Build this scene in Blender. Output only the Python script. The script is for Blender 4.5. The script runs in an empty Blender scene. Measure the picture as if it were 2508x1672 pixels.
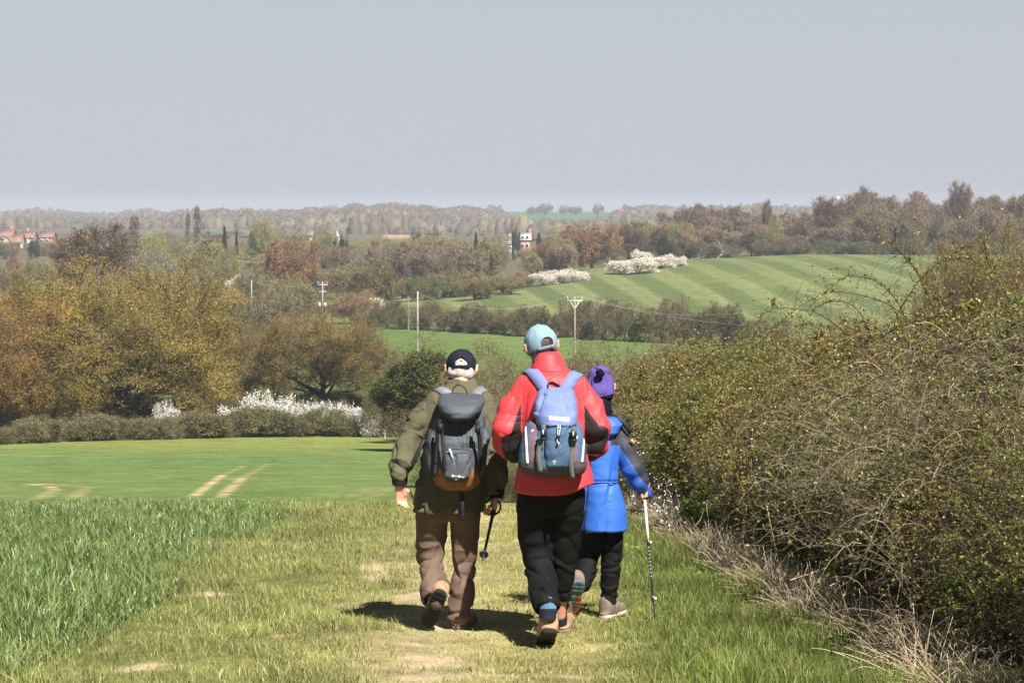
import bpy, math, random
import numpy as np
from mathutils import Vector, Matrix

# ------------------------------------------------------------------ camera, sky, sun
S = bpy.context.scene
COL = S.collection
FPX, CX, HY, CZ = 6000.0, 1254.0, 510.0, 1.65      # focal length (photo pixels), centre column, eye-level row, eye height
cam_d = bpy.data.cameras.new('camera')
cam_d.sensor_width = 36.0
cam_d.lens = FPX / 2508.0 * 36.0
cam_d.shift_y = -(836.0 - HY) / 2508.0
cam_d.clip_start = 0.3
cam_d.clip_end = 20000.0
cam = bpy.data.objects.new('camera', cam_d)
cam.location = (0, 0, CZ)
cam.rotation_euler = (math.radians(90), 0, 0)
COL.objects.link(cam)
S.camera = cam

SUN_EL = math.radians(51.0)
SUN_AZ = math.radians(154.0)                       # clockwise from +Y
sun_dir = Vector((math.sin(SUN_AZ) * math.cos(SUN_EL), math.cos(SUN_AZ) * math.cos(SUN_EL), math.sin(SUN_EL)))
sd = bpy.data.lights.new('sun', 'SUN')
sd.energy = 5.0
sd.angle = math.radians(0.5)
sd.color = (1.0, 0.955, 0.88)
so = bpy.data.objects.new('sun', sd)
so.rotation_euler = (-sun_dir).to_track_quat('-Z', 'Y').to_euler()
so.location = (20, -30, 60)
COL.objects.link(so)

W = bpy.data.worlds.new('World')
S.world = W
W.use_nodes = True
wn = W.node_tree.nodes
wl = W.node_tree.links
for n in list(wn):
    wn.remove(n)
w_out = wn.new('ShaderNodeOutputWorld')
w_bg = wn.new('ShaderNodeBackground')
w_sky = wn.new('ShaderNodeTexSky')
w_sky.sky_type = 'NISHITA'
w_sky.sun_disc = False
w_sky.sun_elevation = SUN_EL
w_sky.sun_rotation = SUN_AZ
w_sky.altitude = 50
w_sky.air_density = 1.0
w_sky.dust_density = 1.0
w_sky.ozone_density = 1.5
w_mix = wn.new('ShaderNodeMix')
w_mix.data_type = 'RGBA'
w_mix.blend_type = 'MIX'
w_mix.inputs[0].default_value = 0.93
w_mix.inputs[7].default_value = (2.15, 2.15, 2.6, 1)      # thin grey-lilac high veil over the whole sky
# the veil is brightest near the horizon and thins to a deeper blue overhead
w_tc = wn.new('ShaderNodeTexCoord'); w_sep = wn.new('ShaderNodeSeparateXYZ'); w_mr = wn.new('ShaderNodeMapRange'); w_vm = wn.new('ShaderNodeMix')
wl.new(w_tc.outputs['Generated'], w_sep.inputs[0]); wl.new(w_sep.outputs['Z'], w_mr.inputs[0])
w_mr.inputs['From Min'].default_value = 0.09; w_mr.inputs['From Max'].default_value = 0.42
w_vm.data_type = 'RGBA'; w_vm.inputs[6].default_value = (2.16, 2.24, 2.50, 1); w_vm.inputs[7].default_value = (.26, .32, .60, 1)
wl.new(w_mr.outputs[0], w_vm.inputs[0]); wl.new(w_vm.outputs[2], w_mix.inputs[7])
wl.new(w_sky.outputs[0], w_mix.inputs[6])
wl.new(w_mix.outputs[2], w_bg.inputs[0])
w_bg.inputs[1].default_value = 0.10
wl.new(w_bg.outputs[0], w_out.inputs[0])

S.view_settings.view_transform = 'Standard'
S.view_settings.look = 'None'
S.view_settings.exposure = 1.2
S.view_settings.gamma = 1.0
S.render.engine = 'CYCLES'
S.cycles.max_bounces = 5
S.cycles.diffuse_bounces = 2
S.cycles.glossy_bounces = 2
S.cycles.transmission_bounces = 2
S.cycles.volume_bounces = 0
S.cycles.use_denoising = True
S.cycles.use_adaptive_sampling = False

rng = np.random.default_rng(7)
random.seed(7)

# ------------------------------------------------------------------ helpers: objects and materials
def link(o, parent=None):
    COL.objects.link(o)
    if parent is not None:
        o.parent = parent
    return o

def tag(o, label=None, cat=None, group=None, kind=None):
    if label: o['label'] = label
    if cat: o['category'] = cat
    if group: o['group'] = group
    if kind: o['kind'] = kind
    return o

def empty(name, loc=(0, 0, 0), label=None, cat=None, group=None):
    o = bpy.data.objects.new(name, None)
    o.empty_display_size = 0.1
    o.location = loc
    link(o)
    return tag(o, label, cat, group)

def mesh_np(name, V, F, mats=None, mi=None, smooth=False):
    """V (n,3); F list of int arrays, each (m,k)."""
    me = bpy.data.meshes.new(name)
    V = np.ascontiguousarray(V, dtype=np.float32)
    F = [np.asarray(f) for g in F for f in (g if isinstance(g, list) else [g]) if len(f)]
    me.vertices.add(len(V))
    me.vertices.foreach_set('co', V.ravel())
    nl = sum(f.size for f in F)
    npoly = sum(len(f) for f in F)
    me.loops.add(nl)
    me.loops.foreach_set('vertex_index', np.concatenate([f.ravel() for f in F]).astype(np.int32))
    me.polygons.add(npoly)
    tot = np.concatenate([np.full(len(f), f.shape[1], np.int32) for f in F])
    st = np.zeros(npoly, np.int32)
    st[1:] = np.cumsum(tot)[:-1]
    me.polygons.foreach_set('loop_start', st)
    if mats:
        for m in mats:
            me.materials.append(m)
    if mi is not None:
        me.polygons.foreach_set('material_index', np.ascontiguousarray(mi, dtype=np.int32))
    if smooth:
        me.polygons.foreach_set('use_smooth', np.ones(npoly, bool))
    me.update(calc_edges=True)
    return me

def obj_np(name, V, F, mats=None, parent=None, mi=None, smooth=False):
    o = bpy.data.objects.new(name, mesh_np(name, V, F, mats, mi, smooth))
    return link(o, parent)

class MB:
    """collects pieces with a material index each"""
    def __init__(s):
        s.V, s.F, s.M, s.n = [], [], [], 0
    def add(s, V, F, m=0):
        if not isinstance(F, list): F = [F]
        for f in F:
            if len(f):
                s.F.append(np.asarray(f) + s.n)
                s.M.append(np.full(len(f), m, np.int32))
        s.V.append(np.asarray(V, dtype=np.float32).reshape(-1, 3))
        s.n += len(s.V[-1])
        return s
    def obj(s, name, mats, parent=None, smooth=False):
        return obj_np(name, np.concatenate(s.V), s.F, mats, parent, np.concatenate(s.M), smooth)

def nd(nt, t, **kw):
    n = nt.nodes.new(t)
    for k, v in kw.items():
        setattr(n, k, v)
    return n

def new_mat(name, rough=0.8, spec=0.25):
    m = bpy.data.materials.new(name)
    m.use_nodes = True
    nt = m.node_tree
    b = nt.nodes['Principled BSDF']
    b.inputs['Roughness'].default_value = rough
    b.inputs['Specular IOR Level'].default_value = spec
    return m, nt, b

def ramp(nt, stops):
    r = nt.nodes.new('ShaderNodeValToRGB')
    e = r.color_ramp.elements
    while len(e) > 1:
        e.remove(e[-1])
    e[0].position = stops[0][0]; e[0].color = (*stops[0][1], 1)
    for p, c in stops[1:]:
        x = e.new(p); x.color = (*c, 1)
    return r

def leaf_mat(name, cols, rough=0.65, trans=0.25, obj_var=0.0, spec=0.2, clump=0.0, clump_scale=1.0):
    """random colour per leaf; a little light through the leaf; tone varies from plant to plant and in clumps"""
    m, nt, b = new_mat(name, rough, spec)
    g = nd(nt, 'ShaderNodeNewGeometry')
    stops = [(i / max(1, len(cols) - 1), c) for i, c in enumerate(cols)]
    r = ramp(nt, stops)
    nt.links.new(g.outputs['Random Per Island'], r.inputs[0])
    out = r.outputs[0]
    if clump:
        tc = nd(nt, 'ShaderNodeTexCoord')
        nz = nd(nt, 'ShaderNodeTexNoise')
        nz.inputs['Scale'].default_value = clump_scale
        nz.inputs['Detail'].default_value = 2
        nt.links.new(tc.outputs['Object'], nz.inputs['Vector'])
        mr = nd(nt, 'ShaderNodeMapRange')
        mr.inputs['From Min'].default_value = 0.35; mr.inputs['From Max'].default_value = 0.65
        mr.inputs['To Min'].default_value = 1 - clump; mr.inputs['To Max'].default_value = 1 + clump
        nt.links.new(nz.outputs[0], mr.inputs[0])
        mx = nd(nt, 'ShaderNodeVectorMath', operation='SCALE')
        nt.links.new(out, mx.inputs[0]); nt.links.new(mr.outputs[0], mx.inputs['Scale'])
        out = mx.outputs[0]
    if obj_var:
        oi = nd(nt, 'ShaderNodeObjectInfo')
        h = nd(nt, 'ShaderNodeHueSaturation')
        m1 = nd(nt, 'ShaderNodeMapRange'); m1.inputs['To Min'].default_value = 0.5 - obj_var * 0.12; m1.inputs['To Max'].default_value = 0.5 + obj_var * 0.12
        m2 = nd(nt, 'ShaderNodeMapRange'); m2.inputs['To Min'].default_value = 1 - obj_var; m2.inputs['To Max'].default_value = 1 + obj_var
        wn_ = nd(nt, 'ShaderNodeTexWhiteNoise', noise_dimensions='1D')
        nt.links.new(oi.outputs['Random'], m1.inputs[0])
        nt.links.new(oi.outputs['Random'], wn_.inputs['W'])
        nt.links.new(wn_.outputs['Value'], m2.inputs[0])
        nt.links.new(m1.outputs[0], h.inputs['Hue']); nt.links.new(m2.outputs[0], h.inputs['Value'])
        nt.links.new(out, h.inputs['Color'])
        out = h.outputs[0]
    nt.links.new(out, b.inputs['Base Color'])
    if trans:
        tr = nd(nt, 'ShaderNodeBsdfTranslucent')
        ms = nd(nt, 'ShaderNodeMixShader'); ms.inputs[0].default_value = trans
        o = nt.nodes['Material Output']
        nt.links.new(out, tr.inputs[0])
        nt.links.new(b.outputs[0], ms.inputs[1]); nt.links.new(tr.outputs[0], ms.inputs[2])
        nt.links.new(ms.outputs[0], o.inputs[0])
    return m

def plain_mat(name, col, rough=0.8, spec=0.25, var=0.15, scale=20.0, bump=0.0, bscale=60.0, metal=0.0, sheen=0.0):
    m, nt, b = new_mat(name, rough, spec)
    tc = nd(nt, 'ShaderNodeTexCoord')
    nz = nd(nt, 'ShaderNodeTexNoise'); nz.inputs['Scale'].default_value = scale; nz.inputs['Detail'].default_value = 4
    nt.links.new(tc.outputs['Object'], nz.inputs['Vector'])
    r = ramp(nt, [(0.3, tuple(c * (1 - var) for c in col)), (0.7, tuple(min(1, c * (1 + var)) for c in col))])
    nt.links.new(nz.outputs[0], r.inputs[0]); nt.links.new(r.outputs[0], b.inputs['Base Color'])
    b.inputs['Metallic'].default_value = metal
    if sheen: b.inputs['Sheen Weight'].default_value = sheen
    if bump:
        n2 = nd(nt, 'ShaderNodeTexNoise'); n2.inputs['Scale'].default_value = bscale; n2.inputs['Detail'].default_value = 3
        bp = nd(nt, 'ShaderNodeBump'); bp.inputs['Strength'].default_value = bump; bp.inputs['Distance'].default_value = 0.01
        nt.links.new(tc.outputs['Object'], n2.inputs['Vector'])
        nt.links.new(n2.outputs[0], bp.inputs['Height']); nt.links.new(bp.outputs[0], b.inputs['Normal'])
    return m

# ------------------------------------------------------------------ helpers: shapes
def norm(a):
    return a / np.maximum(np.linalg.norm(a, axis=-1, keepdims=True), 1e-9)

def frames(T):
    ref = np.where(np.abs(T[..., 2:3]) > 0.9, np.array([1.0, 0, 0]), np.array([0, 0, 1.0]))
    A = norm(np.cross(T, ref)); B = np.cross(T, A)
    return A, B

def tubes(P, R, sides=3):
    """P (N,K,3) paths, R (N,K) radii -> V, F"""
    N, K, _ = P.shape
    T = norm(np.gradient(P, axis=1))
    A, B = frames(T)
    th = np.arange(sides) * 2 * math.pi / sides
    V = (P[:, :, None, :] + R[:, :, None, None] * (A[:, :, None, :] * np.cos(th)[None, None, :, None] + B[:, :, None, :] * np.sin(th)[None, None, :, None]))
    idx = np.arange(N * K * sides).reshape(N, K, sides)
    a = idx[:, :-1, :]; b = np.roll(a, -1, axis=2); d = idx[:, 1:, :]; c = np.roll(d, -1, axis=2)
    F = np.stack([a, b, c, d], -1).reshape(-1, 4)
    cap = idx[:, -1, :].reshape(-1, sides)
    return V.reshape(-1, 3), [F, cap]

def rhombs(C, D, Nn, L, Wd, fold=0.0):
    """leaf-shaped quads: C base points, D direction, Nn rough normal, L length, Wd width"""
    D = norm(D); Sd = norm(np.cross(D, Nn))
    L = np.asarray(L).reshape(-1, 1); Wd = np.asarray(Wd).reshape(-1, 1)
    V = np.stack([C, C + D * L * 0.45 + Sd * Wd / 2, C + D * L, C + D * L * 0.45 - Sd * Wd / 2], 1)
    if fold:
        up = norm(np.cross(Sd, D)); V[:, 1] += up * Wd * fold; V[:, 3] += up * Wd * fold
    return V.reshape(-1, 3), np.arange(len(C) * 4).reshape(-1, 4)

def rand_dirs(n, r=rng):
    return norm(r.normal(size=(n, 3)))

def grow(P, nchild, t0, t1, ang, length, up=0.2, curl=0.15, K=5, env=None, r=rng, jit=0.25, along=0.0):
    """children branches off parent paths P (N,K0,3); returns (N*nchild, K, 3). env: function(points)->allowed scale"""
    N, K0, _ = P.shape
    t = t0 + (t1 - t0) * (np.arange(nchild)[None, :] + r.random((N, nchild))) / nchild
    f = t * (K0 - 1); i = np.minimum(f.astype(int), K0 - 2); w = (f - i)[..., None]
    ni = np.arange(N)[:, None]
    base = P[ni, i] * (1 - w) + P[ni, i + 1] * w
    tan = norm(P[ni, i + 1] - P[ni, i])
    A, B = frames(tan)
    ph = (np.arange(nchild)[None, :] * 2.4 + r.random((N, 1)) * 6.28 + r.normal(0, .5, (N, nchild)))[..., None]
    an = np.radians(ang * (1 + r.normal(0, jit, (N, nchild))))[..., None]
    D = tan * np.cos(an) + (A * np.cos(ph) + B * np.sin(ph)) * np.sin(an)
    D[..., 2] += up
    D = norm(D)
    base = base.reshape(-1, 3); D = D.reshape(-1, 3); t = t.ravel()
    Lm = (length if np.ndim(length) else np.full(len(base), length)) * (1 - along * t) * (1 + r.normal(0, jit, len(base)))
    Lm = np.maximum(Lm, 0.02)
    if env is not None:
        for _ in range(5):
            out = env(base + D * Lm[:, None]) > 1
            Lm = np.where(out, Lm * 0.72, Lm)
    s = np.linspace(0, 1, K)
    C1 = r.normal(0, curl, (len(base), 1, 3)) * Lm[:, None, None]
    path = base[:, None, :] + D[:, None, :] * (s[None, :, None] * Lm[:, None, None]) + C1 * (s[None, :, None] * (1 - s[None, :, None])) * 2
    path += r.normal(0, curl * 0.25, path.shape) * Lm[:, None, None] * s[None, :, None]
    return path

def ell_env(c, R, r=rng, bumps=0.18, n=5):
    c = np.array(c, float); R = np.array(R, float)
    k = r.normal(0, 2.6, (n, 3)); ph = r.random(n) * 6.28
    def f(p):
        q = (p - c) / R
        d = norm(q)
        b = np.sin(d @ k.T + ph).mean(-1) * bumps * 2
        return np.linalg.norm(q, axis=-1) / (1 + b)
    return f

# ------------------------------------------------------------------ terrain
def pinterp(x, xs, ys):
    return np.interp(x, xs, ys)
# rows (photo) at which the ground is seen at each distance, for several columns of the view; drop = (row-HY)/FPX*Y
_Yk = np.array([150, 190, 250, 300, 330, 380, 430, 480, 550, 800, 1100, 1500, 1800, 2300, 3000, 6000.])
_cols = {
    -400: [1070, 956, 850, 796, 770, 738, 712, 692, 662, 600, 575, 560, 552, 542, 532, 530],
    300: [1070, 956, 850, 796, 770, 738, 712, 692, 664, 606, 580, 562, 552, 540, 530, 528],
    900: [1070, 956, 850, 796, 771, 742, 716, 694, 664, 602, 578, 566, 534, 528, 527, 526],
    1100: [1070, 956, 850, 797, 768, 726, 712, 698, 664, 604, 580, 568, 536, 528, 526, 525],
    1250: [1070, 956, 850, 797, 762, 712, 690, 690, 664, 604, 580, 566, 545, 518.5, 521, 524],
    1500: [1070, 956, 850, 800, 768, 698, 655, 652, 645, 604, 580, 562, 545, 519, 521, 524],
    1700: [1070, 956, 850, 806, 772, 692, 645, 633, 634, 600, 575, 560, 545, 530, 524, 524],
    2000: [1070, 956, 850, 812, 780, 692, 642, 622, 625, 590, 565, 550, 538, 526, 522, 522],
    2330: [1070, 956, 850, 812, 784, 694, 644, 624, 625, 590, 560, 540, 525, 518, 518, 522],
    2900: [1070, 956, 850, 812, 784, 694, 644, 624, 625, 590, 560, 540, 525, 518, 518, 522],
}
_ck = np.array(sorted(_cols)); _ct = np.array([_cols[k] for k in _ck], float)
_Yf = np.exp(np.linspace(math.log(150), math.log(6000), 240))
_tab = np.array([np.interp(_Yf, _Yk, (r - HY) / FPX * _Yk) for r in _ct])
_k = np.ones(5) / 5
_tab = np.array([np.convolve(np.pad(r, 2, 'edge'), _k, 'valid') for r in _tab])
_nY = np.array([-60, 0, 24, 27, 31, 36, 45, 60, 100, 150.])
_nD = np.array([1.65 - 60 * .057, 1.65, 3.018, 3.26, 3.75, 4.4, 5.5, 7.15, 10.45, 14.0])
_nYf = np.linspace(-60, 150, 421)
_nDf = np.interp(_nYf, _nY, _nD)
_nDf = np.convolve(np.pad(_nDf, 4, 'edge'), np.ones(9) / 9, 'valid')
_nDf[:6] = np.interp(_nYf[:6], _nY, _nD)
_nDf[-6:] = np.interp(_nYf[-6:], _nY, _nD)

def ground(x, Y):
    x = np.asarray(x, float); Y = np.asarray(Y, float)
    x, Y = np.broadcast_arrays(x, Y)
    near = np.interp(Y, _nYf, _nDf)
    Yc = np.clip(Y, 150, 5999)
    px = CX + FPX * x / Yc
    fi = np.interp(np.log(Yc), np.log(_Yf), np.arange(len(_Yf))); i = np.minimum(fi.astype(int), len(_Yf) - 2); w = fi - i
    pc = np.interp(px, _ck, np.arange(len(_ck))); j = np.minimum(pc.astype(int), len(_ck) - 2); v = pc - j
    v = v * v * (3 - 2 * v)
    far = (_tab[j, i] * (1 - w) + _tab[j, i + 1] * w) * (1 - v) + (_tab[j + 1, i] * (1 - w) + _tab[j + 1, i + 1] * w) * v
    D = np.where(Y <= 150, near, far)
    # small lumps on the bank and the path
    lump = 0.02 * np.sin(x * 2.1 + 1.3) * np.sin(Y * 1.3) + 0.012 * np.sin(x * 4.7 + Y * 2.2)
    return CZ - D + np.where(Y < 40, lump, 0)

def at(px, Y):
    """ground point under photo column px at distance Y"""
    x = (px - CX) / FPX * Y
    return x, Y, float(ground(x, Y))

def fbm2(x, y, seed=0, octs=4, s=1.0):
    r = np.random.default_rng(seed)
    o = np.zeros_like(x, dtype=float); a = 1.0
    for i in range(octs):
        for _ in range(3):
            th = r.random() * 6.28; p = r.random() * 6.28
            o += a / 3 * np.sin((x * math.cos(th) + y * math.sin(th)) * s + p + 1.7 * np.sin((x * math.sin(th) - y * math.cos(th)) * s * .7 + p * 2))
        s *= 2.1; a *= .55
    return o

def wheat_edge(Y):
    return -2.38 + 0.012 * (Y - 15) + 0.10 * np.sin(Y * 0.9) + 0.06 * np.sin(Y * 2.3 + 1)
def hedge_edge(Y):
    return np.interp(Y, [0, 12, 16, 20, 25, 32, 45, 70], [2.3, 2.10, 1.84, 1.56, 1.29, 1.1, 1.2, 1.6])

SOILS = [(-1.02, 18.3, .17, .8), (-.98, 17.4, .12, .35), (-1.12, 16.0, .12, .2), (-.95, 15.2, .10, .15), (-2.05, 16.3, .2, .16), (-.45, 12.9, .25, .25),
         (-.55, 13.6, .14, .15), (-.3, 12.3, .3, .15), (-1.9, 12.6, .2, .12), (.3, 12.4, .2, .12), (-.9, 19.8, .1, .4), (-.75, 21, .16, .4), (-1.3, 14.0, .1, .1), (.15, 20.5, .12, .5)]
def soil_amt(x, Y):
    a = np.zeros_like(x, dtype=float)
    n = fbm2(x, Y, 3, 4, 9.0) * .45
    for sx, sy, rx, ry in SOILS:
        d = np.sqrt(((x - sx) / rx) ** 2 + ((Y - sy) / ry) ** 2)
        a = np.maximum(a, np.clip(1.25 - d + n, 0, 1))
        wear = np.clip((fbm2(x * 1.4, Y * .7, 33, 5, 4.5) - .62) * 2.2, 0, .85) * np.clip(1.3 - np.abs(x + .45) / .75, 0, 1)
    return np.maximum(a, wear)

def yrow(px, row, Y0=310, Y1=500):
    """distance at which the ground shows at this photo row"""
    Ys = np.linspace(Y0, Y1, 300); r = HY + (CZ - ground((px - CX) / FPX * Ys, Ys)) / Ys * FPX
    return float(Ys[np.argmin(np.abs(r - row) + .002 * (Ys - Y0))])

def lerp(a, b, t):
    return a * (1 - t[..., None]) + b * t[..., None]

def ground_cols(x, Y):
    """colour of what grows on the land (linear)"""
    c = lambda *v: np.array(v, float)
    n1 = fbm2(x, Y, 1, 4, 1.2); n2 = fbm2(x, Y, 2, 3, 6.0)
    straw, olive, lush, wheat, soil = c(.30, .26, .11), c(.17, .18, .055), c(.09, .12, .03), c(.05, .07, .03), c(.52, .40, .26)
    sm = lambda a, b, v: np.clip((v - a) / (b - a), 0, 1)
    base = lerp(np.broadcast_to(straw, x.shape + (3,)), olive, np.clip(.35 + .35 * n1 + .2 * n2, 0, 1))
    base = lerp(base, c(.42, .35, .19), np.exp(-((x + .55 + .12 * np.sin(Y * .7)) / .42) ** 2) * np.clip(.6 + .5 * n2, 0, 1))
    base = lerp(base, olive * .9, sm(-1.0, -1.5, x) * .8)
    base = lerp(base, lush, sm(.35, .95, x + .15 * n1))
    base = lerp(base, soil, soil_amt(x, Y))
    base = lerp(base, wheat, (x < wheat_edge(Y)).astype(float))
    # lower field of young wheat beyond the crest
    field = lerp(np.broadcast_to(c(.105, .155, .050), x.shape + (3,)), c(.145, .18, .05), np.clip(.45 * fbm2(x, Y * .4, 5, 3, .09) + .12, 0, 1) * .75)
    margin = lerp(np.broadcast_to(c(.15, .19, .045), x.shape + (3,)), c(.175, .19, .055), np.clip(.5 + .5 * fbm2(x, Y, 6, 3, .5), 0, 1))
    mY = 121 + 2.5 * np.sin(x * .12) + 0.22 * (x + 20)
    field = lerp(field, margin, sm(-16, 8, Y - mY + 5 * fbm2(x, Y, 44, 3, .12)) ** 1.5)
    px = CX + FPX * x / np.maximum(Y, 1)
    # tractor wheelings: soil shows through
    def track(p0, p1, wd, strg=1.0):
        d = np.array(p1, float) - p0; L = np.linalg.norm(d); d /= L
        s = (x - p0[0]) * d[0] + (Y - p0[1]) * d[1]
        e = np.abs((x - p0[0]) * -d[1] + (Y - p0[1]) * d[0])
        br = np.clip(.75 + .8 * fbm2(x, Y, 8, 3, 2.3), 0, 1)
        return (np.clip(1.5 - e / wd, 0, 1) * (s > 0) * (s < L)) * br * strg
    def pt(pxx, py):
        # where the view ray through the photo point meets the lower field
        Ys = np.linspace(48, 149, 400); rr = HY + FPX * np.interp(Ys, _nYf, _nDf) / Ys
        Yh = float(np.interp(-py, -rr, Ys)); return ((pxx - CX) / FPX * Yh, Yh)
    tr = np.zeros_like(x, dtype=float)
    for a_, b_, w_, s_ in [((470, 1217), (545, 1163), .14, 1), ((540, 1217), (598, 1166), .16, 1), ((545, 1163), (598, 1140), .15, .35), ((598, 1166), (660, 1135), .15, .35),
                           ((-60, 1183), (60, 1184), .16, .8), ((60, 1184), (120, 1190), .16, .8), ((120, 1190), (138, 1199), .18, .9), ((90, 1184), (160, 1187), .25, .6), ((160, 1187), (215, 1192), .2, .4), ((138, 1199), (90, 1222), .2, .4), ((215, 1192), (175, 1222), .2, .4),
                           ((380, 1163), (520, 1164), .25, .5), ((520, 1164), (600, 1178), .2, .3), ((860, 1215), (920, 1190), .2, .25), ((890, 1222), (960, 1192), .2, .25)]:
        tr = np.maximum(tr, track(pt(*a_), pt(*b_), w_, s_))
    field = lerp(field, c(.42, .32, .17), tr)
    w1 = sm(26, 34, Y)
    base = lerp(base, field, w1)
    meadow = lerp(np.broadcast_to(c(.085, .13, .036), x.shape + (3,)), c(.13, .16, .05), np.clip(.4 + .5 * fbm2(x, Y * .35, 9, 4, .12), 0, 1))
    base = lerp(base, meadow, sm(150, 153, Y))
    # drilled hill field in stripes
    sY = x + 0.055 * (Y - 400) - .0006 * (Y - 400) ** 2 * .3 + 0.4 * np.sin(Y * .05)
    ph = np.mod(sY / 8.8 + .12, 1.0)
    st = np.clip((np.abs(ph - .5) - .25 + .03 * np.sin(sY * .31)) * 9 + .5, 0, 1) * np.clip(.85 + .3 * fbm2(x * .2, Y * .1, 15, 2, .3), .5, 1)
    hill = lerp(np.broadcast_to(c(.082, .106, .036), x.shape + (3,)), c(.132, .152, .06), st)
    lines = ((np.abs(np.mod(sY / 8.8 + .12, .5) - .13) < .016) | (np.abs(np.mod(sY / 8.8 + .12, .5) - .2) < .016)).astype(float)
    hill = lerp(hill, c(.2, .21, .075), lines * .5 * st)
    hill = lerp(hill, c(.17, .18, .055), np.clip(fbm2(x, Y, 12, 4, .05) * .4, 0, .45))
    hedge_Y = np.interp(px, [900, 1300, 1800, 2600], [303, 285, 258, 250])
    onhill = (Y > hedge_Y).astype(float) * (px > 905) * sm(512, 500, Y)
    base = lerp(base, hill, onhill)
    head = np.clip(1 - (Y - hedge_Y) / 12, 0, 1) * (Y > hedge_Y) * (px > 1300)
    base = lerp(base, c(.20, .18, .08), head * .75 * onhill)
    far = lerp(np.broadcast_to(c(.09, .09, .045), x.shape + (3,)), c(.11, .085, .055), np.clip(.5 + .6 * fbm2(x, Y, 13, 3, .01), 0, 1))
    f2 = sm(500, 520, Y)
    base = lerp(base, far, np.maximum(f2, sm(330, 350, Y) * sm(915, 895, px)))
    g = ((Y > 1850) & (px > 1230) & (px < 1560)).astype(float)
    base = lerp(base, c(.07, .13, .05), g)
    g = ((Y > 1000) & (Y < 1200) & (px > 940) & (px < 1075)).astype(float)
    base = lerp(base, c(.33, .2, .13), g)
    g = ((Y > 640) & (Y < 1000) & (px > 940) & (px < 1075)).astype(float)
    base = lerp(base, c(.08, .14, .05), g)
    g = ((Y > 1250) & (Y < 1700) & (px > 470) & (px < 640)).astype(float)
    base = lerp(base, c(.07, .14, .055), g)
    g = ((Y > 360) & (Y < 520) & (px > 495) & (px < 545)).astype(float)
    base = lerp(base, c(.07, .15, .035), g)
    return base

def build_ground():
    u = np.concatenate([np.linspace(-.75, -.25, 40)[:-1], np.linspace(-.25, .25, 521), np.linspace(.25, .75, 40)[1:]])
    Ys = np.concatenate([np.linspace(-24, 8, 17)[:-1], np.linspace(8, 30, 260)[:-1], np.linspace(30, 155, 340)[:-1],
                         np.linspace(155, 520, 240)[:-1], np.exp(np.linspace(math.log(520), math.log(5900), 110))])
    U, YY = np.meshgrid(u, Ys)
    X = U * (YY + 26)
    Z = ground(X, YY)
    nY, nU = X.shape
    idx = np.arange(nY * nU).reshape(nY, nU)
    F = np.stack([idx[:-1, :-1], idx[:-1, 1:], idx[1:, 1:], idx[1:, :-1]], -1).reshape(-1, 4)
    V = np.stack([X, YY, Z], -1).reshape(-1, 3)
    m, nt, b = new_mat('farmland', 0.95, 0.05)
    at_ = nd(nt, 'ShaderNodeAttribute', attribute_name='land')
    tc = nd(nt, 'ShaderNodeNewGeometry')
    n1 = nd(nt, 'ShaderNodeTexNoise'); n1.inputs['Scale'].default_value = 3.0; n1.inputs['Detail'].default_value = 8; n1.inputs['Roughness'].default_value = .75
    n2 = nd(nt, 'ShaderNodeTexNoise'); n2.inputs['Scale'].default_value = .45; n2.inputs['Detail'].default_value = 6; n2.inputs['Roughness'].default_value = .7
    nt.links.new(tc.outputs['Position'], n1.inputs['Vector']); nt.links.new(tc.outputs['Position'], n2.inputs['Vector'])
    mr = nd(nt, 'ShaderNodeMapRange'); mr.inputs['From Min'].default_value = .3; mr.inputs['From Max'].default_value = .7
    mr.inputs['To Min'].default_value = .55; mr.inputs['To Max'].default_value = 1.45
    nt.links.new(n1.outputs[0], mr.inputs[0])
    m2 = nd(nt, 'ShaderNodeMapRange'); m2.inputs['From Min'].default_value = .3; m2.inputs['From Max'].default_value = .7; m2.inputs['To Min'].default_value = .72; m2.inputs['To Max'].default_value = 1.28
    nt.links.new(n2.outputs[0], m2.inputs[0])
    mm = nd(nt, 'ShaderNodeMath', operation='MULTIPLY'); nt.links.new(mr.outputs[0], mm.inputs[0]); nt.links.new(m2.outputs[0], mm.inputs[1])
    sc = nd(nt, 'ShaderNodeVectorMath', operation='SCALE')
    nt.links.new(at_.outputs['Color'], sc.inputs[0]); nt.links.new(mm.outputs[0], sc.inputs['Scale'])
    nt.links.new(sc.outputs[0], b.inputs['Base Color'])
    bp = nd(nt, 'ShaderNodeBump'); bp.inputs['Strength'].default_value = .8; bp.inputs['Distance'].default_value = .12
    nt.links.new(n1.outputs[0], bp.inputs['Height']); nt.links.new(bp.outputs[0], b.inputs['Normal'])
    me = mesh_np('ground', V, [F], [m], smooth=True)
    ca = me.color_attributes.new('land', 'FLOAT_COLOR', 'POINT')
    c = np.ones((len(V), 4), np.float32); c[:, :3] = ground_cols(X, YY).reshape(-1, 3)
    ca.data.foreach_set('color', c.ravel())
    o = bpy.data.objects.new('ground', me); link(o)
    tag(o, 'grass track, green fields and striped hill field falling into the valley', kind='structure')
build_ground()

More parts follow.
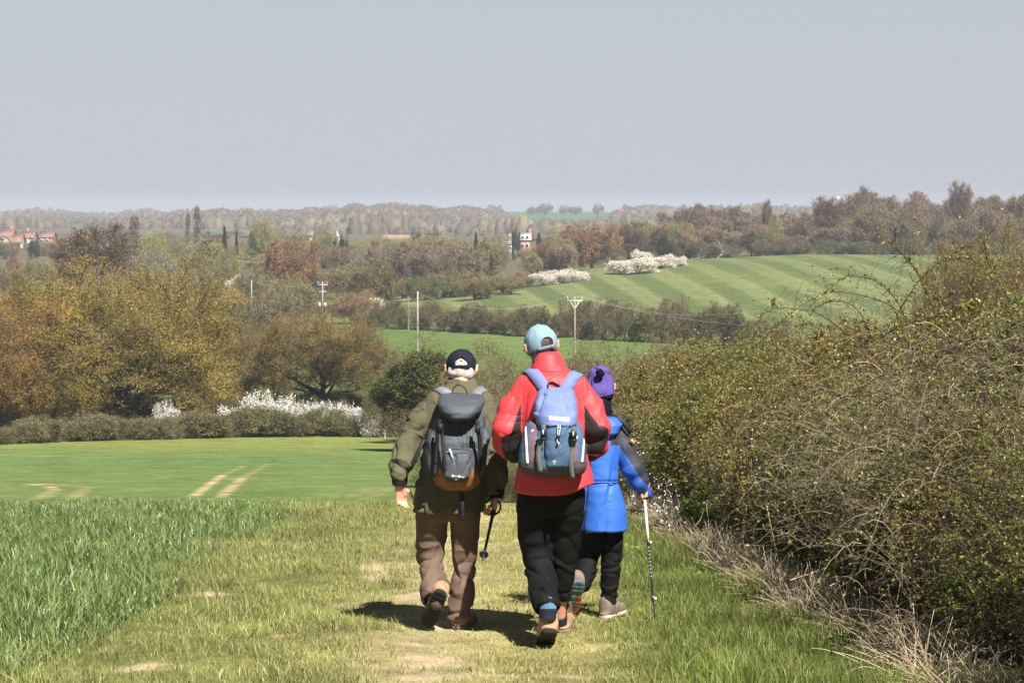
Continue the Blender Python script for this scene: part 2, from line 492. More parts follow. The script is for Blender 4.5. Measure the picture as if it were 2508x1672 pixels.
# ------------------------------------------------------------------ haze in the valley air
def build_haze():
    z0, z1 = -18.5, 16.0
    x0, x1, y0, y1 = -4700., 4700., -40., 6100.
    V = np.array([[x, y, z] for x in (x0, x1) for y in (y0, y1) for z in (z0, z1)])
    F = np.array([[0, 1, 3, 2], [4, 6, 7, 5], [0, 4, 5, 1], [2, 3, 7, 6], [0, 2, 6, 4], [1, 5, 7, 3]])
    m = bpy.data.materials.new('haze_air'); m.use_nodes = True
    nt = m.node_tree; nt.nodes.remove(nt.nodes['Principled BSDF'])
    pv = nd(nt, 'ShaderNodeVolumePrincipled')
    pv.inputs['Color'].default_value = (0.66, 0.72, 0.84, 1)
    pv.inputs['Density'].default_value = HAZE
    pv.inputs['Anisotropy'].default_value = 0.0
    nt.links.new(pv.outputs[0], nt.nodes['Material Output'].inputs['Volume'])
    o = obj_np('haze', V, [F], [m])
    tag(o, 'pale blue haze over the far valley and hills', 'haze', kind='stuff')
HAZE = 0.00025

# ------------------------------------------------------------------ vegetation materials
M = {}
M['bark'] = plain_mat('bark', (.075, .062, .045), .95, .05, .35, 3.0)
M['bark_pale'] = plain_mat('pale_bark', (.20, .175, .13), .95, .05, .3, 3.0)
M['bark_dark'] = plain_mat('dark_bark', (.035, .028, .022), .95, .05, .3, 3.0)
M['twig'] = leaf_mat('twigs', [(.10, .075, .05), (.05, .04, .03), (.15, .12, .08)], trans=0)
M['twig_pale'] = leaf_mat('pale_twigs', [(.20, .165, .10), (.11, .09, .055), (.15, .125, .075)], trans=0)
M['willow'] = leaf_mat('willow_catkins', [(.37, .27, .045), (.28, .21, .038), (.44, .33, .06), (.20, .16, .035), (.33, .25, .045)], clump=.35, clump_scale=.45)
M['oak_orange'] = leaf_mat('orange_buds', [(.36, .20, .05), (.24, .14, .04), (.42, .25, .065), (.30, .20, .05)], clump=.35, clump_scale=.5)
M['oak_olive'] = leaf_mat('olive_buds', [(.27, .185, .05), (.19, .14, .04), (.32, .22, .06), (.21, .17, .05)], clump=.35, clump_scale=.5)
M['w_brown'] = leaf_mat('brown_buds', [(.34, .235, .105), (.25, .18, .085), (.39, .28, .125), (.25, .195, .09)], obj_var=.22, trans=.15, clump=.3, clump_scale=.25)
M['w_rust'] = leaf_mat('rust_buds', [(.32, .165, .07), (.22, .125, .055), (.38, .22, .09), (.20, .135, .065)], obj_var=.12, trans=.15, clump=.3, clump_scale=.25)
M['w_purple'] = leaf_mat('purple_twigs', [(.37, .25, .165), (.27, .19, .13), (.42, .30, .19), (.31, .24, .155)], obj_var=.15, trans=.1, clump=.3, clump_scale=.25)
M['w_olive'] = leaf_mat('olive_young_leaves', [(.25, .215, .075), (.17, .155, .055), (.31, .265, .09), (.20, .17, .065)], obj_var=.2, trans=.2, clump=.3, clump_scale=.25)
M['w_yellow'] = leaf_mat('yellow_green_leaves', [(.32, .31, .09), (.24, .235, .08), (.38, .35, .10), (.20, .20, .07)], obj_var=.15, trans=.3, clump=.25, clump_scale=.25)
M['w_grey'] = leaf_mat('grey_twigs', [(.28, .24, .18), (.20, .165, .12), (.33, .29, .22), (.16, .135, .10)], obj_var=.15, trans=0, clump=.25, clump_scale=.3)
M['w_dark'] = leaf_mat('dark_needles', [(.022, .034, .018), (.014, .022, .013), (.04, .055, .025)], obj_var=.2, trans=.05, clump=.3, clump_scale=.5)
M['w_far'] = leaf_mat('far_wood_crowns', [(.115, .088, .055), (.08, .066, .042), (.145, .11, .065), (.095, .085, .045)], trans=0, clump=.3, clump_scale=.02)
M['hedge_dark'] = leaf_mat('hedge_twigs', [(.18, .155, .07), (.09, .08, .038), (.25, .21, .095), (.06, .06, .028)], obj_var=.2, trans=.15, clump=.35, clump_scale=.8)
M['hedge_green'] = leaf_mat('hedge_young_leaves', [(.17, .18, .055), (.07, .085, .03), (.26, .245, .085), (.15, .13, .055), (.04, .05, .02)], obj_var=.2, trans=.25, clump=.4, clump_scale=.8)
M['blossom'] = leaf_mat('white_blossom', [(.84, .82, .78), (.80, .77, .70), (.88, .86, .84), (.70, .66, .56)], trans=.3)
M['blossom_cream'] = leaf_mat('cream_blossom', [(.86, .80, .70), (.74, .68, .56), (.88, .84, .76), (.55, .48, .36)], trans=.3)
M['holly'] = leaf_mat('holly_leaves', [(.04, .055, .018), (.02, .03, .012), (.08, .085, .02), (.11, .10, .02)], trans=.05, spec=.15, rough=.65, clump=.35, clump_scale=.9)
M['haw'] = leaf_mat('hawthorn_leaves', [(.19, .22, .035), (.10, .13, .024), (.30, .30, .06), (.20, .20, .04), (.06, .08, .018), (.42, .40, .16)], trans=.35, spec=.35, rough=.45, obj_var=.08, clump=.3, clump_scale=2.2)
M['haw_yellow'] = leaf_mat('yellowing_hawthorn_leaves', [(.24, .21, .045), (.13, .12, .028), (.36, .31, .08), (.24, .17, .05), (.07, .07, .018), (.46, .41, .18)], trans=.35, spec=.35, rough=.45, obj_var=.08, clump=.3, clump_scale=2.2)
M['bramble_leaf'] = leaf_mat('bramble_leaves', [(.10, .17, .02), (.06, .10, .015), (.18, .25, .03), (.24, .28, .06)], trans=.35, spec=.3, rough=.5, clump=.2, clump_scale=2)
M['stem_red'] = leaf_mat('bramble_canes', [(.085, .045, .028), (.05, .035, .022), (.12, .07, .04)], trans=0, spec=.3)
M['dead_stem'] = leaf_mat('dead_stems', [(.26, .19, .14), (.13, .095, .07), (.40, .31, .235), (.09, .065, .045), (.19, .14, .10)], trans=0, spec=.15, clump=.25, clump_scale=1.5)
M['dark_stem'] = leaf_mat('dark_inner_twigs', [(.055, .042, .028), (.035, .027, .018), (.09, .068, .045)], trans=0)
M['straw'] = leaf_mat('dry_straw', [(.60, .48, .33), (.45, .34, .22), (.70, .58, .42), (.34, .25, .16)], trans=.2, spec=.2)
M['grass_mix'] = leaf_mat('track_grass', [(.27, .28, .06), (.40, .36, .13), (.17, .20, .04), (.54, .48, .26), (.24, .27, .06), (.34, .33, .10)], trans=.35, spec=.25, rough=.5, clump=.25, clump_scale=1.5)
M['grass_olive'] = leaf_mat('rough_grass', [(.18, .22, .05), (.27, .28, .08), (.11, .15, .035), (.42, .39, .19), (.18, .23, .05)], trans=.35, spec=.3, rough=.45, clump=.3, clump_scale=1.5)
M['grass_lush'] = leaf_mat('bank_grass', [(.14, .19, .03), (.20, .24, .045), (.09, .13, .02), (.32, .31, .12), (.15, .19, .035)], trans=.4, spec=.3, rough=.45, clump=.25, clump_scale=1.5)
M['wheat'] = leaf_mat('wheat_leaves', [(.15, .225, .06), (.185, .25, .07), (.085, .135, .035), (.27, .32, .12), (.135, .20, .055)], trans=.35, spec=.45, rough=.38, clump=.15, clump_scale=1.2)

# ------------------------------------------------------------------ tree prototypes
def build_tree(name, h, w, kind='dome', leaf='w_brown', twig='twig', bark='bark', nleaf=6000, ls=.2, trunk_h=.25, seed=1, nb=(12, 8, 6), tr=.03, twigs=4000, twl=.5, twr=.012, asp=.6, dens=1.0, base_skirt=False, parent_loc=(0, 0, 0), extra=None):
    """trunk with limbs, crown of branches, twigs and many small leaves. Real size h x w."""
    r = np.random.default_rng(seed)
    R = w / 2
    if kind == 'poplar':
        env = ell_env((0, 0, h * .52), (R, R, h * .50), r, .12); trunk_top = h * .92; a1, L1, up1 = 18, h * .25, .5
    elif kind == 'cone':
        def env(p):
            q = np.clip((h * 1.02 - p[..., 2]) / (h * .95), 0.02, 1)
            return np.hypot(p[..., 0], p[..., 1]) / (R * q ** .8) + (p[..., 2] > h) * 2
        trunk_top = h * .96; a1, L1, up1 = 85, R, .0
    elif kind == 'tall':
        env = ell_env((0, 0, h * .60), (R, R, h * .41), r, .34); trunk_top = h * .7; a1, L1, up1 = 48, h * .38, .35
    elif kind == 'bush':
        env = ell_env((0, 0, h * .40), (R, R, h * .60), r, .34); trunk_top = h * .25; a1, L1, up1 = 66, max(h, R) * 1.15, .1
    else:
        env = ell_env((0, 0, h * .50), (R, R, h * .52), r, .22); trunk_top = h * .38; a1, L1, up1 = 62, max(h * .75, R * 1.25), .12
    K = 8
    tz = np.linspace(0, trunk_top, K)
    T = np.stack([np.cumsum(r.normal(0, .012 * h, K)) * .6, np.cumsum(r.normal(0, .012 * h, K)) * .6, tz], -1)[None]
    T -= T[:, :1] * [1, 1, 0]
    if kind == 'bush':
        T = T * 1.0
    b1 = grow(T, nb[0], trunk_h if kind != 'bush' else 0.0, 1.0, a1, L1, up1, .18, 7, env, r, along=(.75 if kind == 'cone' else 0))
    b2 = grow(b1, nb[1], .2, 1.0, 45, L1 * .5, .12 if kind != 'cone' else -.1, .2, 5, env, r)
    b3 = grow(b2, nb[2], .15, 1.0, 45, L1 * .25, .1, .2, 4, env, r)
    fill = None
    r0 = tr * h
    tp = np.linspace(r0, r0 * .45, K)[None]; tp[0, 0] *= 1.35
    mb = MB()
    V, F = tubes(T, tp, 7); mb.add(V, F)
    root_r = r0 * .50
    V, F = tubes(b1, np.linspace(root_r, root_r * .3, 7)[None] * (1 + 0 * b1[:, :, 0]), 5); mb.add(V, F)
    root = empty(name, parent_loc)
    mb.obj('trunk', [M[bark]], root, smooth=True)
    mc = MB()
    V, F = tubes(b2, np.linspace(root_r * .35, root_r * .1, 5)[None] * (1 + 0 * b2[:, :, 0]), 3); mc.add(V, F, 0)
    V, F = tubes(b3, np.linspace(root_r * .14, root_r * .04, 4)[None] * (1 + 0 * b3[:, :, 0]), 3); mc.add(V, F, 0)
    # twig slivers on the outer branches
    def pts_on(P, n, a=.3):
        i = r.integers(0, len(P), n); t = (a + (1 - a) * r.random(n)) * (P.shape[1] - 1)
        j = np.minimum(t.astype(int), P.shape[1] - 2); w_ = (t - j)[:, None]
        return P[i, j] * (1 - w_) + P[i, j + 1] * w_, norm(P[i, j + 1] - P[i, j])
    if twigs:
        B, D = pts_on(b3, twigs, .1)
        D2 = norm(D + r.normal(0, .55, D.shape) + [0, 0, .25])
        L = twl * (.5 + r.random(twigs))
        o_ = env(B + D2 * L[:, None]) > 1.12
        L = np.where(o_, L * .5, L)
        sdv = norm(np.cross(D2, rand_dirs(twigs, r))) * twr * (.6 + r.random((twigs, 1)))
        mid = B + D2 * L[:, None] * .55 + r.normal(0, .05, B.shape) * L[:, None]
        V = np.stack([B - sdv, B + sdv, mid + sdv * .6, mid - sdv * .6, B + D2 * L[:, None]], 1).reshape(-1, 3)
        k = np.arange(twigs)[:, None] * 5
        mc.add(V, [k + [0, 1, 2, 3], k + [3, 2, 4]], 0)
    else:
        B, D2, L = None, None, None
    # leaves / buds: on twigs and sprayed round the tips
    if ls > .15 and leaf not in ('w_dark', 'blossom_cream', 'w_grey'): ls *= .74; nleaf = int(nleaf * 1.6)
    if nleaf:
        C, D = pts_on(b3, nleaf, .0)
        off = rand_dirs(nleaf, r) * (np.abs(r.normal(0, 1, (nleaf, 1))) * twl * .62 * dens)
        C = C + off
        if base_skirt:
            pass
        C = C[env(C) < 1.15]
        n = len(C)
        Dl = norm(rand_dirs(n, r) + [0, 0, .3])
        if leaf == 'w_grey':
            Dl = norm(r.normal(size=(n, 3)) * .5 + [0, 0, .8])
        s = ls * (.6 + .8 * r.random(n))
        V, F = rhombs(C, Dl, rand_dirs(n, r), s, s * asp)
        ctr = C; 
        mc.add(V, F, 1)
        if extra:
            k = r.random(n) < extra[1]
            V, F = rhombs(C[k] + r.normal(0, ls * .5, (k.sum(), 3)), rand_dirs(k.sum(), r), rand_dirs(k.sum(), r), s[k] * extra[2], s[k] * extra[2])
            mc.add(V, F, 2)
    mats = [M[twig], M[leaf]] + ([M[extra[0]]] if extra else [])
    mc.obj('crown', mats, root)
    VV = np.concatenate(mc.V[2:]) if len(mc.V) > 2 else np.concatenate(mc.V)
    root['_h'] = float(np.percentile(VV[:, 2], 99.6)); root['_w'] = float(np.percentile(VV[:, 0], 98.5) - np.percentile(VV[:, 0], 1.5))
    return root

_used = set()
def copy_tree(src):
    c = src.copy(); COL.objects.link(c)
    for ch in src.children:
        d = ch.copy(); COL.objects.link(d); d.parent = c
    return c

def place(src, px, Y, top, wpx=None, label=None, cat='tree', group=None, base=None, rot=None, sink=.0):
    """stand a plant on the ground under photo column px at distance Y so that it reaches row top and is wpx wide"""
    x, y, z = at(px, Y)
    if base is not None: z = CZ - (base - HY) / FPX * Y
    ht = CZ - (top - HY) / FPX * Y - z
    o = src if src.name not in _used else copy_tree(src)
    _used.add(src.name)
    h0, w0 = src['_h'], src['_w']
    sz = max(ht, .3) / h0
    sw = (wpx / FPX * Y) / w0 if wpx else sz
    o.location = (x, y, z - sink)
    o.rotation_euler = (0, 0, rot if rot is not None else random.random() * 6.28)
    o.scale = (sw, sw, sz)
    for k in ('label', 'category', 'group'):
        if k in o.keys(): del o[k]
    return tag(o, label, cat, group)

# ------------------------------------------------------------------ trees of the left valley hedge
big_willow = build_tree('willow_tree', 10.6, 14.5, 'dome', 'willow', 'twig', 'bark_dark', nleaf=330000, ls=.066, trunk_h=.08, seed=11, nb=(18, 12, 9), tr=.035, twigs=26000, twl=.6, twr=.009, asp=.6)
place(big_willow, 300, 158, 654, 610, 'huge olive gold willow above the blossom hedge on the left', 'tree', rot=.4, base=1060)
orange_oak = build_tree('oak_tree', 9.0, 8.5, 'dome', 'oak_orange', 'twig', 'bark', nleaf=150000, ls=.068, trunk_h=.1, seed=12, nb=(15, 10, 9), tr=.03, twigs=12000, twl=.5, twr=.009)
place(orange_oak, -10, 152, 728, 300, 'orange budded tree cut by the picture edge beside the huge willow', 'tree', base=1040)
olive_oak = build_tree('oak_tree', 8.0, 10.0, 'dome', 'oak_olive', 'twig', 'bark_dark', nleaf=190000, ls=.062, trunk_h=.12, seed=14, nb=(15, 11, 9), tr=.03, twigs=20000, twl=.5, twr=.009)
place(olive_oak, 790, 168, 760, 350, 'brown olive oak with spreading limbs behind the white blossom', 'tree', base=1000)
place(olive_oak, 590, 175, 795, 200, 'lower oak filling the gap between the huge willow and the spreading oak', 'tree', base=1000, rot=2.2)
bare_tree = build_tree('bare_tree', 7.0, 9.0, 'dome', 'w_grey', 'twig_pale', 'bark_pale', nleaf=5000, ls=.2, trunk_h=.15, seed=15, nb=(12, 9, 8), tr=.022, twigs=16000, twl=.7, twr=.014, asp=.2)
place(bare_tree, 640, 215, 698, 150, 'pale bare tree behind the huge willow beside a wooden pole', 'tree', rot=1)
rust_oak = build_tree('oak_tree', 11.0, 12.0, 'dome', 'w_rust', 'twig', 'bark_dark', nleaf=13000, ls=.30, trunk_h=.15, seed=16, nb=(12, 8, 7), tr=.03, twigs=6000, twl=.8, twr=.02)
brown_oak = build_tree('oak_tree', 11.0, 11.0, 'dome', 'w_brown', 'twig', 'bark_dark', nleaf=12000, ls=.30, trunk_h=.15, seed=17, nb=(11, 8, 7), tr=.03, twigs=6000, twl=.8, twr=.02)
bare_oak = build_tree('bare_oak', 11.0, 12.0, 'tall', 'w_rust', 'twig', 'bark_dark', nleaf=5200, ls=.24, trunk_h=.3, seed=18, nb=(12, 8, 8), tr=.03, twigs=9000, twl=.9, twr=.022)
purple_tree = build_tree('birch_tree', 12.0, 7.5, 'tall', 'w_purple', 'twig', 'bark', nleaf=8500, ls=.32, trunk_h=.1, seed=19, nb=(14, 7, 7), tr=.018, twigs=6000, twl=.9, twr=.022, asp=.35)
purple_tree2 = build_tree('birch_tree', 12.0, 9.0, 'tall', 'w_purple', 'twig', 'bark_pale', nleaf=8000, ls=.30, trunk_h=.05, seed=29, nb=(16, 7, 6), tr=.016, twigs=6000, twl=1.0, twr=.022, asp=.35)
brown_tree = build_tree('ash_tree', 12.0, 8.0, 'tall', 'w_brown', 'twig', 'bark', nleaf=7500, ls=.30, trunk_h=.1, seed=20, nb=(14, 7, 7), tr=.02, twigs=6000, twl=.9, twr=.022, asp=.4)
olive_tree = build_tree('broadleaf_tree', 9.0, 9.0, 'dome', 'w_olive', 'twig', 'bark_dark', nleaf=12000, ls=.30, trunk_h=.05, seed=21, nb=(12, 8, 7), tr=.02, twigs=3500, twl=.7, twr=.018)
yellow_tree = build_tree('willow_tree', 9.0, 9.0, 'dome', 'w_yellow', 'twig_pale', 'bark', nleaf=9000, ls=.34, trunk_h=.05, seed=22, nb=(12, 8, 7), tr=.02, twigs=2500, twl=.8, twr=.018, asp=.4)
grey_tree = build_tree('bare_tree', 9.0, 9.5, 'dome', 'w_grey', 'twig_pale', 'bark_pale', nleaf=5200, ls=.5, trunk_h=.05, seed=23, nb=(13, 8, 7), tr=.02, twigs=6000, twl=1.0, twr=.02, asp=.12)
poplar = build_tree('poplar_tree', 16.0, 3.0, 'poplar', 'w_grey', 'twig', 'bark', nleaf=4200, ls=.55, trunk_h=.05, seed=24, nb=(26, 5, 5), tr=.012, twigs=3500, twl=.9, twr=.02, asp=.14)
conifer = build_tree('conifer_tree', 10.0, 4.5, 'cone', 'w_dark', 'twig', 'bark_dark', nleaf=6500, ls=.40, trunk_h=.08, seed=25, nb=(42, 5, 4), tr=.02, twigs=0, twl=.5, asp=.45)
yew = build_tree('evergreen_tree', 8.0, 8.0, 'dome', 'w_dark', 'twig', 'bark_dark', nleaf=11000, ls=.34, trunk_h=.05, seed=26, nb=(12, 8, 7), tr=.02, twigs=0, twl=.7)
scrub = build_tree('hawthorn_bush', 4.5, 6.5, 'bush', 'hedge_dark', 'twig', 'bark_dark', nleaf=15000, ls=.16, seed=27, nb=(16, 8, 6), tr=.02, twigs=6000, twl=.45, twr=.012)
scrub2 = build_tree('hawthorn_bush', 4.5, 6.0, 'bush', 'hedge_green', 'twig', 'bark_dark', nleaf=15000, ls=.16, seed=28, nb=(15, 8, 6), tr=.02, twigs=5000, twl=.45, twr=.012)
blackthorn = build_tree('blackthorn_bush', 4.0, 6.0, 'bush', 'blossom_cream', 'twig', 'bark_dark', nleaf=14000, ls=.20, seed=30, nb=(16, 8, 6), tr=.02, twigs=2500, twl=.42, twr=.01)

# skyline and valley trees seen one by one:  (prototype, px, Y, top row, width px, label, category)
named = [
 (bare_oak, 250, 335, 550, 150, 'big bare rust brown oak standing above the willow', 'tree'),
 (bare_oak, 178, 350, 585, 95, 'smaller bare brown tree against the big rusty oak on its left', 'tree'),
 (poplar, 330, 520, 527, 26, 'pale bare poplar right of the big rust brown oak', 'poplar'),
 (poplar, 461, 560, 521, 14, 'shorter of the two close poplars beyond the valley', 'poplar'),
 (poplar, 483, 560, 506, 18, 'tallest thin poplar beyond the valley', 'poplar'),
 (conifer, 550, 450, 557, 19, 'narrow dark conifer right of the poplars', 'conifer'),
 (conifer, 579, 470, 566, 12, 'tiny dark conifer right of the narrow one', 'conifer'),
 (yew, 508, 480, 582, 36, 'low dark evergreen under the tallest poplar', 'evergreen tree'),
 (purple_tree, 425, 500, 569, 42, 'purple brown tree left of the poplars', 'tree'),
 (yellow_tree, 380, 470, 566, 75, 'soft yellow green tree left of the poplars', 'tree'),
 (yellow_tree, 478, 420, 590, 110, 'broad olive yellow willow below the poplars', 'tree'),
 (yellow_tree, 560, 410, 606, 46, 'small bright yellow tree below the narrow conifer', 'tree'),
 (yellow_tree, 645, 560, 533, 66, 'tall round pale green tree on the valley skyline', 'tree'),
 (yellow_tree, 795, 520, 560, 60, 'yellow green willow beside the dark conifer above the rusty oak', 'tree'),
 (yew, 833, 500, 578, 36, 'dark evergreen beside a white gable', 'evergreen tree'),
 (rust_oak, 714, 370, 585, 116, 'round rusty brown oak in mid valley', 'tree'),
 (grey_tree, 372, 400, 604, 108, 'wide grey bare thicket below the purple brown tree', 'tree'),
 (olive_tree, 728, 300, 678, 95, 'olive green tree below the rusty brown oak', 'tree'),
 (olive_tree, 905, 345, 642, 120, 'broad olive brown tree left of the birch wood', 'tree'),
 (yew, 1028, 640, 569, 40, 'dark evergreen with a pointed top right of the brown field', 'evergreen tree'),
 (yew, 1064, 640, 566, 38, 'low wide dark evergreen touching the pointed one', 'evergreen tree'),
 (conifer, 1166, 520, 570, 14, 'small dark conifer left of the white gabled house', 'conifer'),
 (yew, 1264, 640, 560, 20, 'dark tree just behind the white gabled house', 'evergreen tree'),
 (conifer, 1320, 560, 572, 18, 'dark conifer right of the white gabled house', 'conifer'),
 (brown_oak, 1196, 445, 578, 82, 'tall rusty oak in front of the white gabled house', 'tree'),
 (rust_oak, 1450, 470, 551, 130, 'big rust coloured oak behind the blossoming bushes', 'tree'),
 (yellow_tree, 1382, 480, 570, 50, 'yellow green tree left of the big rust coloured oak', 'tree'),
 (yellow_tree, 1583, 560, 542, 52, 'bright yellow tree behind the hill field hedge', 'tree'),
 (brown_oak, 1278, 425, 662, 48, 'small dark brown oak at the low end of the hill field', 'tree'),
 (conifer, 1626, 530, 565, 34, 'dark conifer among the brown trees above the hill field', 'conifer'),
 (yellow_tree, 1898, 520, 534, 38, 'small bright green tree on the wood edge', 'tree'),
 (bare_oak, 2030, 515, 483, 72, 'bare fan shaped oak above the striped hill', 'tree'),
 (bare_oak, 2352, 525, 446, 50, 'tallest bare tree on the right of the wood', 'tree'),
 (bare_oak, 2113, 540, 458, 36, 'thin bare treetop rising behind the wood', 'tree'),
 (bare_oak, 1880, 545, 490, 24, 'thin bare tree poking over the wood beside the green one', 'tree'),
 (brown_oak, 1464, 2100, 499, 25, 'single round tree alone on the far green ridge', 'tree'),
 (brown_oak, 1333, 2120, 497, 36, 'largest round tree of the clump on the far green ridge', 'tree'),
 (brown_oak, 1305, 2120, 506, 34, 'low tree at the left end of the clump on the far ridge', 'tree'),
 (brown_oak, 1382, 2120, 502, 28, 'left tree of the pair between the clump and the lone tree', 'tree'),
 (brown_oak, 1408, 2120, 505, 30, 'right tree of the pair between the clump and the lone tree', 'tree'),
 (olive_tree, 80, 430, 630, 42, 'small round green tree below the red roofed houses', 'tree'),
 (rust_oak, 33, 430, 625, 34, 'small orange tree at the edge below the red roofed houses', 'tree'),
 (yew, 84, 640, 585, 24, 'dark round bush beside the cream house', 'evergreen tree'),
]
for p, px, Y, top, wd, lab, cat in named:
    place(p, px, Y, top, wd, lab, cat)

# the woods and hedgerow trees, each tree an object
R2 = random.Random(5)
ORD = ['first', 'second', 'third', 'fourth', 'fifth', 'sixth', 'seventh', 'eighth', 'ninth', 'tenth', 'eleventh', 'twelfth', 'thirteenth', 'fourteenth', 'fifteenth', 'sixteenth', 'seventeenth', 'eighteenth', 'nineteenth',
       'twentieth'] + ['twenty-' + q for q in ('first', 'second', 'third', 'fourth', 'fifth', 'sixth', 'seventh', 'eighth', 'ninth')] + ['thirtieth'] + ['thirty-' + q for q in ('first', 'second', 'third', 'fourth', 'fifth', 'sixth', 'seventh', 'eighth', 'ninth')]
def wood(protos, px0, px1, Yr, toprow, wpx, n, lab, group, jit=10, cat='tree', base=None):
    wpx *= 1.12
    for i in range(n):
        f = (i + R2.random()) / n
        px = px0 + (px1 - px0) * f
        t = np.interp(px, [a for a, _ in toprow], [b for _, b in toprow]) + R2.uniform(-jit, jit)
        p = R2.choice(protos)
        place(p, px, R2.uniform(*Yr), t, wpx * R2.uniform(.75, 1.25), lab + ', ' + ORD[i] + ' from the left', cat, group, base=base, rot=R2.random() * 6.28)
RT = [(1640, 520), (1720, 508), (1790, 506), (1840, 530), (1960, 532), (2010, 520), (2080, 480), (2140, 472), (2200, 486), (2260, 474), (2310, 492), (2400, 480), (2540, 478)]
wood([purple_tree, purple_tree2, brown_tree, purple_tree], 1640, 2560, (530, 570), RT, 62, 30, 'tall bare reddish tree in the wood along the striped hill', 'trees of the wood behind the striped hill', 9)
wood([purple_tree, brown_tree, purple_tree2, brown_oak, olive_tree], 1630, 2560, (508, 528), [(a, b + 42) for a, b in RT], 58, 26, 'shorter brown tree in the front row of the wood', 'front row trees behind the striped hill', 16)
wood([scrub, scrub2], 1640, 2560, (500, 508), [(1640, 590), (2560, 590)], 60, 20, 'low dark bush along the foot of the wood', 'bushes along the foot of the wood', 8, 'bush')
wood([brown_tree, brown_oak, yellow_tree, rust_oak, brown_tree], 1480, 1680, (500, 540), [(1480, 556), (1680, 545)], 60, 9, 'brown and yellow budding tree above the blossoming bushes', 'budding trees above the blossoming bushes', 10)
wood([rust_oak, brown_oak, purple_tree], 1290, 1400, (455, 500), [(1290, 610), (1400, 580)], 62, 6, 'rust brown tree between the house and the big rust coloured oak', 'rust brown trees right of the house')
wood([purple_tree, purple_tree2, purple_tree], 935, 1165, (400, 450), [(935, 620), (1000, 600), (1165, 612)], 62, 13, 'pinkish brown birch in the valley wood', 'pinkish birches in the valley wood', 10)
wood([purple_tree, brown_tree, grey_tree], 740, 960, (430, 470), [(740, 620), (960, 612)], 60, 9, 'grey brown tree behind the olive brown one', 'grey brown trees of mid valley', 14)
wood([olive_tree, brown_oak, scrub2], 940, 1300, (350, 400), [(940, 690), (1090, 668), (1300, 672)], 70, 12, 'low brown green tree along the low side of the hill field', 'low trees beside the hill field', 12)
wood([scrub, scrub2, scrub], 1080, 1300, (388, 405), [(1080, 705), (1300, 680)], 46, 7, 'dark bush under the birches at the field edge', 'dark bushes at the field edge', 6, 'bush')
wood([brown_oak, olive_tree, scrub2, grey_tree], 540, 900, (290, 350), [(540, 690), (640, 665), (700, 690), (900, 720)], 75, 12, 'green brown tree on the valley floor behind the poles', 'green brown trees on the valley floor', 14)
wood([yellow_tree, yellow_tree, brown_oak, olive_tree, yellow_tree], 560, 1240, (560, 640), [(560, 590), (700, 575), (830, 590), (960, 584), (1100, 580), (1240, 590)], 64, 20, 'pale olive tree in the hazy mid valley', 'pale trees of the hazy mid valley', 10)
wood([grey_tree, brown_oak, purple_tree, olive_tree], 130, 560, (520, 640), [(130, 608), (260, 600), (400, 592), (560, 600)], 60, 14, 'greyish tree between the houses and the poplars', 'greyish trees of the left valley', 10)
wood([grey_tree, olive_tree, brown_oak], -60, 260, (390, 470), [(-60, 650), (100, 640), (260, 620)], 75, 10, 'brown grey tree below the red roofed houses', 'brown grey trees below the houses', 14)
wood([grey_tree, brown_oak, olive_tree], -60, 300, (250, 330), [(-60, 720), (100, 690), (300, 660)], 85, 8, 'dull brown tree showing over the left end of the willow', 'dull brown trees behind the willow', 14)
wood([grey_tree, brown_oak, yellow_tree], 360, 620, (360, 420), [(330, 650), (480, 648), (620, 655)], 70, 5, 'green brown tree just over the willow crown', 'green brown trees over the willow', 10)
wood([grey_tree, purple_tree, brown_oak, yellow_tree], 1240, 1640, (700, 900), [(1240, 580), (1400, 560), (1640, 548)], 62, 10, 'hazy brown tree below the far green ridge', 'hazy trees below the far ridge', 8)
wood([olive_tree, grey_tree, brown_oak], -60, 620, (900, 1200), [(-60, 582), (200, 575), (620, 570)], 44, 22, 'hazy olive tree beyond the poplars', 'hazy trees beyond the poplars', 8)
wood([grey_tree, brown_oak], 1320, 1500, (1250, 1400), [(1320, 537), (1500, 537)], 52, 6, 'pale brown tree on the slope of the far green ridge', 'pale trees on the far slope', 4)

wood([grey_tree, brown_oak, olive_tree, yellow_tree, purple_tree], -60, 560, (640, 900), [(-60, 600), (200, 592), (560, 588)], 66, 16, 'hazy brown tree behind the left valley trees', 'hazy trees behind the left valley', 8)
wood([brown_oak, olive_tree, grey_tree, rust_oak], 300, 760, (420, 520), [(300, 628), (500, 622), (760, 625)], 78, 14, 'brown tree in the middle of the left valley', 'brown trees in the middle of the left valley', 12)
wood([olive_tree, brown_oak, scrub2, olive_tree], 420, 900, (380, 440), [(420, 660), (650, 650), (900, 655)], 85, 12, 'low olive tree closing the valley floor', 'low olive trees on the valley floor', 12)
wood([grey_tree, purple_tree, brown_oak], 620, 1000, (640, 760), [(620, 592), (1000, 588)], 70, 10, 'soft grey tree below the central ridge', 'soft grey trees below the central ridge', 8)
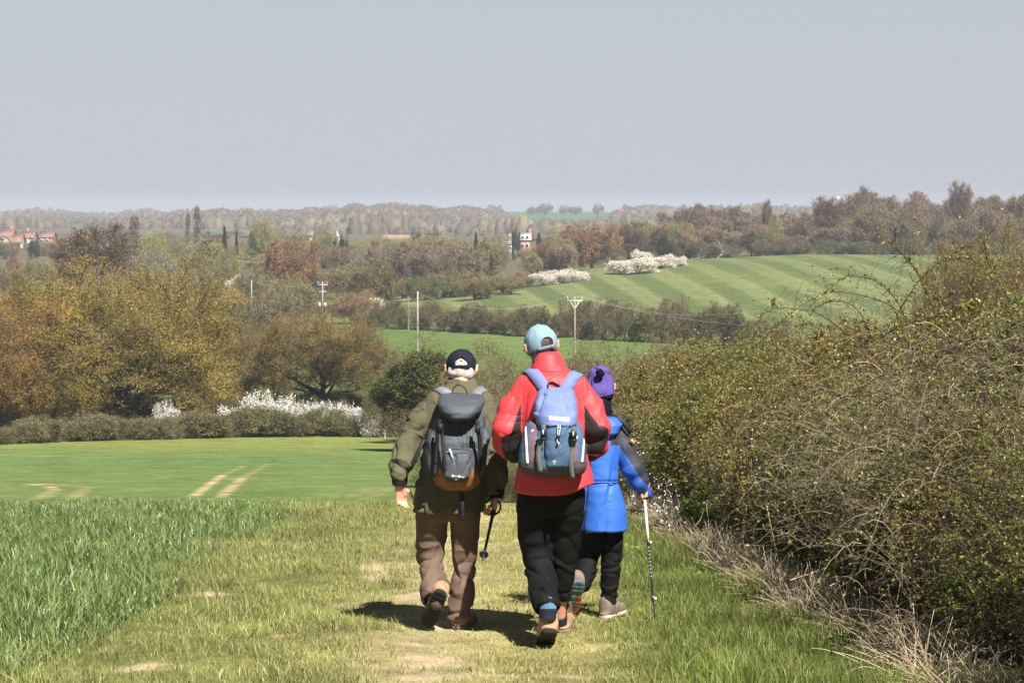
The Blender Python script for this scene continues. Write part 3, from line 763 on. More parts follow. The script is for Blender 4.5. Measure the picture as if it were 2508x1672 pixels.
# hedgerow between the meadow and the hill field, bush by bush
hr = [(900, 296, 752, 80), (945, 294, 745, 95), (1000, 291, 742, 100), (1052, 288, 742, 100), (1105, 285, 748, 95), (1150, 282, 752, 90), (1200, 279, 752, 95), (1250, 276, 752, 105), (1300, 273, 760, 85),
      (1372, 271, 766, 75), (1405, 272, 738, 85), (1450, 268, 762, 70), (1478, 266, 742, 105), (1530, 264, 745, 110), (1590, 262, 748, 105), (1655, 260, 740, 105), (1700, 256, 755, 95), (1770, 254, 748, 110), (1835, 253, 770, 90), (1900, 252, 790, 90)]
for i, (px, Y, top, wd) in enumerate(hr):
    place([scrub, scrub, scrub2][i % 3], px, Y, top + [4, -12, 6, -6, 10, -10, 0][i % 7], wd * [1.05, .8, .95, .85, 1.1, .9][i % 6], 'dark twiggy bush in the hedgerow below the hill, ' + ORD[i] + ' from the left', 'bush', 'bushes of the hedgerow below the hill')
bl = [(908, 773, 730, 70, 'pinkish white blossoming bush at the left end of the hedgerow', 280, 320), (1345, 697, 664, 80, 'left half of the long white bush under the rust oaks', 360, 460), (1403, 690, 660, 74, 'right half of the long white bush under the rust oaks', 360, 460),
      (1545, 670, 632, 110, 'low wide white blossoming bush above the hill field', 360, 480), (1612, 657, 624, 76, 'round white blossoming bush at the upper end of the row', 360, 490), (1575, 645, 612, 44, 'small white blossoming tree behind the wide white bush', 400, 495),
      (1660, 652, 628, 40, 'fading cream bush beside the fallen branches', 400, 490), (1425, 822, 768, 66, 'cream blossoming bush beside the crossarm pole in the hedgerow', 255, 285), (1350, 815, 790, 26, 'tiny white bush at the gap in the hedgerow', 255, 285),
      (575, 735, 676, 40, 'small white blossoming bush left of the valley poles', 290, 400), (690, 735, 700, 50, 'white blossoming bush right of the valley poles', 290, 400)]
for px, row, top, wd, lab, Ya, Yb in bl:
    place(blackthorn, px, yrow(px, row, Ya, Yb), top, wd * 1.05, lab, 'bush')
place(scrub, 1895, 499, 598, 80, 'greyish bush at the foot of the wood', 'bush'); place(scrub, 1955, 501, 602, 50, 'small greyish bush beside the greyish one at the wood foot', 'bush')
place(olive_oak, 2440, 140, 575, 330, 'orange brown tree crown rising behind the near hedge at the right', 'tree', rot=1.3)
place(orange_oak, 2330, 150, 640, 210, 'yellow brown tree beyond the near hedge crest', 'tree', rot=.7)
# dark undergrowth under the willow and oaks
for k in range(16):
    px = -30 + k * 62
    place([scrub, scrub2][k % 2], px, 164 + (k * 7) % 9, 958 + (k * 13) % 26, 120, 'dark undergrowth bush beneath the willow and oaks, ' + ORD[k] + ' from the left', 'bush', 'dark undergrowth bushes beneath the willow and oaks')

# left hedge: green shrubs in front, blackthorn in blossom behind
hedge_shrub = build_tree('hedge_shrub', 2.6, 3.2, 'bush', 'hedge_green', 'twig_pale', 'bark_dark', nleaf=8000, ls=.115, seed=40, nb=(18, 8, 6), tr=.02, twigs=7000, twl=.3, twr=.006)
hedge_shrub2 = build_tree('hedge_shrub', 2.4, 3.4, 'bush', 'hedge_dark', 'twig_pale', 'bark_dark', nleaf=7000, ls=.115, seed=41, nb=(18, 8, 6), tr=.02, twigs=9000, twl=.32, twr=.006)
white_thorn = build_tree('blackthorn_bush', 3.2, 3.6, 'bush', 'hedge_green', 'twig', 'bark_dark', nleaf=9000, ls=.07, seed=42, nb=(18, 8, 6), tr=.02, twigs=3000, twl=.35, twr=.006, extra=('blossom', .97, 1.7))
R3 = random.Random(9)
i = 0
px = -40
while px < 985:
    Y = np.interp(px, [-40, 0, 200, 600, 985], [132, 134, 141, 150, 153]) + R3.uniform(-1, 1)
    top = np.interp(px, [-40, 60, 200, 300, 450, 600, 750, 985], [1062, 1046, 1030, 1036, 1030, 1028, 1030, 1015]) + R3.uniform(-34, 14)
    place([hedge_shrub, hedge_shrub2][R3.random() < .3], px, Y, top, R3.uniform(85, 125), 'twiggy green shrub in the front of the field hedge, ' + ORD[i] + ' from the left', 'shrub', 'shrubs of the field hedge')
    px += R3.uniform(38, 55); i += 1
px = -30; i = 0
while px < 985:
    Y = np.interp(px, [-40, 200, 600, 985], [139, 146, 155, 158])
    top = np.interp(px, [-40, 60, 200, 300, 450, 600, 750, 985], [1050, 1036, 1020, 1026, 1018, 1012, 1010, 1000]) + R3.uniform(-8, 8)
    i += 1
    place([hedge_shrub, hedge_shrub2][R3.random() < .7], px, Y, top, R3.uniform(95, 135), 'shrub in the back row of the field hedge, ' + ORD[i - 1] + ' from the left', 'shrub', 'back row shrubs of the field hedge')
    px += R3.uniform(60, 80)
for px, Y, top, wd, lab in [(405, 152, 984, 66, 'white blackthorn patch under the huge willow'), (570, 153, 996, 80, 'white blackthorn left of the tall blossoming one'), (632, 155, 962, 88, 'tallest white blackthorn in the field hedge'),
                            (690, 155, 972, 70, 'white blackthorn right of the tallest one'), (745, 155, 984, 90, 'broad white blackthorn under the spreading oak'), (800, 156, 986, 80, 'thin white blackthorn under the spreading oak'),
                            (850, 157, 988, 70, 'sparse white blackthorn near the end of the hedge'), (905, 150, 1006, 60, 'fading white blackthorn beside the olive jacket'), (995, 140, 985, 50, 'white blackthorn sprig beside the olive backpack')]:
    place(white_thorn, px, Y, top, wd, lab, 'bush')

# scrub between the track and the meadow
twiggy = build_tree('willow_scrub', 4.8, 5.6, 'bush', 'hedge_green', 'twig_pale', 'bark_dark', nleaf=30000, ls=.085, seed=50, nb=(20, 9, 7), tr=.012, twigs=7000, twl=.5, twr=.007, asp=.5)
twiggy2 = build_tree('willow_scrub', 4.8, 5.6, 'bush', 'w_olive', 'twig_pale', 'bark_dark', nleaf=24000, ls=.085, seed=51, nb=(20, 9, 7), tr=.012, twigs=9000, twl=.55, twr=.007, asp=.5)
holly = build_tree('holly_tree', 3.6, 4.2, 'bush', 'holly', 'twig', 'bark_dark', nleaf=24000, ls=.12, seed=52, nb=(15, 8, 7), tr=.02, twigs=0, twl=.4)
place(holly, 1045, 118, 862, 165, 'dark green evergreen holly beside the walker in olive', 'evergreen tree', base=990)
place(holly, 985, 120, 915, 120, 'brownish lower lobe of dark holly left of the walker in olive', 'evergreen tree', base=1000)
sc = [(1010, 135, 822, 110), (1075, 140, 850, 110), (1150, 112, 838, 140), (1215, 105, 846, 140), (1270, 98, 900, 130), (1180, 80, 940, 150), (1240, 60, 1010, 150), (1130, 70, 1000, 130), (1395, 110, 838, 130), (1450, 104, 850, 150),
      (1520, 100, 858, 150), (1590, 96, 850, 160), (1660, 92, 846, 160), (1740, 88, 842, 170), (1820, 84, 838, 160), (1900, 80, 830, 160), (1480, 75, 905, 140), (1560, 68, 920, 160), (1640, 62, 915, 170), (1720, 58, 905, 170), (1800, 55, 895, 170), (1510, 48, 975, 130), (1590, 44, 985, 150),
      (1260, 42, 1090, 130), (1190, 45, 1085, 120), (1120, 50, 1120, 110), (1340, 44, 1080, 140), (1430, 48, 1020, 130), (940, 150, 900, 80), (1980, 76, 815, 170), (2080, 74, 790, 180), (2200, 72, 760, 190), (1500, 120, 842, 150), (1620, 115, 838, 150), (1330, 95, 880, 130)]
rank = sorted(range(len(sc)), key=lambda q: sc[q][0]); rk = {q: n for n, q in enumerate(rank)}
for i, (px, Y, top, wd) in enumerate(sc):
    place([twiggy, twiggy2, twiggy][(i * 7 // 3) % 3], px, Y, top + R3.uniform(-6, 14), wd * 1.45, 'brown green twiggy scrub bush beyond the track end, ' + ORD[rk[i]] + ' from the left', 'bush', 'scrub bushes beyond the end of the track', base=None)

# far ridges: woods that read as one mass
def far_wood(name, label, n, pxr, Yr, hm, seed, q=70, clump_ok=None, ls=1.3):
    """many uneven rounded crowns standing on the far slopes, with ragged twig clumps on them"""
    r = np.random.default_rng(seed)
    px = r.uniform(*pxr, n); Y = np.exp(r.uniform(math.log(Yr[0]), math.log(Yr[1]), n))
    if clump_ok is not None:
        k = clump_ok(px, Y); px, Y = px[k], Y[k]; n = len(px)
    x = (px - CX) / FPX * Y; z = ground(x, Y)
    h = hm * r.uniform(.45, 1.15, n) * np.clip(.95 + .4 * fbm2(px, Y * .02, seed, 3, .02), .45, 1.5); w = hm * r.uniform(.7, 1.5, n)
    na, nt_ = 10, 6
    ph = np.linspace(0, 2 * math.pi, na + 1)[:-1]; th = np.linspace(.06, 1.0, nt_) * math.pi * .56
    d = np.stack([np.sin(th)[:, None] * np.cos(ph), np.sin(th)[:, None] * np.sin(ph), np.cos(th)[:, None] + 0 * ph], -1)
    rad = r.uniform(.78, 1.12, (n, nt_, na, 1))
    V = np.stack([x, Y, z], -1)[:, None, None] + d[None] * rad * np.stack([w / 2, w / 2, h], -1)[:, None, None]
    V[:, -1, :, 2] = z[:, None] - 1.0
    idx = np.arange(n * nt_ * na).reshape(n, nt_, na)
    a = idx[:, :-1]; b_ = np.roll(a, -1, 2); e = idx[:, 1:]; c_ = np.roll(e, -1, 2)
    F = np.stack([a, e, c_, b_], -1).reshape(-1, 4); top = idx[:, 0, :].reshape(-1, na)
    mb = MB(); mb.add(V.reshape(-1, 3), [F, top], 0)
    nq = int(q * 1.6)
    dd = rand_dirs(n * nq, r).reshape(n, nq, 3); dd[..., 2] = np.abs(dd[..., 2])
    C = np.stack([x, Y, z], -1)[:, None] + dd * r.uniform(.85, 1.15, (n, nq, 1)) * np.stack([w / 2, w / 2, h], -1)[:, None]
    C = C.reshape(-1, 3); sz = np.repeat(ls * .8 * (Y / 1500) ** .5, nq) * r.uniform(.5, 1.3, n * nq)
    D = norm(dd.reshape(-1, 3) + r.normal(0, .4, (n * nq, 3)) + [0, 0, .6])
    V2, F2 = rhombs(C - D * sz[:, None] * .5, D, rand_dirs(n * nq, r), sz, sz * .6); mb.add(V2, F2, 0)
    o = mb.obj(name, [M['w_far']], None, True)
    tag(o, label, 'woodland', kind='stuff')
far_wood('distant_woods', 'far hazy wooded hills along the skyline', 2600, (-500, 2950), (2300, 4600), 7.5, 60, q=45,
         clump_ok=lambda p, Y: ~((p > 1225) & (p < 1545) & (Y < 2900)) & ~((p > 1225) & (p < 1545)))
far_wood('ridge_woods', 'long hazy brown wood on the central ridge', 1500, (690, 1235), (1500, 1950), 8.5, 61, q=60, ls=1.1)
far_wood('left_hill_woods', 'hazy wooded hill behind the poplars', 1300, (-450, 700), (1500, 2300), 7, 62, q=55, ls=1.1,
         clump_ok=lambda p, Y: (fbm2(p, Y * .3, 4, 2, .012) > -.35) & ~((p > 465) & (p < 640) & (Y < 1750)))
far_wood('right_ridge_woods', 'hazy wood on the far ridge beyond the reddish wood', 1400, (1530, 2950), (1300, 2200), 8, 63, q=55, ls=1.1)
far_wood('hump_wood', 'rounded hazy copse behind the brick tower', 160, (1505, 1640), (1850, 2100), 9, 64, q=70, ls=1.1)
far_wood('willow_ridge_wood', 'rounded hazy wood right of the tallest poplar', 260, (505, 625), (1500, 1700), 9, 65, q=70, ls=1.1)
far_wood('ridge_hedges', 'hazy hedges and copses on the far slopes', 420, (640, 1640), (1150, 1480), 7, 66, q=50, ls=.9,
         clump_ok=lambda p, Y: fbm2(p, Y, 14, 2, .03) > .1)

# ------------------------------------------------------------------ near hedge on the right
def build_shrub(name, h, w, nst, seed, leaf, nleaf, ls, stem='dark_stem', arch=.5, n2=10, n3=7, n4=3, leafasp=.65, stem_r=.008, twig2=None, lower=0.0, spread=.28):
    r = np.random.default_rng(seed)
    K = 8; s = np.linspace(0, 1, K)
    th = r.random(nst) * 6.28; rb = np.sqrt(r.random(nst)) * w * spread
    B = np.stack([np.cos(th) * rb, np.sin(th) * rb, np.zeros(nst)], -1)
    th2 = th + r.normal(0, .7, nst); rr = w * .5 * np.sqrt(r.random(nst)) * .9
    Tp = np.stack([np.cos(th2) * rr, np.sin(th2) * rr, h * (1 - .45 * (rr / (w * .5)) ** 2) * r.uniform(.75, 1.02, nst)], -1)
    P = B[:, None] + (Tp - B)[:, None] * s[None, :, None]
    P[..., 2] += (arch * h * .6 * s * (1 - s))[None] * r.uniform(.3, 1.3, (nst, 1))
    P += np.cumsum(r.normal(0, .018 * h, P.shape), 1) * s[None, :, None]
    env = ell_env((0, 0, h * .42), (w * .5, w * .5, h * .62), r, .25)
    b2 = grow(P, n2, .12, 1, 55, h * .38, .12, .25, 5, env, r)
    b3 = grow(b2, n3, .1, 1, 50, h * .17, .08, .25, 4, env, r)
    b4 = grow(b3, n4, .1, 1, 50, h * .07, .05, .2, 3, None, r)
    root = empty(name)
    ms = MB()
    V, F = tubes(P, np.linspace(stem_r, stem_r * .4, K)[None] * r.uniform(.6, 1.3, (nst, 1)), 5); ms.add(V, F, 0)
    V, F = tubes(b2, np.linspace(stem_r * .4, stem_r * .2, 5)[None] * np.ones((len(b2), 1)), 3); ms.add(V, F, 0)
    ms.obj('stems', [M[stem]], root)
    mc = MB()
    V, F = tubes(b3, np.linspace(stem_r * .20, stem_r * .10, 4)[None] * np.ones((len(b3), 1)), 3); mc.add(V, F, 0)
    V, F = tubes(b4, np.linspace(stem_r * .10, stem_r * .06, 3)[None] * np.ones((len(b4), 1)), 3); mc.add(V, F, 0)
    def pts(Q, n):
        wq = (env(Q[:, -1]) ** 3).clip(.02, 1.2) * np.repeat(r.random(len(Q) // (n4 * n3)) ** 1.5, n4 * n3) * np.repeat(r.random(len(Q) // n4) ** 2.0, n4) * np.clip((Q[:, -1, 2] / h - .12) / .38, .05, 1); i = r.choice(len(Q), n, p=wq / wq.sum()); t = r.random(n) ** .8 * (Q.shape[1] - 1); j = np.minimum(t.astype(int), Q.shape[1] - 2); w_ = (t - j)[:, None]
        return Q[i, j] * (1 - w_) + Q[i, j + 1] * w_, norm(Q[i, j + 1] - Q[i, j])
    ncl = nleaf // 3
    C, D = pts(b4, ncl)
    C = np.repeat(C, 3, 0) + r.normal(0, ls * .25, (ncl * 3, 3)); D = np.repeat(D, 3, 0)
    L = ls * r.uniform(.5, 1.25, len(C))
    V, F = rhombs(C, norm(D * .6 + rand_dirs(len(C), r) + [0, 0, .25]), rand_dirs(len(C), r) + [0, 0, .6], L, L * leafasp, .12)
    mc.add(V, F, 1)
    mc.obj('foliage', [M[twig2 or stem], M[leaf]], root)
    root['_h'] = h; root['_w'] = w
    return root

def set_at(src, x, Y, h, w, label, cat, group=None, rot=None, dz=0):
    o = src if src.name not in _used else copy_tree(src)
    _used.add(src.name)
    o.location = (x, Y, float(ground(x, Y)) - .04 + dz)
    o.rotation_euler = (0, 0, R2.random() * 6.28 if rot is None else rot)
    o.scale = (w / src['_w'], w / src['_w'], h / src['_h'])
    for k in ('label', 'category', 'group'):
        if k in o.keys(): del o[k]
    return tag(o, label, cat, group)

haw1 = build_shrub('hawthorn_shrub', 2.0, 2.0, 26, 101, 'haw', 56000, .027, n2=11, n3=8, n4=3, twig2='dark_stem')
haw2 = build_shrub('hawthorn_shrub', 2.0, 2.1, 24, 102, 'haw_yellow', 52000, .026, n2=11, n3=8, n4=3, twig2='stem_red')
haw3 = build_shrub('hawthorn_shrub', 2.0, 2.0, 24, 103, 'haw', 30000, .024, n2=11, n3=7, n4=3, twig2='twig')
fine = build_shrub('thorn_shrub', 1.9, 1.9, 30, 104, 'haw_yellow', 26000, .023, n2=10, n3=7, n4=3, twig2='twig', stem='twig')
low = build_shrub('bramble_shrub', 1.0, 1.3, 22, 105, 'bramble_leaf', 20000, .028, arch=1.2, n2=8, n3=6, n4=3, stem='stem_red', twig2='stem_red', stem_r=.006)

hedge_items = [
 # proto, offset from the hedge foot, Y, height, width, label
 (haw1, 1.05, 10.6, 1.55, 1.6, 'dark green shrub at the lower right corner of the near hedge'),
 (haw3, .85, 11.9, 1.2, 1.4, 'low brown twiggy shrub in front of the tall corner of the near hedge'),
 (haw2, .75, 13.2, 1.3, 1.4, 'low thorn shrub in the front row above the straw'),
 (haw1, .72, 14.5, 1.35, 1.4, 'green front shrub right of the straw tuft'),
 (haw3, .72, 15.8, 1.35, 1.45, 'twiggy front shrub over the black gap in the hedge foot'),
 (haw1, .70, 17.2, 1.35, 1.45, 'dark green front shrub in mid hedge'),
 (haw2, .70, 18.6, 1.4, 1.5, 'yellow flecked front shrub in mid hedge'),
 (fine, .72, 20.1, 1.4, 1.5, 'brown fine twigged front shrub'),
 (haw2, .75, 21.6, 1.45, 1.5, 'yellowish front shrub right of the white tipped pole'),
 (haw1, .75, 23.1, 1.45, 1.5, 'green front shrub beside the blue jacket'),
 (fine, .70, 24.6, 1.4, 1.4, 'pale twiggy shrub at the blue sleeve'),
 (haw1, 1.9, 12.2, 2.15, 1.9, 'tallest leafy shrub at the right edge of the near hedge'),
 (haw2, 2.0, 13.9, 2.25, 2.0, 'tall yellow green shrub at the right edge'),
 (haw1, 1.95, 15.5, 2.1, 2.0, 'tall green shrub below the arching briars'),
 (haw2, 1.8, 17.1, 1.95, 2.0, 'golden green shrub behind the front row'),
 (fine, 1.75, 18.6, 1.85, 1.9, 'fine twigged yellow shrub in the back row'),
 (haw2, 1.7, 20.2, 1.85, 2.0, 'bright golden shrub on the hedge shoulder'),
 (haw1, 1.7, 21.8, 1.8, 2.0, 'green gold shrub on the descending hedge top'),
 (haw2, 1.6, 23.4, 1.75, 1.9, 'golden shrub near the far end of the hedge top'),
 (haw3, 1.5, 25.0, 1.75, 1.9, 'brownish shrub near the far end of the near hedge'),
 (haw2, 1.2, 26.6, 1.7, 1.9, 'yellow brown shrub above the blue hood'),
 (fine, 1.0, 28.4, 1.8, 1.9, 'twiggy straw coloured shrub beside the purple hat'),
 (haw2, 1.2, 30.3, 1.9, 2.0, 'far olive shrub where the near hedge dips'),
 (fine, 1.1, 32.5, 1.9, 2.0, 'farthest brown shrub of the near hedge'),
 (haw1, 3.3, 14.6, 2.15, 2.2, 'green shrub behind the hedge crest at the right edge'),
 (haw2, 3.2, 17.0, 2.0, 2.2, 'yellow shrub behind the hedge crest'),
 (haw3, 3.1, 19.4, 1.9, 2.2, 'twiggy shrub behind the hedge crest'),
 (haw2, 3.0, 22.0, 1.8, 2.2, 'golden shrub behind the sloping hedge top'),
 (haw1, 2.9, 24.8, 1.8, 2.2, 'olive shrub behind the sloping hedge top'),
 (fine, 2.7, 27.6, 1.9, 2.2, 'pale twiggy shrub behind the dipping hedge top'),
 (haw2, 2.6, 30.5, 2.0, 2.2, 'far yellow shrub behind the dipping hedge'),
 (low, .42, 12.6, .55, .9, 'low bramble spilling on the grass near the lower right corner'),
 (low, .30, 14.9, .5, .9, 'low green bramble between the straw tufts'),
 (low, .38, 18.0, .6, .9, 'dark bramble at the foot of mid hedge'),
 (low, .32, 21.0, .55, .8, 'small bramble at the foot of the hedge behind the pole'),
 (low, .25, 25.6, .6, .9, 'bramble at the far end of the grass bank'),
]
for p, off, Y, h, w, lab in hedge_items:
    set_at(p, float(hedge_edge(Y)) + off, Y, h, w, lab, 'shrub')

# tangles of dead pale stems hanging over the hedge face
def build_tangle(name, w, h, n, seed, mat='dead_stem', rad=.0028, leafy=0):
    r = np.random.default_rng(seed)
    K = 9; s = np.linspace(0, 1, K)
    B = np.stack([r.uniform(-w / 2, w / 2, n), r.uniform(-.35, .35, n), r.uniform(0, h * .8, n)], -1)
    ang = r.uniform(0, 6.28, n); L = r.uniform(.15, .7, n) * h * .8
    D = np.stack([np.cos(ang), np.sin(ang) * .5, r.uniform(.1, 1.3, n)], -1); D = norm(D)
    P = B[:, None] + D[:, None] * (s[None, :, None] * L[:, None, None])
    P[..., 2] -= (s ** 2)[None] * (L * r.uniform(.2, 1.3, n))[:, None]
    P += np.cumsum(r.normal(0, .006, P.shape), 1)
    P[..., 2] = np.maximum(P[..., 2], 0.0)
    t1 = grow(P, 3, .2, 1, 40, .16, 0, .3, 4, None, r)
    root = empty(name)
    mb = MB()
    V, F = tubes(P, np.linspace(1, .45, K)[None] * r.uniform(.4, 1.15, (n, 1)) * rad, 3); mb.add(V, F, 0)
    mb.obj('canes', [M[mat]], root)
    mc = MB()
    V, F = tubes(t1, np.linspace(.45, .2, 4)[None] * rad * np.ones((len(t1), 1)), 3); mc.add(V, F, 0)
    nl = leafy
    if nl:
        i = r.integers(0, len(t1), nl); C = t1[i, r.integers(1, 4, nl)]
        Lf = .018 * r.uniform(.6, 1.3, nl)
        V, F = rhombs(C, rand_dirs(nl, r), rand_dirs(nl, r) + [0, 0, .5], Lf, Lf * .6, .1); mc.add(V, F, 1)
    mc.obj('side_shoots', [M[mat], M['haw']], root)
    root['_h'] = h; root['_w'] = w
    return root
tan1 = build_tangle('dead_bramble', 1.5, 1.3, 300, 201, leafy=2500)
tan2 = build_tangle('dead_bramble', 1.5, 1.3, 200, 202, leafy=1800)
for p, px, py, Y, h, w, lab in [
    (tan1, 2310, 1150, 14.4, 1.35, 1.7, 'thick pale tangle of dead bramble hanging in the middle of the near hedge'),
    (tan2, 2420, 1330, 12.7, 1.2, 1.5, 'dead bramble tangle low at the right edge'),
    (tan2, 2120, 1180, 15.8, 1.1, 1.4, 'thin dead bramble tangle over the dark hedge gap'),
    (tan1, 2450, 1020, 13.4, 1.1, 1.5, 'sunlit dead bramble tangle near the top right edge'),
    (tan2, 1640, 1100, 23.6, .9, 1.1, 'pale dead twigs right of the blue sleeve')]:
    x = (px - CX) / FPX * Y
    o = set_at(p, x, Y, h, w, lab, 'bramble', rot=.15)
    o.location[2] = CZ - (py - HY) / FPX * Y - h * .35

# long arching briars over the hedge top
def cane(mb, pts, r, rad=.0045, shoots=26, leaves=170):
    P = np.array([[(p[0] - CX) / FPX * p[2], p[2], CZ - (p[1] - HY) / FPX * p[2]] for p in pts])
    n = len(P); t = np.linspace(0, n - 1, 26)
    Pi = np.stack([np.interp(t, np.arange(n), P[:, k]) for k in range(3)], -1)
    for _ in range(3):
        Pi[1:-1] = (Pi[:-2] + Pi[1:-1] * 2 + Pi[2:]) / 4
    Pi += np.cumsum(r.normal(0, .003, Pi.shape), 0)
    V, F = tubes(Pi[None], np.linspace(rad, rad * .35, 26)[None], 5); mb.add(V, F, 0)
    b = grow(Pi[None], shoots, .2, 1, 55, .17, .1, .3, 5, None, r, jit=.5)
    V, F = tubes(b, np.linspace(rad * .4, rad * .15, 5)[None] * np.ones((len(b), 1)), 3); mb.add(V, F, 0)
    i = r.integers(0, len(b), leaves); C = b[i, r.integers(0, 5, leaves)] + r.normal(0, .004, (leaves, 3))
    tt = r.integers(4, 26, leaves // 2); C = np.concatenate([C, Pi[tt] + r.normal(0, .006, (len(tt), 3))])
    L = .019 * r.uniform(.5, 1.3, len(C))
    V, F = rhombs(C, rand_dirs(len(C), r) + [0, 0, .6], rand_dirs(len(C), r) + [0, 0, .4], L, L * .5, .1); mb.add(V, F, 1)
briars = [
 ('tall upright briar shoot with a leafy tip above the hedge crest', [(2300, 900, 15.5), (2290, 760, 15.4), (2240, 660, 15.2), (2190, 600, 15.1), (2175, 588, 15.1)]),
 ('long briar arching left across the striped hill', [(2330, 980, 15.8), (2280, 820, 15.8), (2180, 735, 15.7), (2050, 700, 15.6), (1960, 750, 15.5), (1900, 800, 15.4), (1850, 850, 15.4)]),
 ('lowest briar arching far left over the hill field', [(2200, 1000, 17.0), (2120, 860, 17.0), (2010, 760, 16.9), (1900, 745, 16.8), (1840, 775, 16.7), (1800, 840, 16.7)]),
 ('dark reddish briar crossing the top right of the hedge', [(2500, 1010, 12.9), (2460, 870, 13.0), (2380, 790, 13.1), (2310, 770, 13.1), (2200, 790, 13.2), (2120, 860, 13.2)]),
 ('briar rising at the right edge with green leaf tufts', [(2520, 900, 12.6), (2480, 760, 12.7), (2420, 660, 12.8), (2360, 630, 12.9), (2300, 650, 12.9)]),
 ('thin briar leaning right above the crest', [(2180, 900, 15.8), (2190, 780, 15.8), (2240, 700, 15.7), (2300, 640, 15.6), (2380, 600, 15.6)]),
 ('short briar spray at mid crest', [(2150, 930, 16.5), (2140, 820, 16.5), (2100, 750, 16.4), (2040, 740, 16.3), (1990, 770, 16.3)]),
 ('briar arching low over the golden shrubs', [(2060, 1010, 17.8), (2000, 880, 17.8), (1930, 830, 17.8), (1860, 830, 17.7), (1800, 860, 17.7)]),
 ('dark briar curving down the middle of the hedge', [(2500, 1130, 12.4), (2400, 930, 12.6), (2280, 880, 12.8), (2160, 900, 13.0), (2060, 960, 13.2)]),
 ('briar sprawling across the hedge face to the right edge', [(2500, 1230, 12.2), (2380, 1130, 12.5), (2280, 1080, 12.7), (2140, 1060, 12.9)]),
 ('long red briar low on the right hedge face', [(2480, 1330, 12.0), (2360, 1200, 12.2), (2240, 1160, 12.4), (2100, 1180, 12.6)]),
 ('wispy briar against the meadow left of the crest', [(1960, 1000, 20.0), (1900, 880, 20.0), (1830, 830, 20.0), (1760, 850, 20.0), (1720, 900, 20.0)]),
 ('upright briar at the right edge above the crest', [(2440, 820, 13.8), (2440, 700, 13.8), (2410, 620, 13.8), (2400, 590, 13.8)]),
 ('briar with sparse leaves beside the tall shoot', [(2230, 860, 15.0), (2210, 760, 15.0), (2150, 690, 15.0), (2080, 680, 15.0), (2020, 720, 15.0)]),
]
for k, (lab, pts) in enumerate(briars):
    mb = MB(); cane(mb, pts, np.random.default_rng(300 + k))
    if k % 2 == 0:
        p2 = [(a + 40 + 10 * k % 30, b + 45, c + .15) for a, b, c in pts]; cane(mb, p2, np.random.default_rng(400 + k), .0035)
    o = mb.obj('briar', [M['stem_red'], M['haw']])
    tag(o, lab, 'briar')

# white blossom sprigs beside the walker in blue
def sprig(px, py, Y, n, spread, label, seed):
    r = np.random.default_rng(seed)
    x, z = (px - CX) / FPX * Y, CZ - (py - HY) / FPX * Y
    K = 6; s = np.linspace(0, 1, K)
    B = np.array([x, Y, z - spread]) + r.normal(0, spread * .3, (14, 3)) * [1, 1, .3]
    D = norm(r.normal(0, .5, (14, 3)) + [0, 0, 1]) * spread * 1.6
    P = B[:, None] + D[:, None] * s[None, :, None] + np.cumsum(r.normal(0, .01, (14, K, 3)), 1)
    mb = MB(); V, F = tubes(P, np.linspace(.004, .0015, K)[None] * np.ones((14, 1)), 4); mb.add(V, F, 0)
    i = r.integers(0, 14, n); C = P[i, r.integers(1, K, n)] + r.normal(0, spread * .09, (n, 3))
    L = .02 * r.uniform(.6, 1.3, n); V, F = rhombs(C, rand_dirs(n, r), rand_dirs(n, r), L, L * .9, .1); mb.add(V, F, 1)
    tag(mb.obj('blackthorn_sprig', [M['stem_red'], M['blossom']]), label, 'blossom sprig')
sprig(1618, 1215, 23.0, 420, .32, 'white blossom sprigs beside the blue cuff', 1)
sprig(1580, 1120, 24.0, 120, .25, 'few white blossoms beside the dark sleeve', 2)
sprig(1880, 1090, 17.2, 50, .22, 'small white blossoms in mid hedge', 3)
sprig(1660, 1250, 21.5, 160, .2, 'white blossoms low in the hedge foot above the grass bank', 4)

# dead straw standing along the hedge foot
def straw(name, label, Y0, Y1, n, off, hh, seed, spread=.14):
    r = np.random.default_rng(seed)
    Y = r.uniform(Y0, Y1, n); x = hedge_edge(Y) + off + r.normal(0, spread, n)
    B = np.stack([x, Y, ground(x, Y)], -1)
    K = 5; s = np.linspace(0, 1, K)
    D = norm(np.stack([r.normal(-.15, .55, n), r.normal(-.1, .5, n), r.uniform(.25, 1.2, n)], -1))
    L = hh * r.uniform(.3, 1.0, n) ** 1.3
    P = B[:, None] + D[:, None] * (s[None, :, None] * L[:, None, None])
    P[..., 2] -= (s ** 2)[None] * (L * r.uniform(0, .5, n))[:, None]
    P[..., 2] = np.maximum(P[..., 2], ground(P[..., 0], P[..., 1]) + .005)
    V, F = tubes(P, np.linspace(.0024, .0012, K)[None] * r.uniform(.6, 1.4, (n, 1)), 3)
    tag(obj_np(name, V, F, [M['straw']]), label, 'dry grass', kind='stuff')
straw('dry_grass', 'pale dead grass stems along the foot of the hedge', 15.5, 25.5, 3600, .05, .36, 500, .10)
straw('dry_grass', 'scattered dead stalks at the lower right hedge foot', 10.8, 15.5, 1300, .08, .42, 501, .13)
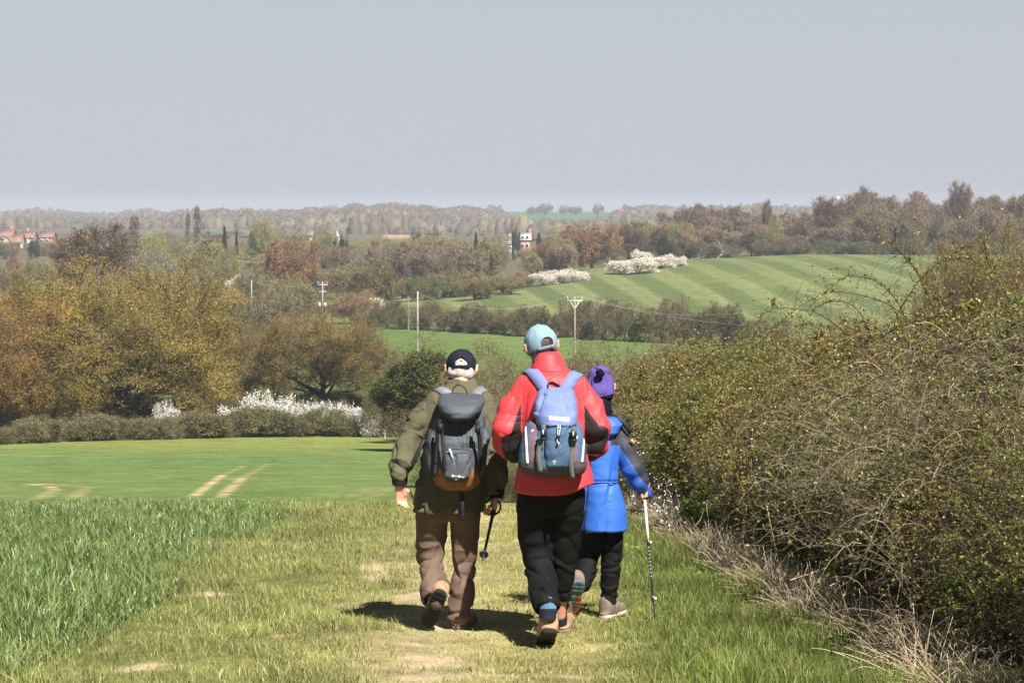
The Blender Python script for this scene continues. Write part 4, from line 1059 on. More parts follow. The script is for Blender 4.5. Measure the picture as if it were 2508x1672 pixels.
# a few tall dead stalks, each on its own
R4 = np.random.default_rng(77)
STK = ['tallest leaning dead stalk over the black hedge gap', 'dead stalk leaning right over the low bramble', 'straight dead stalk tipping up by the low bramble', 'dead stalk lying toward the lower right corner', 'upright dead stalk near the lower right corner', 'short bent stalk at the lower right corner', 'upright dead stalk in the middle of the straw', 'dead stalk leaning right above the straw', 'short stalk at the far part of the straw', 'stalk lying nearly flat over the dark gap', 'longest stalk slanting right across the dark gap']
for k, (x0, y0, x1, y1, Y) in enumerate([(1915, 1465, 1880, 1240, 16.2), (2058, 1480, 2110, 1330, 14.4), (2210, 1380, 2180, 1560, 13.2), (2290, 1660, 2420, 1570, 12.0), (2240, 1640, 2240, 1480, 12.4), (2330, 1560, 2420, 1600, 12.0), (1732, 1330, 1730, 1225, 19.2), (1805, 1370, 1830, 1235, 18.0), (1700, 1290, 1725, 1250, 20.4), (2020, 1440, 2110, 1395, 14.8), (1935, 1420, 2070, 1375, 15.4)]):
    P = np.array([[(px - CX) / FPX * Y, Y + dy, CZ - (py - HY) / FPX * Y] for px, py, dy in ((x0, y0, 0), (x0 * .6 + x1 * .4 + 6, y0 * .6 + y1 * .4, .03), (x1, y1, .05))])
    t = np.linspace(0, 2, 9); Pi = np.stack([np.interp(t, [0, 1, 2], P[:, i]) for i in range(3)], -1); Pi[1:-1] = (Pi[:-2] + 2 * Pi[1:-1] + Pi[2:]) / 4
    V, F = tubes(Pi[None], np.linspace(.0038, .002, 9)[None], 5)
    tag(obj_np('dead_stalk', V, F, [M['straw']]), STK[k], 'dead stalk', 'dead stalks along the hedge foot')

# ------------------------------------------------------------------ grass and young wheat
def blades(name, label, X, Y, h, w, lean, mat, seed, segs=2, cat='grass'):
    r = np.random.default_rng(seed); n = len(X)
    B = np.stack([X, Y, ground(X, Y) - .004], -1)
    a = r.uniform(0, 6.28, n); ld = np.stack([np.cos(a), np.sin(a), np.zeros(n)], -1)
    b = a + r.normal(1.57, .6, n); sd_ = np.stack([np.cos(b), np.sin(b), np.zeros(n)], -1)
    rows = []
    tw = {2: [(0, 1), (.5, .85)], 3: [(0, .8), (.35, 1), (.7, .75)]}[segs]
    le = lean * r.uniform(.2, 1.8, n)
    def pos(t):
        return B + np.stack([np.zeros(n), np.zeros(n), h * (t - .28 * le * t * t)], -1) + ld * (h * le * t * t)[:, None]
    for t, k in tw:
        p = pos(t); rows += [p - sd_ * (w * k / 2)[:, None], p + sd_ * (w * k / 2)[:, None]]
    rows.append(pos(1.0))
    nv = len(rows)
    V = np.stack(rows, 1).reshape(-1, 3)
    k = np.arange(n)[:, None] * nv
    Q = [k + [2 * i, 2 * i + 1, 2 * i + 3, 2 * i + 2] for i in range(len(tw) - 1)]
    T_ = k + [nv - 3, nv - 2, nv - 1]
    tag(obj_np(name, V, [np.concatenate(Q), T_], [M[mat]]), label, cat, kind='stuff')

def scatter(n, seed, Y0=10.5, Y1=27.5, pad=.7):
    r = np.random.default_rng(seed)
    Y = r.uniform(Y0, Y1, n) ** 1.0
    X = r.uniform(-1, 1, n) * (.209 * Y1 + pad)
    keep = (X > -.209 * Y - pad) & (X < np.minimum(.209 * Y + pad, hedge_edge(Y) + .35))
    return X[keep], Y[keep], r
def clumpy(x, Y, seed, s=2.0):
    return np.clip(.5 + .55 * fbm2(x, Y, seed, 4, s), 0, 1)

X, Y, r = scatter(330000, 1)
c = clumpy(X, Y, 21, 2.6); keep = (X > -1.45 + .3 * c) & (X < .7 + .25 * fbm2(X, Y, 22, 2, 1.0)) & (r.random(len(X)) < (1.1 - soil_amt(X, Y) * 1.15) * (1 - .6 * np.exp(-((X + .55 + .12 * np.sin(Y * .7)) / .42) ** 2)))
X, Y = X[keep], Y[keep]; c = c[keep]; n = len(X)
blades('short_grass', 'short worn straw and green grass of the walked track', X, Y, (.018 + .035 * c) * r.uniform(.6, 1.5, n), r.uniform(.003, .0055, n), np.full(n, .9), 'grass_mix', 31)
X, Y, r = scatter(250000, 2)
c = clumpy(X, Y, 23, 3.2); keep = (X < -1.05 + .5 * c) & (X > wheat_edge(Y) - .25) & (r.random(len(X)) < (.55 + .6 * c) * (1.1 - soil_amt(X, Y)))
X, Y = X[keep], Y[keep]; c = c[keep]; n = len(X)
blades('rough_grass', 'rough olive grass between the wheat and the track', X, Y, (.03 + .085 * c ** 1.5) * r.uniform(.6, 1.4, n), r.uniform(.003, .0055, n), np.full(n, .75), 'grass_olive', 32)
X, Y, r = scatter(330000, 3)
c = clumpy(X, Y, 24, 2.2); keep = (X > .38 + .3 * (1 - c)) & (r.random(len(X)) < .7 + .5 * c)
X, Y = X[keep], Y[keep]; c = c[keep]; n = len(X)
hh = np.clip((X - .3) / .8, .25, 1)
blades('bank_grass', 'lush green grass on the bank below the hedge', X, Y, (.035 + .12 * c) * hh * r.uniform(.6, 1.4, n), r.uniform(.003, .006, n), np.full(n, .6), 'grass_lush', 33)
X, Y, r = scatter(240000, 4, Y1=29)
c = clumpy(X, Y, 25, 1.8); keep = (r.random(len(X)) < np.clip((wheat_edge(Y) + .22 - X) / .4 + .25 * fbm2(X, Y, 26, 2, 5.), 0, 1))
X, Y = X[keep], Y[keep]; c = c[keep]; n = len(X)
blades('young_wheat', 'blue green young wheat standing left of the track', X, Y, (.11 + .055 * c) * np.interp(Y, [12, 20, 25, 29], [1.1, .95, .7, .55]) * r.uniform(.5, 1.25, n) * np.clip((wheat_edge(Y) + .25 - X) / .5, .45, 1), r.uniform(.005, .0085, n), np.full(n, .55), 'wheat', 34, 3, 'wheat')
# tall coarse leaves at the wheat corner and broad leaved weeds on the bank
X, Y, r = scatter(9000, 5); keep = (X > .7) & (fbm2(X, Y, 27, 3, 3.0) > .35)
X, Y = X[keep], Y[keep]; n = len(X)
Cc = np.stack([X, Y, ground(X, Y) + r.uniform(.02, .09, n)], -1)
V, F = rhombs(Cc, rand_dirs(n, r) + [0, 0, .3], rand_dirs(n, r) + [0, 0, 1.], r.uniform(.02, .045, n), r.uniform(.018, .035, n), .1)
tag(obj_np('broadleaf_weeds', V, [F], [M['bramble_leaf']]), 'bright green broad leaved weeds among the bank grass', 'weeds', kind='stuff')

# ------------------------------------------------------------------ smooth solid bodies from rounded shapes
class Solid:
    def __init__(s, lo, hi, vox):
        s.lo = np.array(lo, float); s.vox = vox
        s.n = np.ceil((np.array(hi) - s.lo) / vox).astype(int) + 1
        s.d = np.full(s.n, 0.2, np.float32)
    def _sub(s, lo, hi):
        a = np.clip(np.floor((np.array(lo) - s.lo) / s.vox).astype(int), 0, s.n)
        b = np.clip(np.ceil((np.array(hi) - s.lo) / s.vox).astype(int) + 1, 0, s.n)
        sl = tuple(slice(i, j) for i, j in zip(a, b))
        g = [(s.lo[k] + s.vox * np.arange(a[k], b[k])).astype(np.float32) for k in range(3)]
        return sl, g[0][:, None, None], g[1][None, :, None], g[2][None, None, :]
    def _put(s, sl, d, k, cut):
        o = s.d[sl]
        if cut:
            d = -d
            if k: h = np.maximum(k - np.abs(o - d), 0) / k; s.d[sl] = np.maximum(o, d) + h * h * k * .25
            else: s.d[sl] = np.maximum(o, d)
        else:
            if k: h = np.maximum(k - np.abs(o - d), 0) / k; s.d[sl] = np.minimum(o, d) - h * h * k * .25
            else: s.d[sl] = np.minimum(o, d)
    def cone(s, a, b, ra, rb, k=.02, cut=False, sq=None):
        a = np.array(a, float); b = np.array(b, float); m = max(ra, rb) * (max(sq) if sq else 1) + .05
        sl, x, y, z = s._sub(np.minimum(a, b) - m, np.maximum(a, b) + m)
        if min(i.stop - i.start for i in sl) <= 0: return s
        ab = b - a; L2 = max(float(ab @ ab), 1e-9)
        t = np.clip(((x - a[0]) * ab[0] + (y - a[1]) * ab[1] + (z - a[2]) * ab[2]) / L2, 0, 1)
        q = sq or (1, 1, 1)
        dx, dy, dz = (x - a[0] - t * ab[0]) / q[0], (y - a[1] - t * ab[1]) / q[1], (z - a[2] - t * ab[2]) / q[2]
        s._put(sl, np.sqrt(dx * dx + dy * dy + dz * dz) - (ra + (rb - ra) * t), k, cut)
        return s
    def chain(s, pts, k=.02, cut=False, sq=None):
        for (a, ra), (b, rb) in zip(pts[:-1], pts[1:]): s.cone(a, b, ra, rb, k, cut, sq)
        return s
    def ell(s, c, r, k=.02, cut=False, rot=None):
        c = np.array(c, float); r = np.array(r, float); m = r.max() + .05
        sl, x, y, z = s._sub(c - m, c + m)
        if min(i.stop - i.start for i in sl) <= 0: return s
        x, y, z = x - c[0], y - c[1], z - c[2]
        if rot is not None:
            Rm = np.array(rot); x, y, z = Rm[0][0] * x + Rm[1][0] * y + Rm[2][0] * z, Rm[0][1] * x + Rm[1][1] * y + Rm[2][1] * z, Rm[0][2] * x + Rm[1][2] * y + Rm[2][2] * z
        q = np.sqrt((x / r[0]) ** 2 + (y / r[1]) ** 2 + (z / r[2]) ** 2)
        s._put(sl, (q - 1) * r.min() * np.clip(q, .7, 1.2), k, cut)
        return s
    def loft(s, rows, k=.02, cut=False, e=2.3, round_=.02):
        """rows: (z, x0, x1, yc, b) from top to bottom; stacked super-ellipses"""
        R = np.array(sorted(rows), float)
        sl, x, y, z = s._sub((R[:, 1].min() - .06, (R[:, 3] - R[:, 4]).min() - .06, R[0, 0] - .06), (R[:, 2].max() + .06, (R[:, 3] + R[:, 4]).max() + .06, R[-1, 0] + .06))
        f = lambda i: np.interp(z, R[:, 0], R[:, i]).astype(np.float32)
        x0, x1, yc, b = f(1), f(2), f(3), f(4)
        a = (x1 - x0) / 2; cx = (x0 + x1) / 2
        q = (np.abs((x - cx) / a) ** e + np.abs((y - yc) / b) ** e) ** (1 / e)
        d = (q - 1) * np.minimum(a, b)
        dz = np.maximum(z - R[-1, 0], R[0, 0] - z) + round_
        d = d + round_
        d = np.minimum(np.maximum(d, dz), 0) + np.sqrt(np.maximum(d, 0) ** 2 + np.maximum(dz, 0) ** 2) - round_
        s._put(sl, d, k, cut)
        return s
    def mesh(s):
        d = s.d; ins = d < 0
        nx, ny, nz = d.shape
        c = np.zeros((nx - 1, ny - 1, nz - 1), np.int8)
        for i in (0, 1):
            for j in (0, 1):
                for k in (0, 1):
                    c += ins[i:nx - 1 + i, j:ny - 1 + j, k:nz - 1 + k]
        act = (c > 0) & (c < 8)
        I = np.argwhere(act); idm = -np.ones(act.shape, np.int64); idm[act] = np.arange(len(I))
        acc = np.zeros((len(I), 3)); cnt = np.zeros(len(I))
        cor = [(i, j, k) for i in (0, 1) for j in (0, 1) for k in (0, 1)]
        val = {q: d[I[:, 0] + q[0], I[:, 1] + q[1], I[:, 2] + q[2]] for q in cor}
        for p in cor:
            for ax in range(3):
                if p[ax] == 0:
                    q = list(p); q[ax] = 1; q = tuple(q)
                    a, b = val[p], val[q]; m = (a < 0) != (b < 0)
                    t = np.where(m, a / np.where(m, a - b, 1), 0)
                    e = np.zeros((len(I), 3)); e += p; e[:, ax] += t
                    acc += e * m[:, None]; cnt += m
        V = s.lo + (I + acc / cnt[:, None]) * s.vox
        Fs = []
        for ax in range(3):
            sh = [slice(1, -1)] * 3; s0 = list(sh); s1 = list(sh); s0[ax] = slice(0, -1); s1[ax] = slice(1, None)
            a = ins[tuple(s0)]; b = ins[tuple(s1)]
            E = np.argwhere(a != b); 
            if not len(E): continue
            fl = a[tuple(E.T)]
            E = E + 1; E[:, ax] -= 1
            u, v = (ax + 1) % 3, (ax + 2) % 3
            def g(du, dv):
                q = E.copy(); q[:, u] -= du; q[:, v] -= dv
                return idm[q[:, 0], q[:, 1], q[:, 2]]
            Q = np.stack([g(1, 1), g(0, 1), g(0, 0), g(1, 0)], -1)
            Q[~fl] = Q[~fl][:, ::-1]
            Fs.append(Q[(Q >= 0).all(1)])
        return V, np.concatenate(Fs)

def vnormals(V, F):
    n = np.cross(V[F[:, 2]] - V[F[:, 0]], V[F[:, 3]] - V[F[:, 1]])
    N = np.zeros_like(V)
    for k in range(4): np.add.at(N, F[:, k], n)
    return norm(N)

def smooth_mesh(V, F, it=2):
    for _ in range(it):
        A = np.zeros_like(V); c = np.zeros(len(V))
        for k in range(4):
            np.add.at(A, F[:, k], V[F[:, (k + 1) % 4]]); np.add.at(c, F[:, k], 1)
            np.add.at(A, F[:, k], V[F[:, k - 1]]); np.add.at(c, F[:, k], 1)
        V = V * .5 + A / c[:, None] * .5
    return V

def snoise(P, seed, s):
    r = np.random.default_rng(seed); o = np.zeros(len(P)); w = P * 1.0
    for i in range(5):
        k = r.normal(size=3); k /= np.linalg.norm(k); k2 = r.normal(size=3)
        o += np.sin((P @ k) * s * r.uniform(.6, 1.6) + r.random() * 6 + 1.3 * np.sin(P @ k2 * s * .45 + r.random() * 6))
    return o / 3.2

def creases(P, seed, s, sharp=2.0):
    """sharp valleys between broad soft folds, value 0..1"""
    return 1 - np.abs(snoise(P, seed, s)).clip(0, 1) ** (1 / sharp)

def folds(P, seed, s, k=3.0):
    """irregular cloth folds, about -1..1: narrow raised ridges and narrow sunk creases"""
    a = 1 - np.abs(snoise(P, seed, s)).clip(0, 1); b = 1 - np.abs(snoise(P * 1.13 + .3, seed + 500, s * .8)).clip(0, 1)
    return a ** k * .8 - b ** (k + 1.5) * 1.2

from mathutils.bvhtree import BVHTree
def tree_of(V, F):
    return BVHTree.FromPolygons([tuple(v) for v in V], [tuple(int(i) for i in f) for f in F])
def hug(bvh, pts, w, off=.008, n=22, th=.008, cam_ray=None, m=0):
    """strap that lies on a surface"""
    P = spline(pts, n); Q = []; N = []
    for q in P:
        if cam_ray is not None:
            o = Vector(cam_ray); d = (Vector(q) - o).normalized(); h = bvh.ray_cast(o, d)
            if h[0] is None: h = bvh.find_nearest(Vector(q))
        else: h = bvh.find_nearest(Vector(q))
        Q.append(h[0]); N.append(h[1])
    Q = np.array(Q); N = np.array(N)
    for _ in range(3):
        N[1:-1] = N[:-2] + N[1:-1] + N[2:]; N = norm(N)
    Q = Q + N * off
    for _ in range(2): Q[1:-1] = (Q[:-2] + 2 * Q[1:-1] + Q[2:]) / 4
    T = norm(np.gradient(Q, axis=0))
    return ribbon(Q, np.cross(T, N), w, th)

def solid_obj(name, S_, mats, parent, disp=None, face_mat=None, sm=2, origin=(0, 0, 0)):
    V, F = S_.mesh()
    V = smooth_mesh(V, F, sm)
    if disp is not None:
        N = vnormals(V, F); V = V + N * disp(V)[:, None]
        V = smooth_mesh(V, F, 1)
    mi = None
    if face_mat is not None:
        C = V[F].mean(1); mi = face_mat(C)
    return obj_np(name, V - np.array(origin), [F], mats, parent, mi, smooth=True)

def ribbon(P, Wd, w, th=.004):
    """flat strap with thickness along P (K,3), width direction Wd (3,) or (K,3)"""
    P = np.asarray(P, float); K = len(P)
    T = norm(np.gradient(P, axis=0)); Wd = norm(np.broadcast_to(np.asarray(Wd, float), P.shape) * 1.0)
    Wd = norm(Wd - (Wd * T).sum(-1, keepdims=True) * T); N = np.cross(T, Wd)
    w = np.broadcast_to(w, K)[:, None] / 2
    R_ = np.stack([P - Wd * w - N * th / 2, P + Wd * w - N * th / 2, P + Wd * w + N * th / 2, P - Wd * w + N * th / 2], 1)
    idx = np.arange(K * 4).reshape(K, 4)
    a = idx[:-1]; b = np.roll(a, -1, 1); d_ = idx[1:]; c = np.roll(d_, -1, 1)
    F = np.stack([a, b, c, d_], -1).reshape(-1, 4)
    F = np.concatenate([F, idx[:1, ::-1], idx[-1:]])
    return R_.reshape(-1, 3), F

def spline(pts, n=16):
    P = np.array(pts, float); m = len(P)
    t = np.linspace(0, m - 1, n); o = []
    for q in t:
        i = min(int(q), m - 2); f = q - i
        p0, p1, p2, p3 = P[max(i - 1, 0)], P[i], P[i + 1], P[min(i + 2, m - 1)]
        o.append(.5 * ((2 * p1) + (-p0 + p2) * f + (2 * p0 - 5 * p1 + 4 * p2 - p3) * f * f + (-p0 + 3 * p1 - 3 * p2 + p3) * f ** 3))
    return np.array(o)

def boxy(c, s, rot=None, bev=.15):
    """small bevelled block"""
    s = np.array(s, float) / 2; b = min(s) * bev * 2
    V = []
    for z, ins in ((-s[2], b), (-s[2] + b, 0), (s[2] - b, 0), (s[2], b)):
        for x, y in ((-1, -1), (1, -1), (1, 1), (-1, 1)):
            V.append((x * (s[0] - ins), y * (s[1] - ins), z))
    V = np.array(V)
    if rot is not None: V = V @ np.array(rot).T
    V = V + np.array(c)
    F = [[3, 2, 1, 0], [12, 13, 14, 15]]
    for l in range(3):
        for i in range(4): F.append([l * 4 + i, l * 4 + (i + 1) % 4, l * 4 + 4 + (i + 1) % 4, l * 4 + 4 + i])
    return V, np.array(F)

class Pose:
    """maps photo positions to places round a person standing Y0 metres away"""
    def __init__(s, Y0, pxbase):
        s.Y0 = Y0; s.X0 = (pxbase - CX) / FPX * Y0; s.Z0 = float(ground(s.X0, Y0)); s.o = np.array([s.X0, Y0, s.Z0])
    def p(s, px, py, dy=0.0):
        Y = s.Y0 + dy
        return np.array([(px - CX) / FPX * Y - s.X0, dy, CZ - (py - HY) / FPX * Y - s.Z0])
    def row(s, py, pl, pr, yc, b):
        a = s.p(pl, py, yc - b * .3); c = s.p(pr, py, yc - b * .3)
        return (a[2], a[0], c[0], yc, b)
    def px(s, P):
        Y = s.Y0 + P[:, 1]
        return CX + (P[:, 0] + s.X0) / Y * FPX, HY + (CZ - P[:, 2] - s.Z0) / Y * FPX

def hand(S_, w, d, pn, thumb, size=1.0, curl=.5, k=.005, spread=.12):
    """palm, four unequal fingers and a thumb. w wrist, d pointing direction, pn palm facing, thumb side direction"""
    d = norm(np.array(d, float)); pn = norm(np.array(pn, float) - d * (np.array(pn) @ d)); sd = norm(np.cross(d, pn))
    if sd @ np.array(thumb) < 0: sd = -sd
    w = np.array(w, float)
    for o_ in (-.027, -.009, .009, .027):
        S_.cone(w + sd * o_ * .7 * size, w + d * .085 * size + sd * o_ * size, .014 * size, .0125 * size, .012)
    S_.cone(w + d * .015 + pn * .008 + sd * .02, w + d * .055 + pn * .008 + sd * .028 * size, .014, .012, .01)
    L = [(.027, .042, .026, .021), (.009, .046, .029, .022), (-.009, .042, .027, .021), (-.027, .033, .021, .018)]
    for i, (o_, l1, l2, l3) in enumerate(L):
        p = w + d * .088 * size + sd * o_ * size
        a = curl * (.8 + .12 * i); dirn = d + sd * (o_ * spread * 10)
        r = .0088 * size
        for l, f in ((l1, a), (l2, a * 2.1), (l3, a * 3.0)):
            v = norm(dirn) * math.cos(f) + pn * math.sin(f)
            q = p + v * l * size; S_.cone(p, q, r, r * .92, k); p = q; r *= .92
    p = w + d * .022 * size + sd * .028 * size
    for v, l, r in ((norm(d * .55 + sd * .75 + pn * .35), .036, .0115), (norm(d * .85 + sd * .35 + pn * .45), .030, .0098), (norm(d * .9 + sd * .05 + pn * .5), .024, .009)):
        q = p + v * l * size; S_.cone(p, q, r * size, r * size * .92, k); p = q

def head(S_, c, fw, up, size=1.0):
    """skull, jaw, nose, brow, lips, ears; c skull centre, fw facing direction, up"""
    up = norm(np.array(up, float)); fw = norm(np.array(fw, float) - up * (np.array(fw) @ up)); rt = np.cross(fw, up)
    c = np.array(c, float); R_ = np.stack([rt, fw, up], 1)
    P = lambda x, y, z: c + (rt * x + fw * y + up * z) * size
    S_.ell(P(0, -.005, .02), np.array([.077, .097, .098]) * size, .02, rot=R_)
    S_.ell(P(0, .035, -.055), np.array([.058, .062, .07]) * size, .03, rot=R_)
    S_.cone(P(0, .07, -.095), P(0, .055, -.098), .022 * size, .02 * size, .03)
    S_.cone(P(0, .094, .005), P(0, .115, -.035), .008 * size, .014 * size, .01)
    S_.cone(P(-.03, .087, .022), P(.03, .087, .022), .012 * size, .012 * size, .015)
    S_.cone(P(-.02, .092, -.062), P(.02, .092, -.062), .008 * size, .008 * size, .008)
    for sx in (-1, 1):
        S_.ell(P(sx * .031, .098, .003), np.array([.016, .012, .01]) * size, .004, cut=True, rot=R_)
        for a, b, r1, r2 in (((.077, -.005, .03), (.094, -.018, .018), .009, .009), ((.094, -.018, .018), (.092, -.018, -.012), .009, .008), ((.092, -.018, -.012), (.078, -.006, -.034), .008, .008)):
            S_.cone(P(sx * a[0], *a[1:]), P(sx * b[0], *b[1:]), r1 * size, r2 * size, .008)
        S_.ell(P(sx * .084, -.010, 0), np.array([.006, .02, .028]) * size, .008, rot=R_)
    return P, R_

def rotm(axis, deg):
    return np.array(Matrix.Rotation(math.radians(deg), 3, axis))

def boot(parent, heel, fwd, up, mat_u, mat_s, size=1.0, shaft=.11, collar=None, name='boot', origin=(0, 0, 0), pads=None):
    """walking boot: shaped upper with a ridged sole. heel: point under the heel, fwd towards the toe"""
    fwd = norm(np.array(fwd, float)); up = norm(np.array(up, float) - fwd * (np.array(up) @ fwd)); rt = np.cross(fwd, up)
    Rm = np.stack([rt, fwd, up], 1)
    u = Solid((-.09, -.07, -.01), (.09, .30, .26), .006)
    u.chain([((0, .035, .055), .042), ((0, .11, .055), .040), ((0, .19, .042), .036), ((0, .235, .038), .032)], .03, sq=(1.08, 1, .95))
    u.chain([((0, .03, .05), .040), ((0, .035, .10), .041), ((0, .045, shaft + .03), .047)], .03)
    u.loft([(0.016, -.043, .043, .115, .150), (.035, -.041, .041, .115, .148)], .02, e=2.4, round_=.01)
    u.cone((0, .045, shaft + .06), (0, .045, shaft + .12), .036, .04, .0, cut=True)
    u.cone((-.2, .1, shaft + .105), (.2, .1, shaft + .115), .06, .06, .01, cut=True)
    def dispu(P):
        return -.002 * creases(P, 4, 70) * (P[:, 1] > .06)
    V, F = u.mesh(); V = smooth_mesh(V, F, 2); N = vnormals(V, F); V = V + N * dispu(V)[:, None]
    C = V[F].mean(1)
    mi = np.where((C[:, 2] > shaft - .002) | ((np.abs(C[:, 0]) < .022) & (C[:, 1] > .09) & (C[:, 2] > .07)), 1, 0)
    mi = np.where((C[:, 2] < .045) & (C[:, 1] > .17), 1, mi)
    V = V * size @ Rm.T + np.array(heel) - np.array(origin)
    b = obj_np(name, V, [F], [mat_u, collar or mat_u], parent, mi, True)
    s_ = Solid((-.09, -.07, -.04), (.09, .32, .05), .0055)
    for yy, w_, l_ in ((.03, .040, .055), (.10, .036, .09), (.185, .048, .085)):
        s_.loft([(-.006, -w_, w_, yy, l_), (.020, -w_ * 1.05, w_ * 1.05, yy, l_ * 1.03)], .02, e=2.5, round_=.008)
    for q in range(9):
        yy = -.02 + q * .032
        if .075 < yy < .11: continue
        s_.cone((-.1, yy, -.012), (.1, yy, -.012), .0065, .0065, 0, cut=True)
    s_.cone((0, -.1, -.011), (0, .4, -.011), .005, .005, 0, cut=True)
    s_.cone((-.1, .085, -.016), (.1, .085, -.016), .014, .014, .005, cut=True)
    V, F = s_.mesh(); V = smooth_mesh(V, F, 1)
    mi = None; ms = [mat_s]
    if pads:
        C = V[F].mean(1); ms = [mat_s, pads[0], pads[1]]
        mi = np.where((C[:, 2] < .003) & (C[:, 1] < .075), 1, np.where((C[:, 2] < .003) & (C[:, 0] > .008) & (C[:, 1] > .1), 2, np.where(C[:, 2] < .003, 1, 0)))
    V = V * size @ Rm.T + np.array(heel) - np.array(origin)
    obj_np('sole', V, [F], ms, b, mi, True)
    return b

# ------------------------------------------------------------------ cloth and skin materials
C_ = {}
def cm(k, col, fold=0.0, **kw):
    C_[k] = plain_mat(k, col, **kw)
    if fold:
        nt = C_[k].node_tree; b = nt.nodes['Principled BSDF']
        tc = nd(nt, 'ShaderNodeTexCoord'); mp = nd(nt, 'ShaderNodeMapping'); mp.inputs['Rotation'].default_value = (.3, .5, .2); mp.inputs['Scale'].default_value = (1, 1, 1.5)
        nz = nd(nt, 'ShaderNodeTexNoise'); nz.inputs['Scale'].default_value = 5.0; nz.inputs['Detail'].default_value = 1.6; nz.inputs['Distortion'].default_value = .5
        nt.links.new(tc.outputs['Object'], mp.inputs[0]); nt.links.new(mp.outputs[0], nz.inputs['Vector'])
        s1 = nd(nt, 'ShaderNodeMath', operation='SUBTRACT'); s1.inputs[1].default_value = .5
        a1 = nd(nt, 'ShaderNodeMath', operation='ABSOLUTE'); p1 = nd(nt, 'ShaderNodeMath', operation='POWER'); p1.inputs[1].default_value = .75
        nt.links.new(nz.outputs[0], s1.inputs[0]); nt.links.new(s1.outputs[0], a1.inputs[0]); nt.links.new(a1.outputs[0], p1.inputs[0])
        bp = nd(nt, 'ShaderNodeBump'); bp.inputs['Strength'].default_value = fold; bp.inputs['Distance'].default_value = .03
        nt.links.new(p1.outputs[0], bp.inputs['Height'])
        if b.inputs['Normal'].links: nt.links.new(b.inputs['Normal'].links[0].from_socket, bp.inputs['Normal'])
        nt.links.new(bp.outputs[0], b.inputs['Normal'])
cm('skin', (.55, .28, .19), rough=.5, spec=.35, var=.12, scale=30)
cm('skin_deeper', (.52, .25, .17), rough=.5, spec=.35, var=.1, scale=30)  # slightly deeper skin tone, for the walker in red
cm('white_hair', (.42, .38, .34), rough=.7, var=.25, scale=90, bump=.5, bscale=200)
cm('dark_hair', (.035, .022, .018), rough=.45, spec=.5, var=.4, scale=90, bump=.5, bscale=200)
cm('olive_cloth', fold=0.75, col=(.088, .082, .050), rough=.8, spec=.12, var=.10, scale=6, bump=.15, bscale=300)
cm('olive_dark', (.05, .052, .03), rough=.8, var=.1)
cm('black_knit', (.008, .008, .010), rough=.9, var=.2, bump=.4, bscale=400)
cm('navy_cap', (.010, .011, .020), rough=.8, spec=.2, var=.2)
cm('brown_cloth', fold=0.7, col=(.13, .088, .066), rough=.85, spec=.15, var=.12, scale=8, bump=.2, bscale=300)
cm('tan_leather', (.34, .21, .13), rough=.75, spec=.25, var=.25, scale=25, bump=.3, bscale=120)
cm('brown_leather', (.10, .065, .045), rough=.7, spec=.3, var=.3, scale=25, bump=.3, bscale=120)
cm('black_rubber', (.014, .013, .012), rough=.8, spec=.3, var=.3)
cm('grey_pack', fold=0.45, col=(.058, .066, .078), rough=.62, spec=.3, var=.12, scale=9, bump=.15, bscale=350)
cm('grey_pack_dark', (.024, .027, .034), rough=.6, spec=.35, var=.12, scale=9, bump=.15, bscale=350)
cm('grey_web', (.16, .17, .19), rough=.8, var=.12)
cm('black_web', (.012, .012, .014), rough=.6, spec=.35, var=.2)
cm('rust_cloth', (.27, .115, .045), rough=.8, spec=.15, var=.2, scale=14, bump=.2, bscale=250)
cm('white_mark', (.85, .85, .83), rough=.5, var=.02)
cm('red_cloth', fold=0.35, col=(.56, .045, .050), rough=.55, spec=.3, var=.06, scale=5, bump=.1, bscale=300)
cm('charcoal_cloth', fold=0.6, col=(.016, .015, .016), rough=.6, spec=.35, var=.15, scale=6, bump=.1, bscale=300)
cm('black_trousers', fold=0.8, col=(.007, .0065, .0065), rough=.75, spec=.12, var=.2, scale=6, bump=.1, bscale=300)
cm('denim_cap', (.20, .31, .37), rough=.85, spec=.15, var=.12, scale=30, bump=.2, bscale=250)
cm('denim_strap', (.15, .22, .26), rough=.85, spec=.15, var=.12, scale=30)
cm('tan_tab', (.30, .20, .13), rough=.7)
cm('lilac_blue', fold=0.4, col=(.14, .185, .37), rough=.7, spec=.2, var=.12, scale=9, bump=.15, bscale=300)
cm('steel_blue', fold=0.4, col=(.062, .112, .19), rough=.7, spec=.2, var=.15, scale=9, bump=.15, bscale=300)
cm('mauve_mesh', (.15, .095, .12), rough=.85, var=.2, scale=20, bump=.3, bscale=400)
cm('mauve_base', (.075, .062, .072), rough=.8, var=.15)
cm('silver_tape', (.75, .75, .78), rough=.45, var=.03)
cm('olive_web', (.11, .13, .11), rough=.8, var=.12)
cm('teal_sock', (.07, .17, .24), rough=.95, var=.2, scale=60, bump=.5, bscale=300)
cm('navy_sock', (.012, .014, .028), rough=.95, var=.2, bump=.4, bscale=300)
cm('blue_cloth', fold=0.5, col=(.030, .115, .46), rough=.55, spec=.3, var=.08, scale=5, bump=.1, bscale=300)
cm('slate_cloth', fold=0.4, col=(.03, .031, .04), rough=.65, spec=.3, var=.1, scale=5, bump=.1, bscale=300)
cm('purple_fleece', fold=0.6, col=(.095, .068, .25), rough=.95, spec=.1, var=.12, scale=40, bump=.5, bscale=250)
cm('dark_fleece', (.008, .007, .014), rough=1, spec=.05, var=.3)
cm('orange_badge', (.8, .28, .08), rough=.6, var=.2)
cm('taupe_leather', (.17, .13, .11), rough=.75, var=.25, scale=25)
cm('pale_rubber', (.50, .42, .36), rough=.8, var=.15)
cm('sole_grey', (.10, .13, .13), rough=.75, var=.4, scale=30)
cm('sole_green', (.09, .15, .14), rough=.75, var=.3, scale=30)
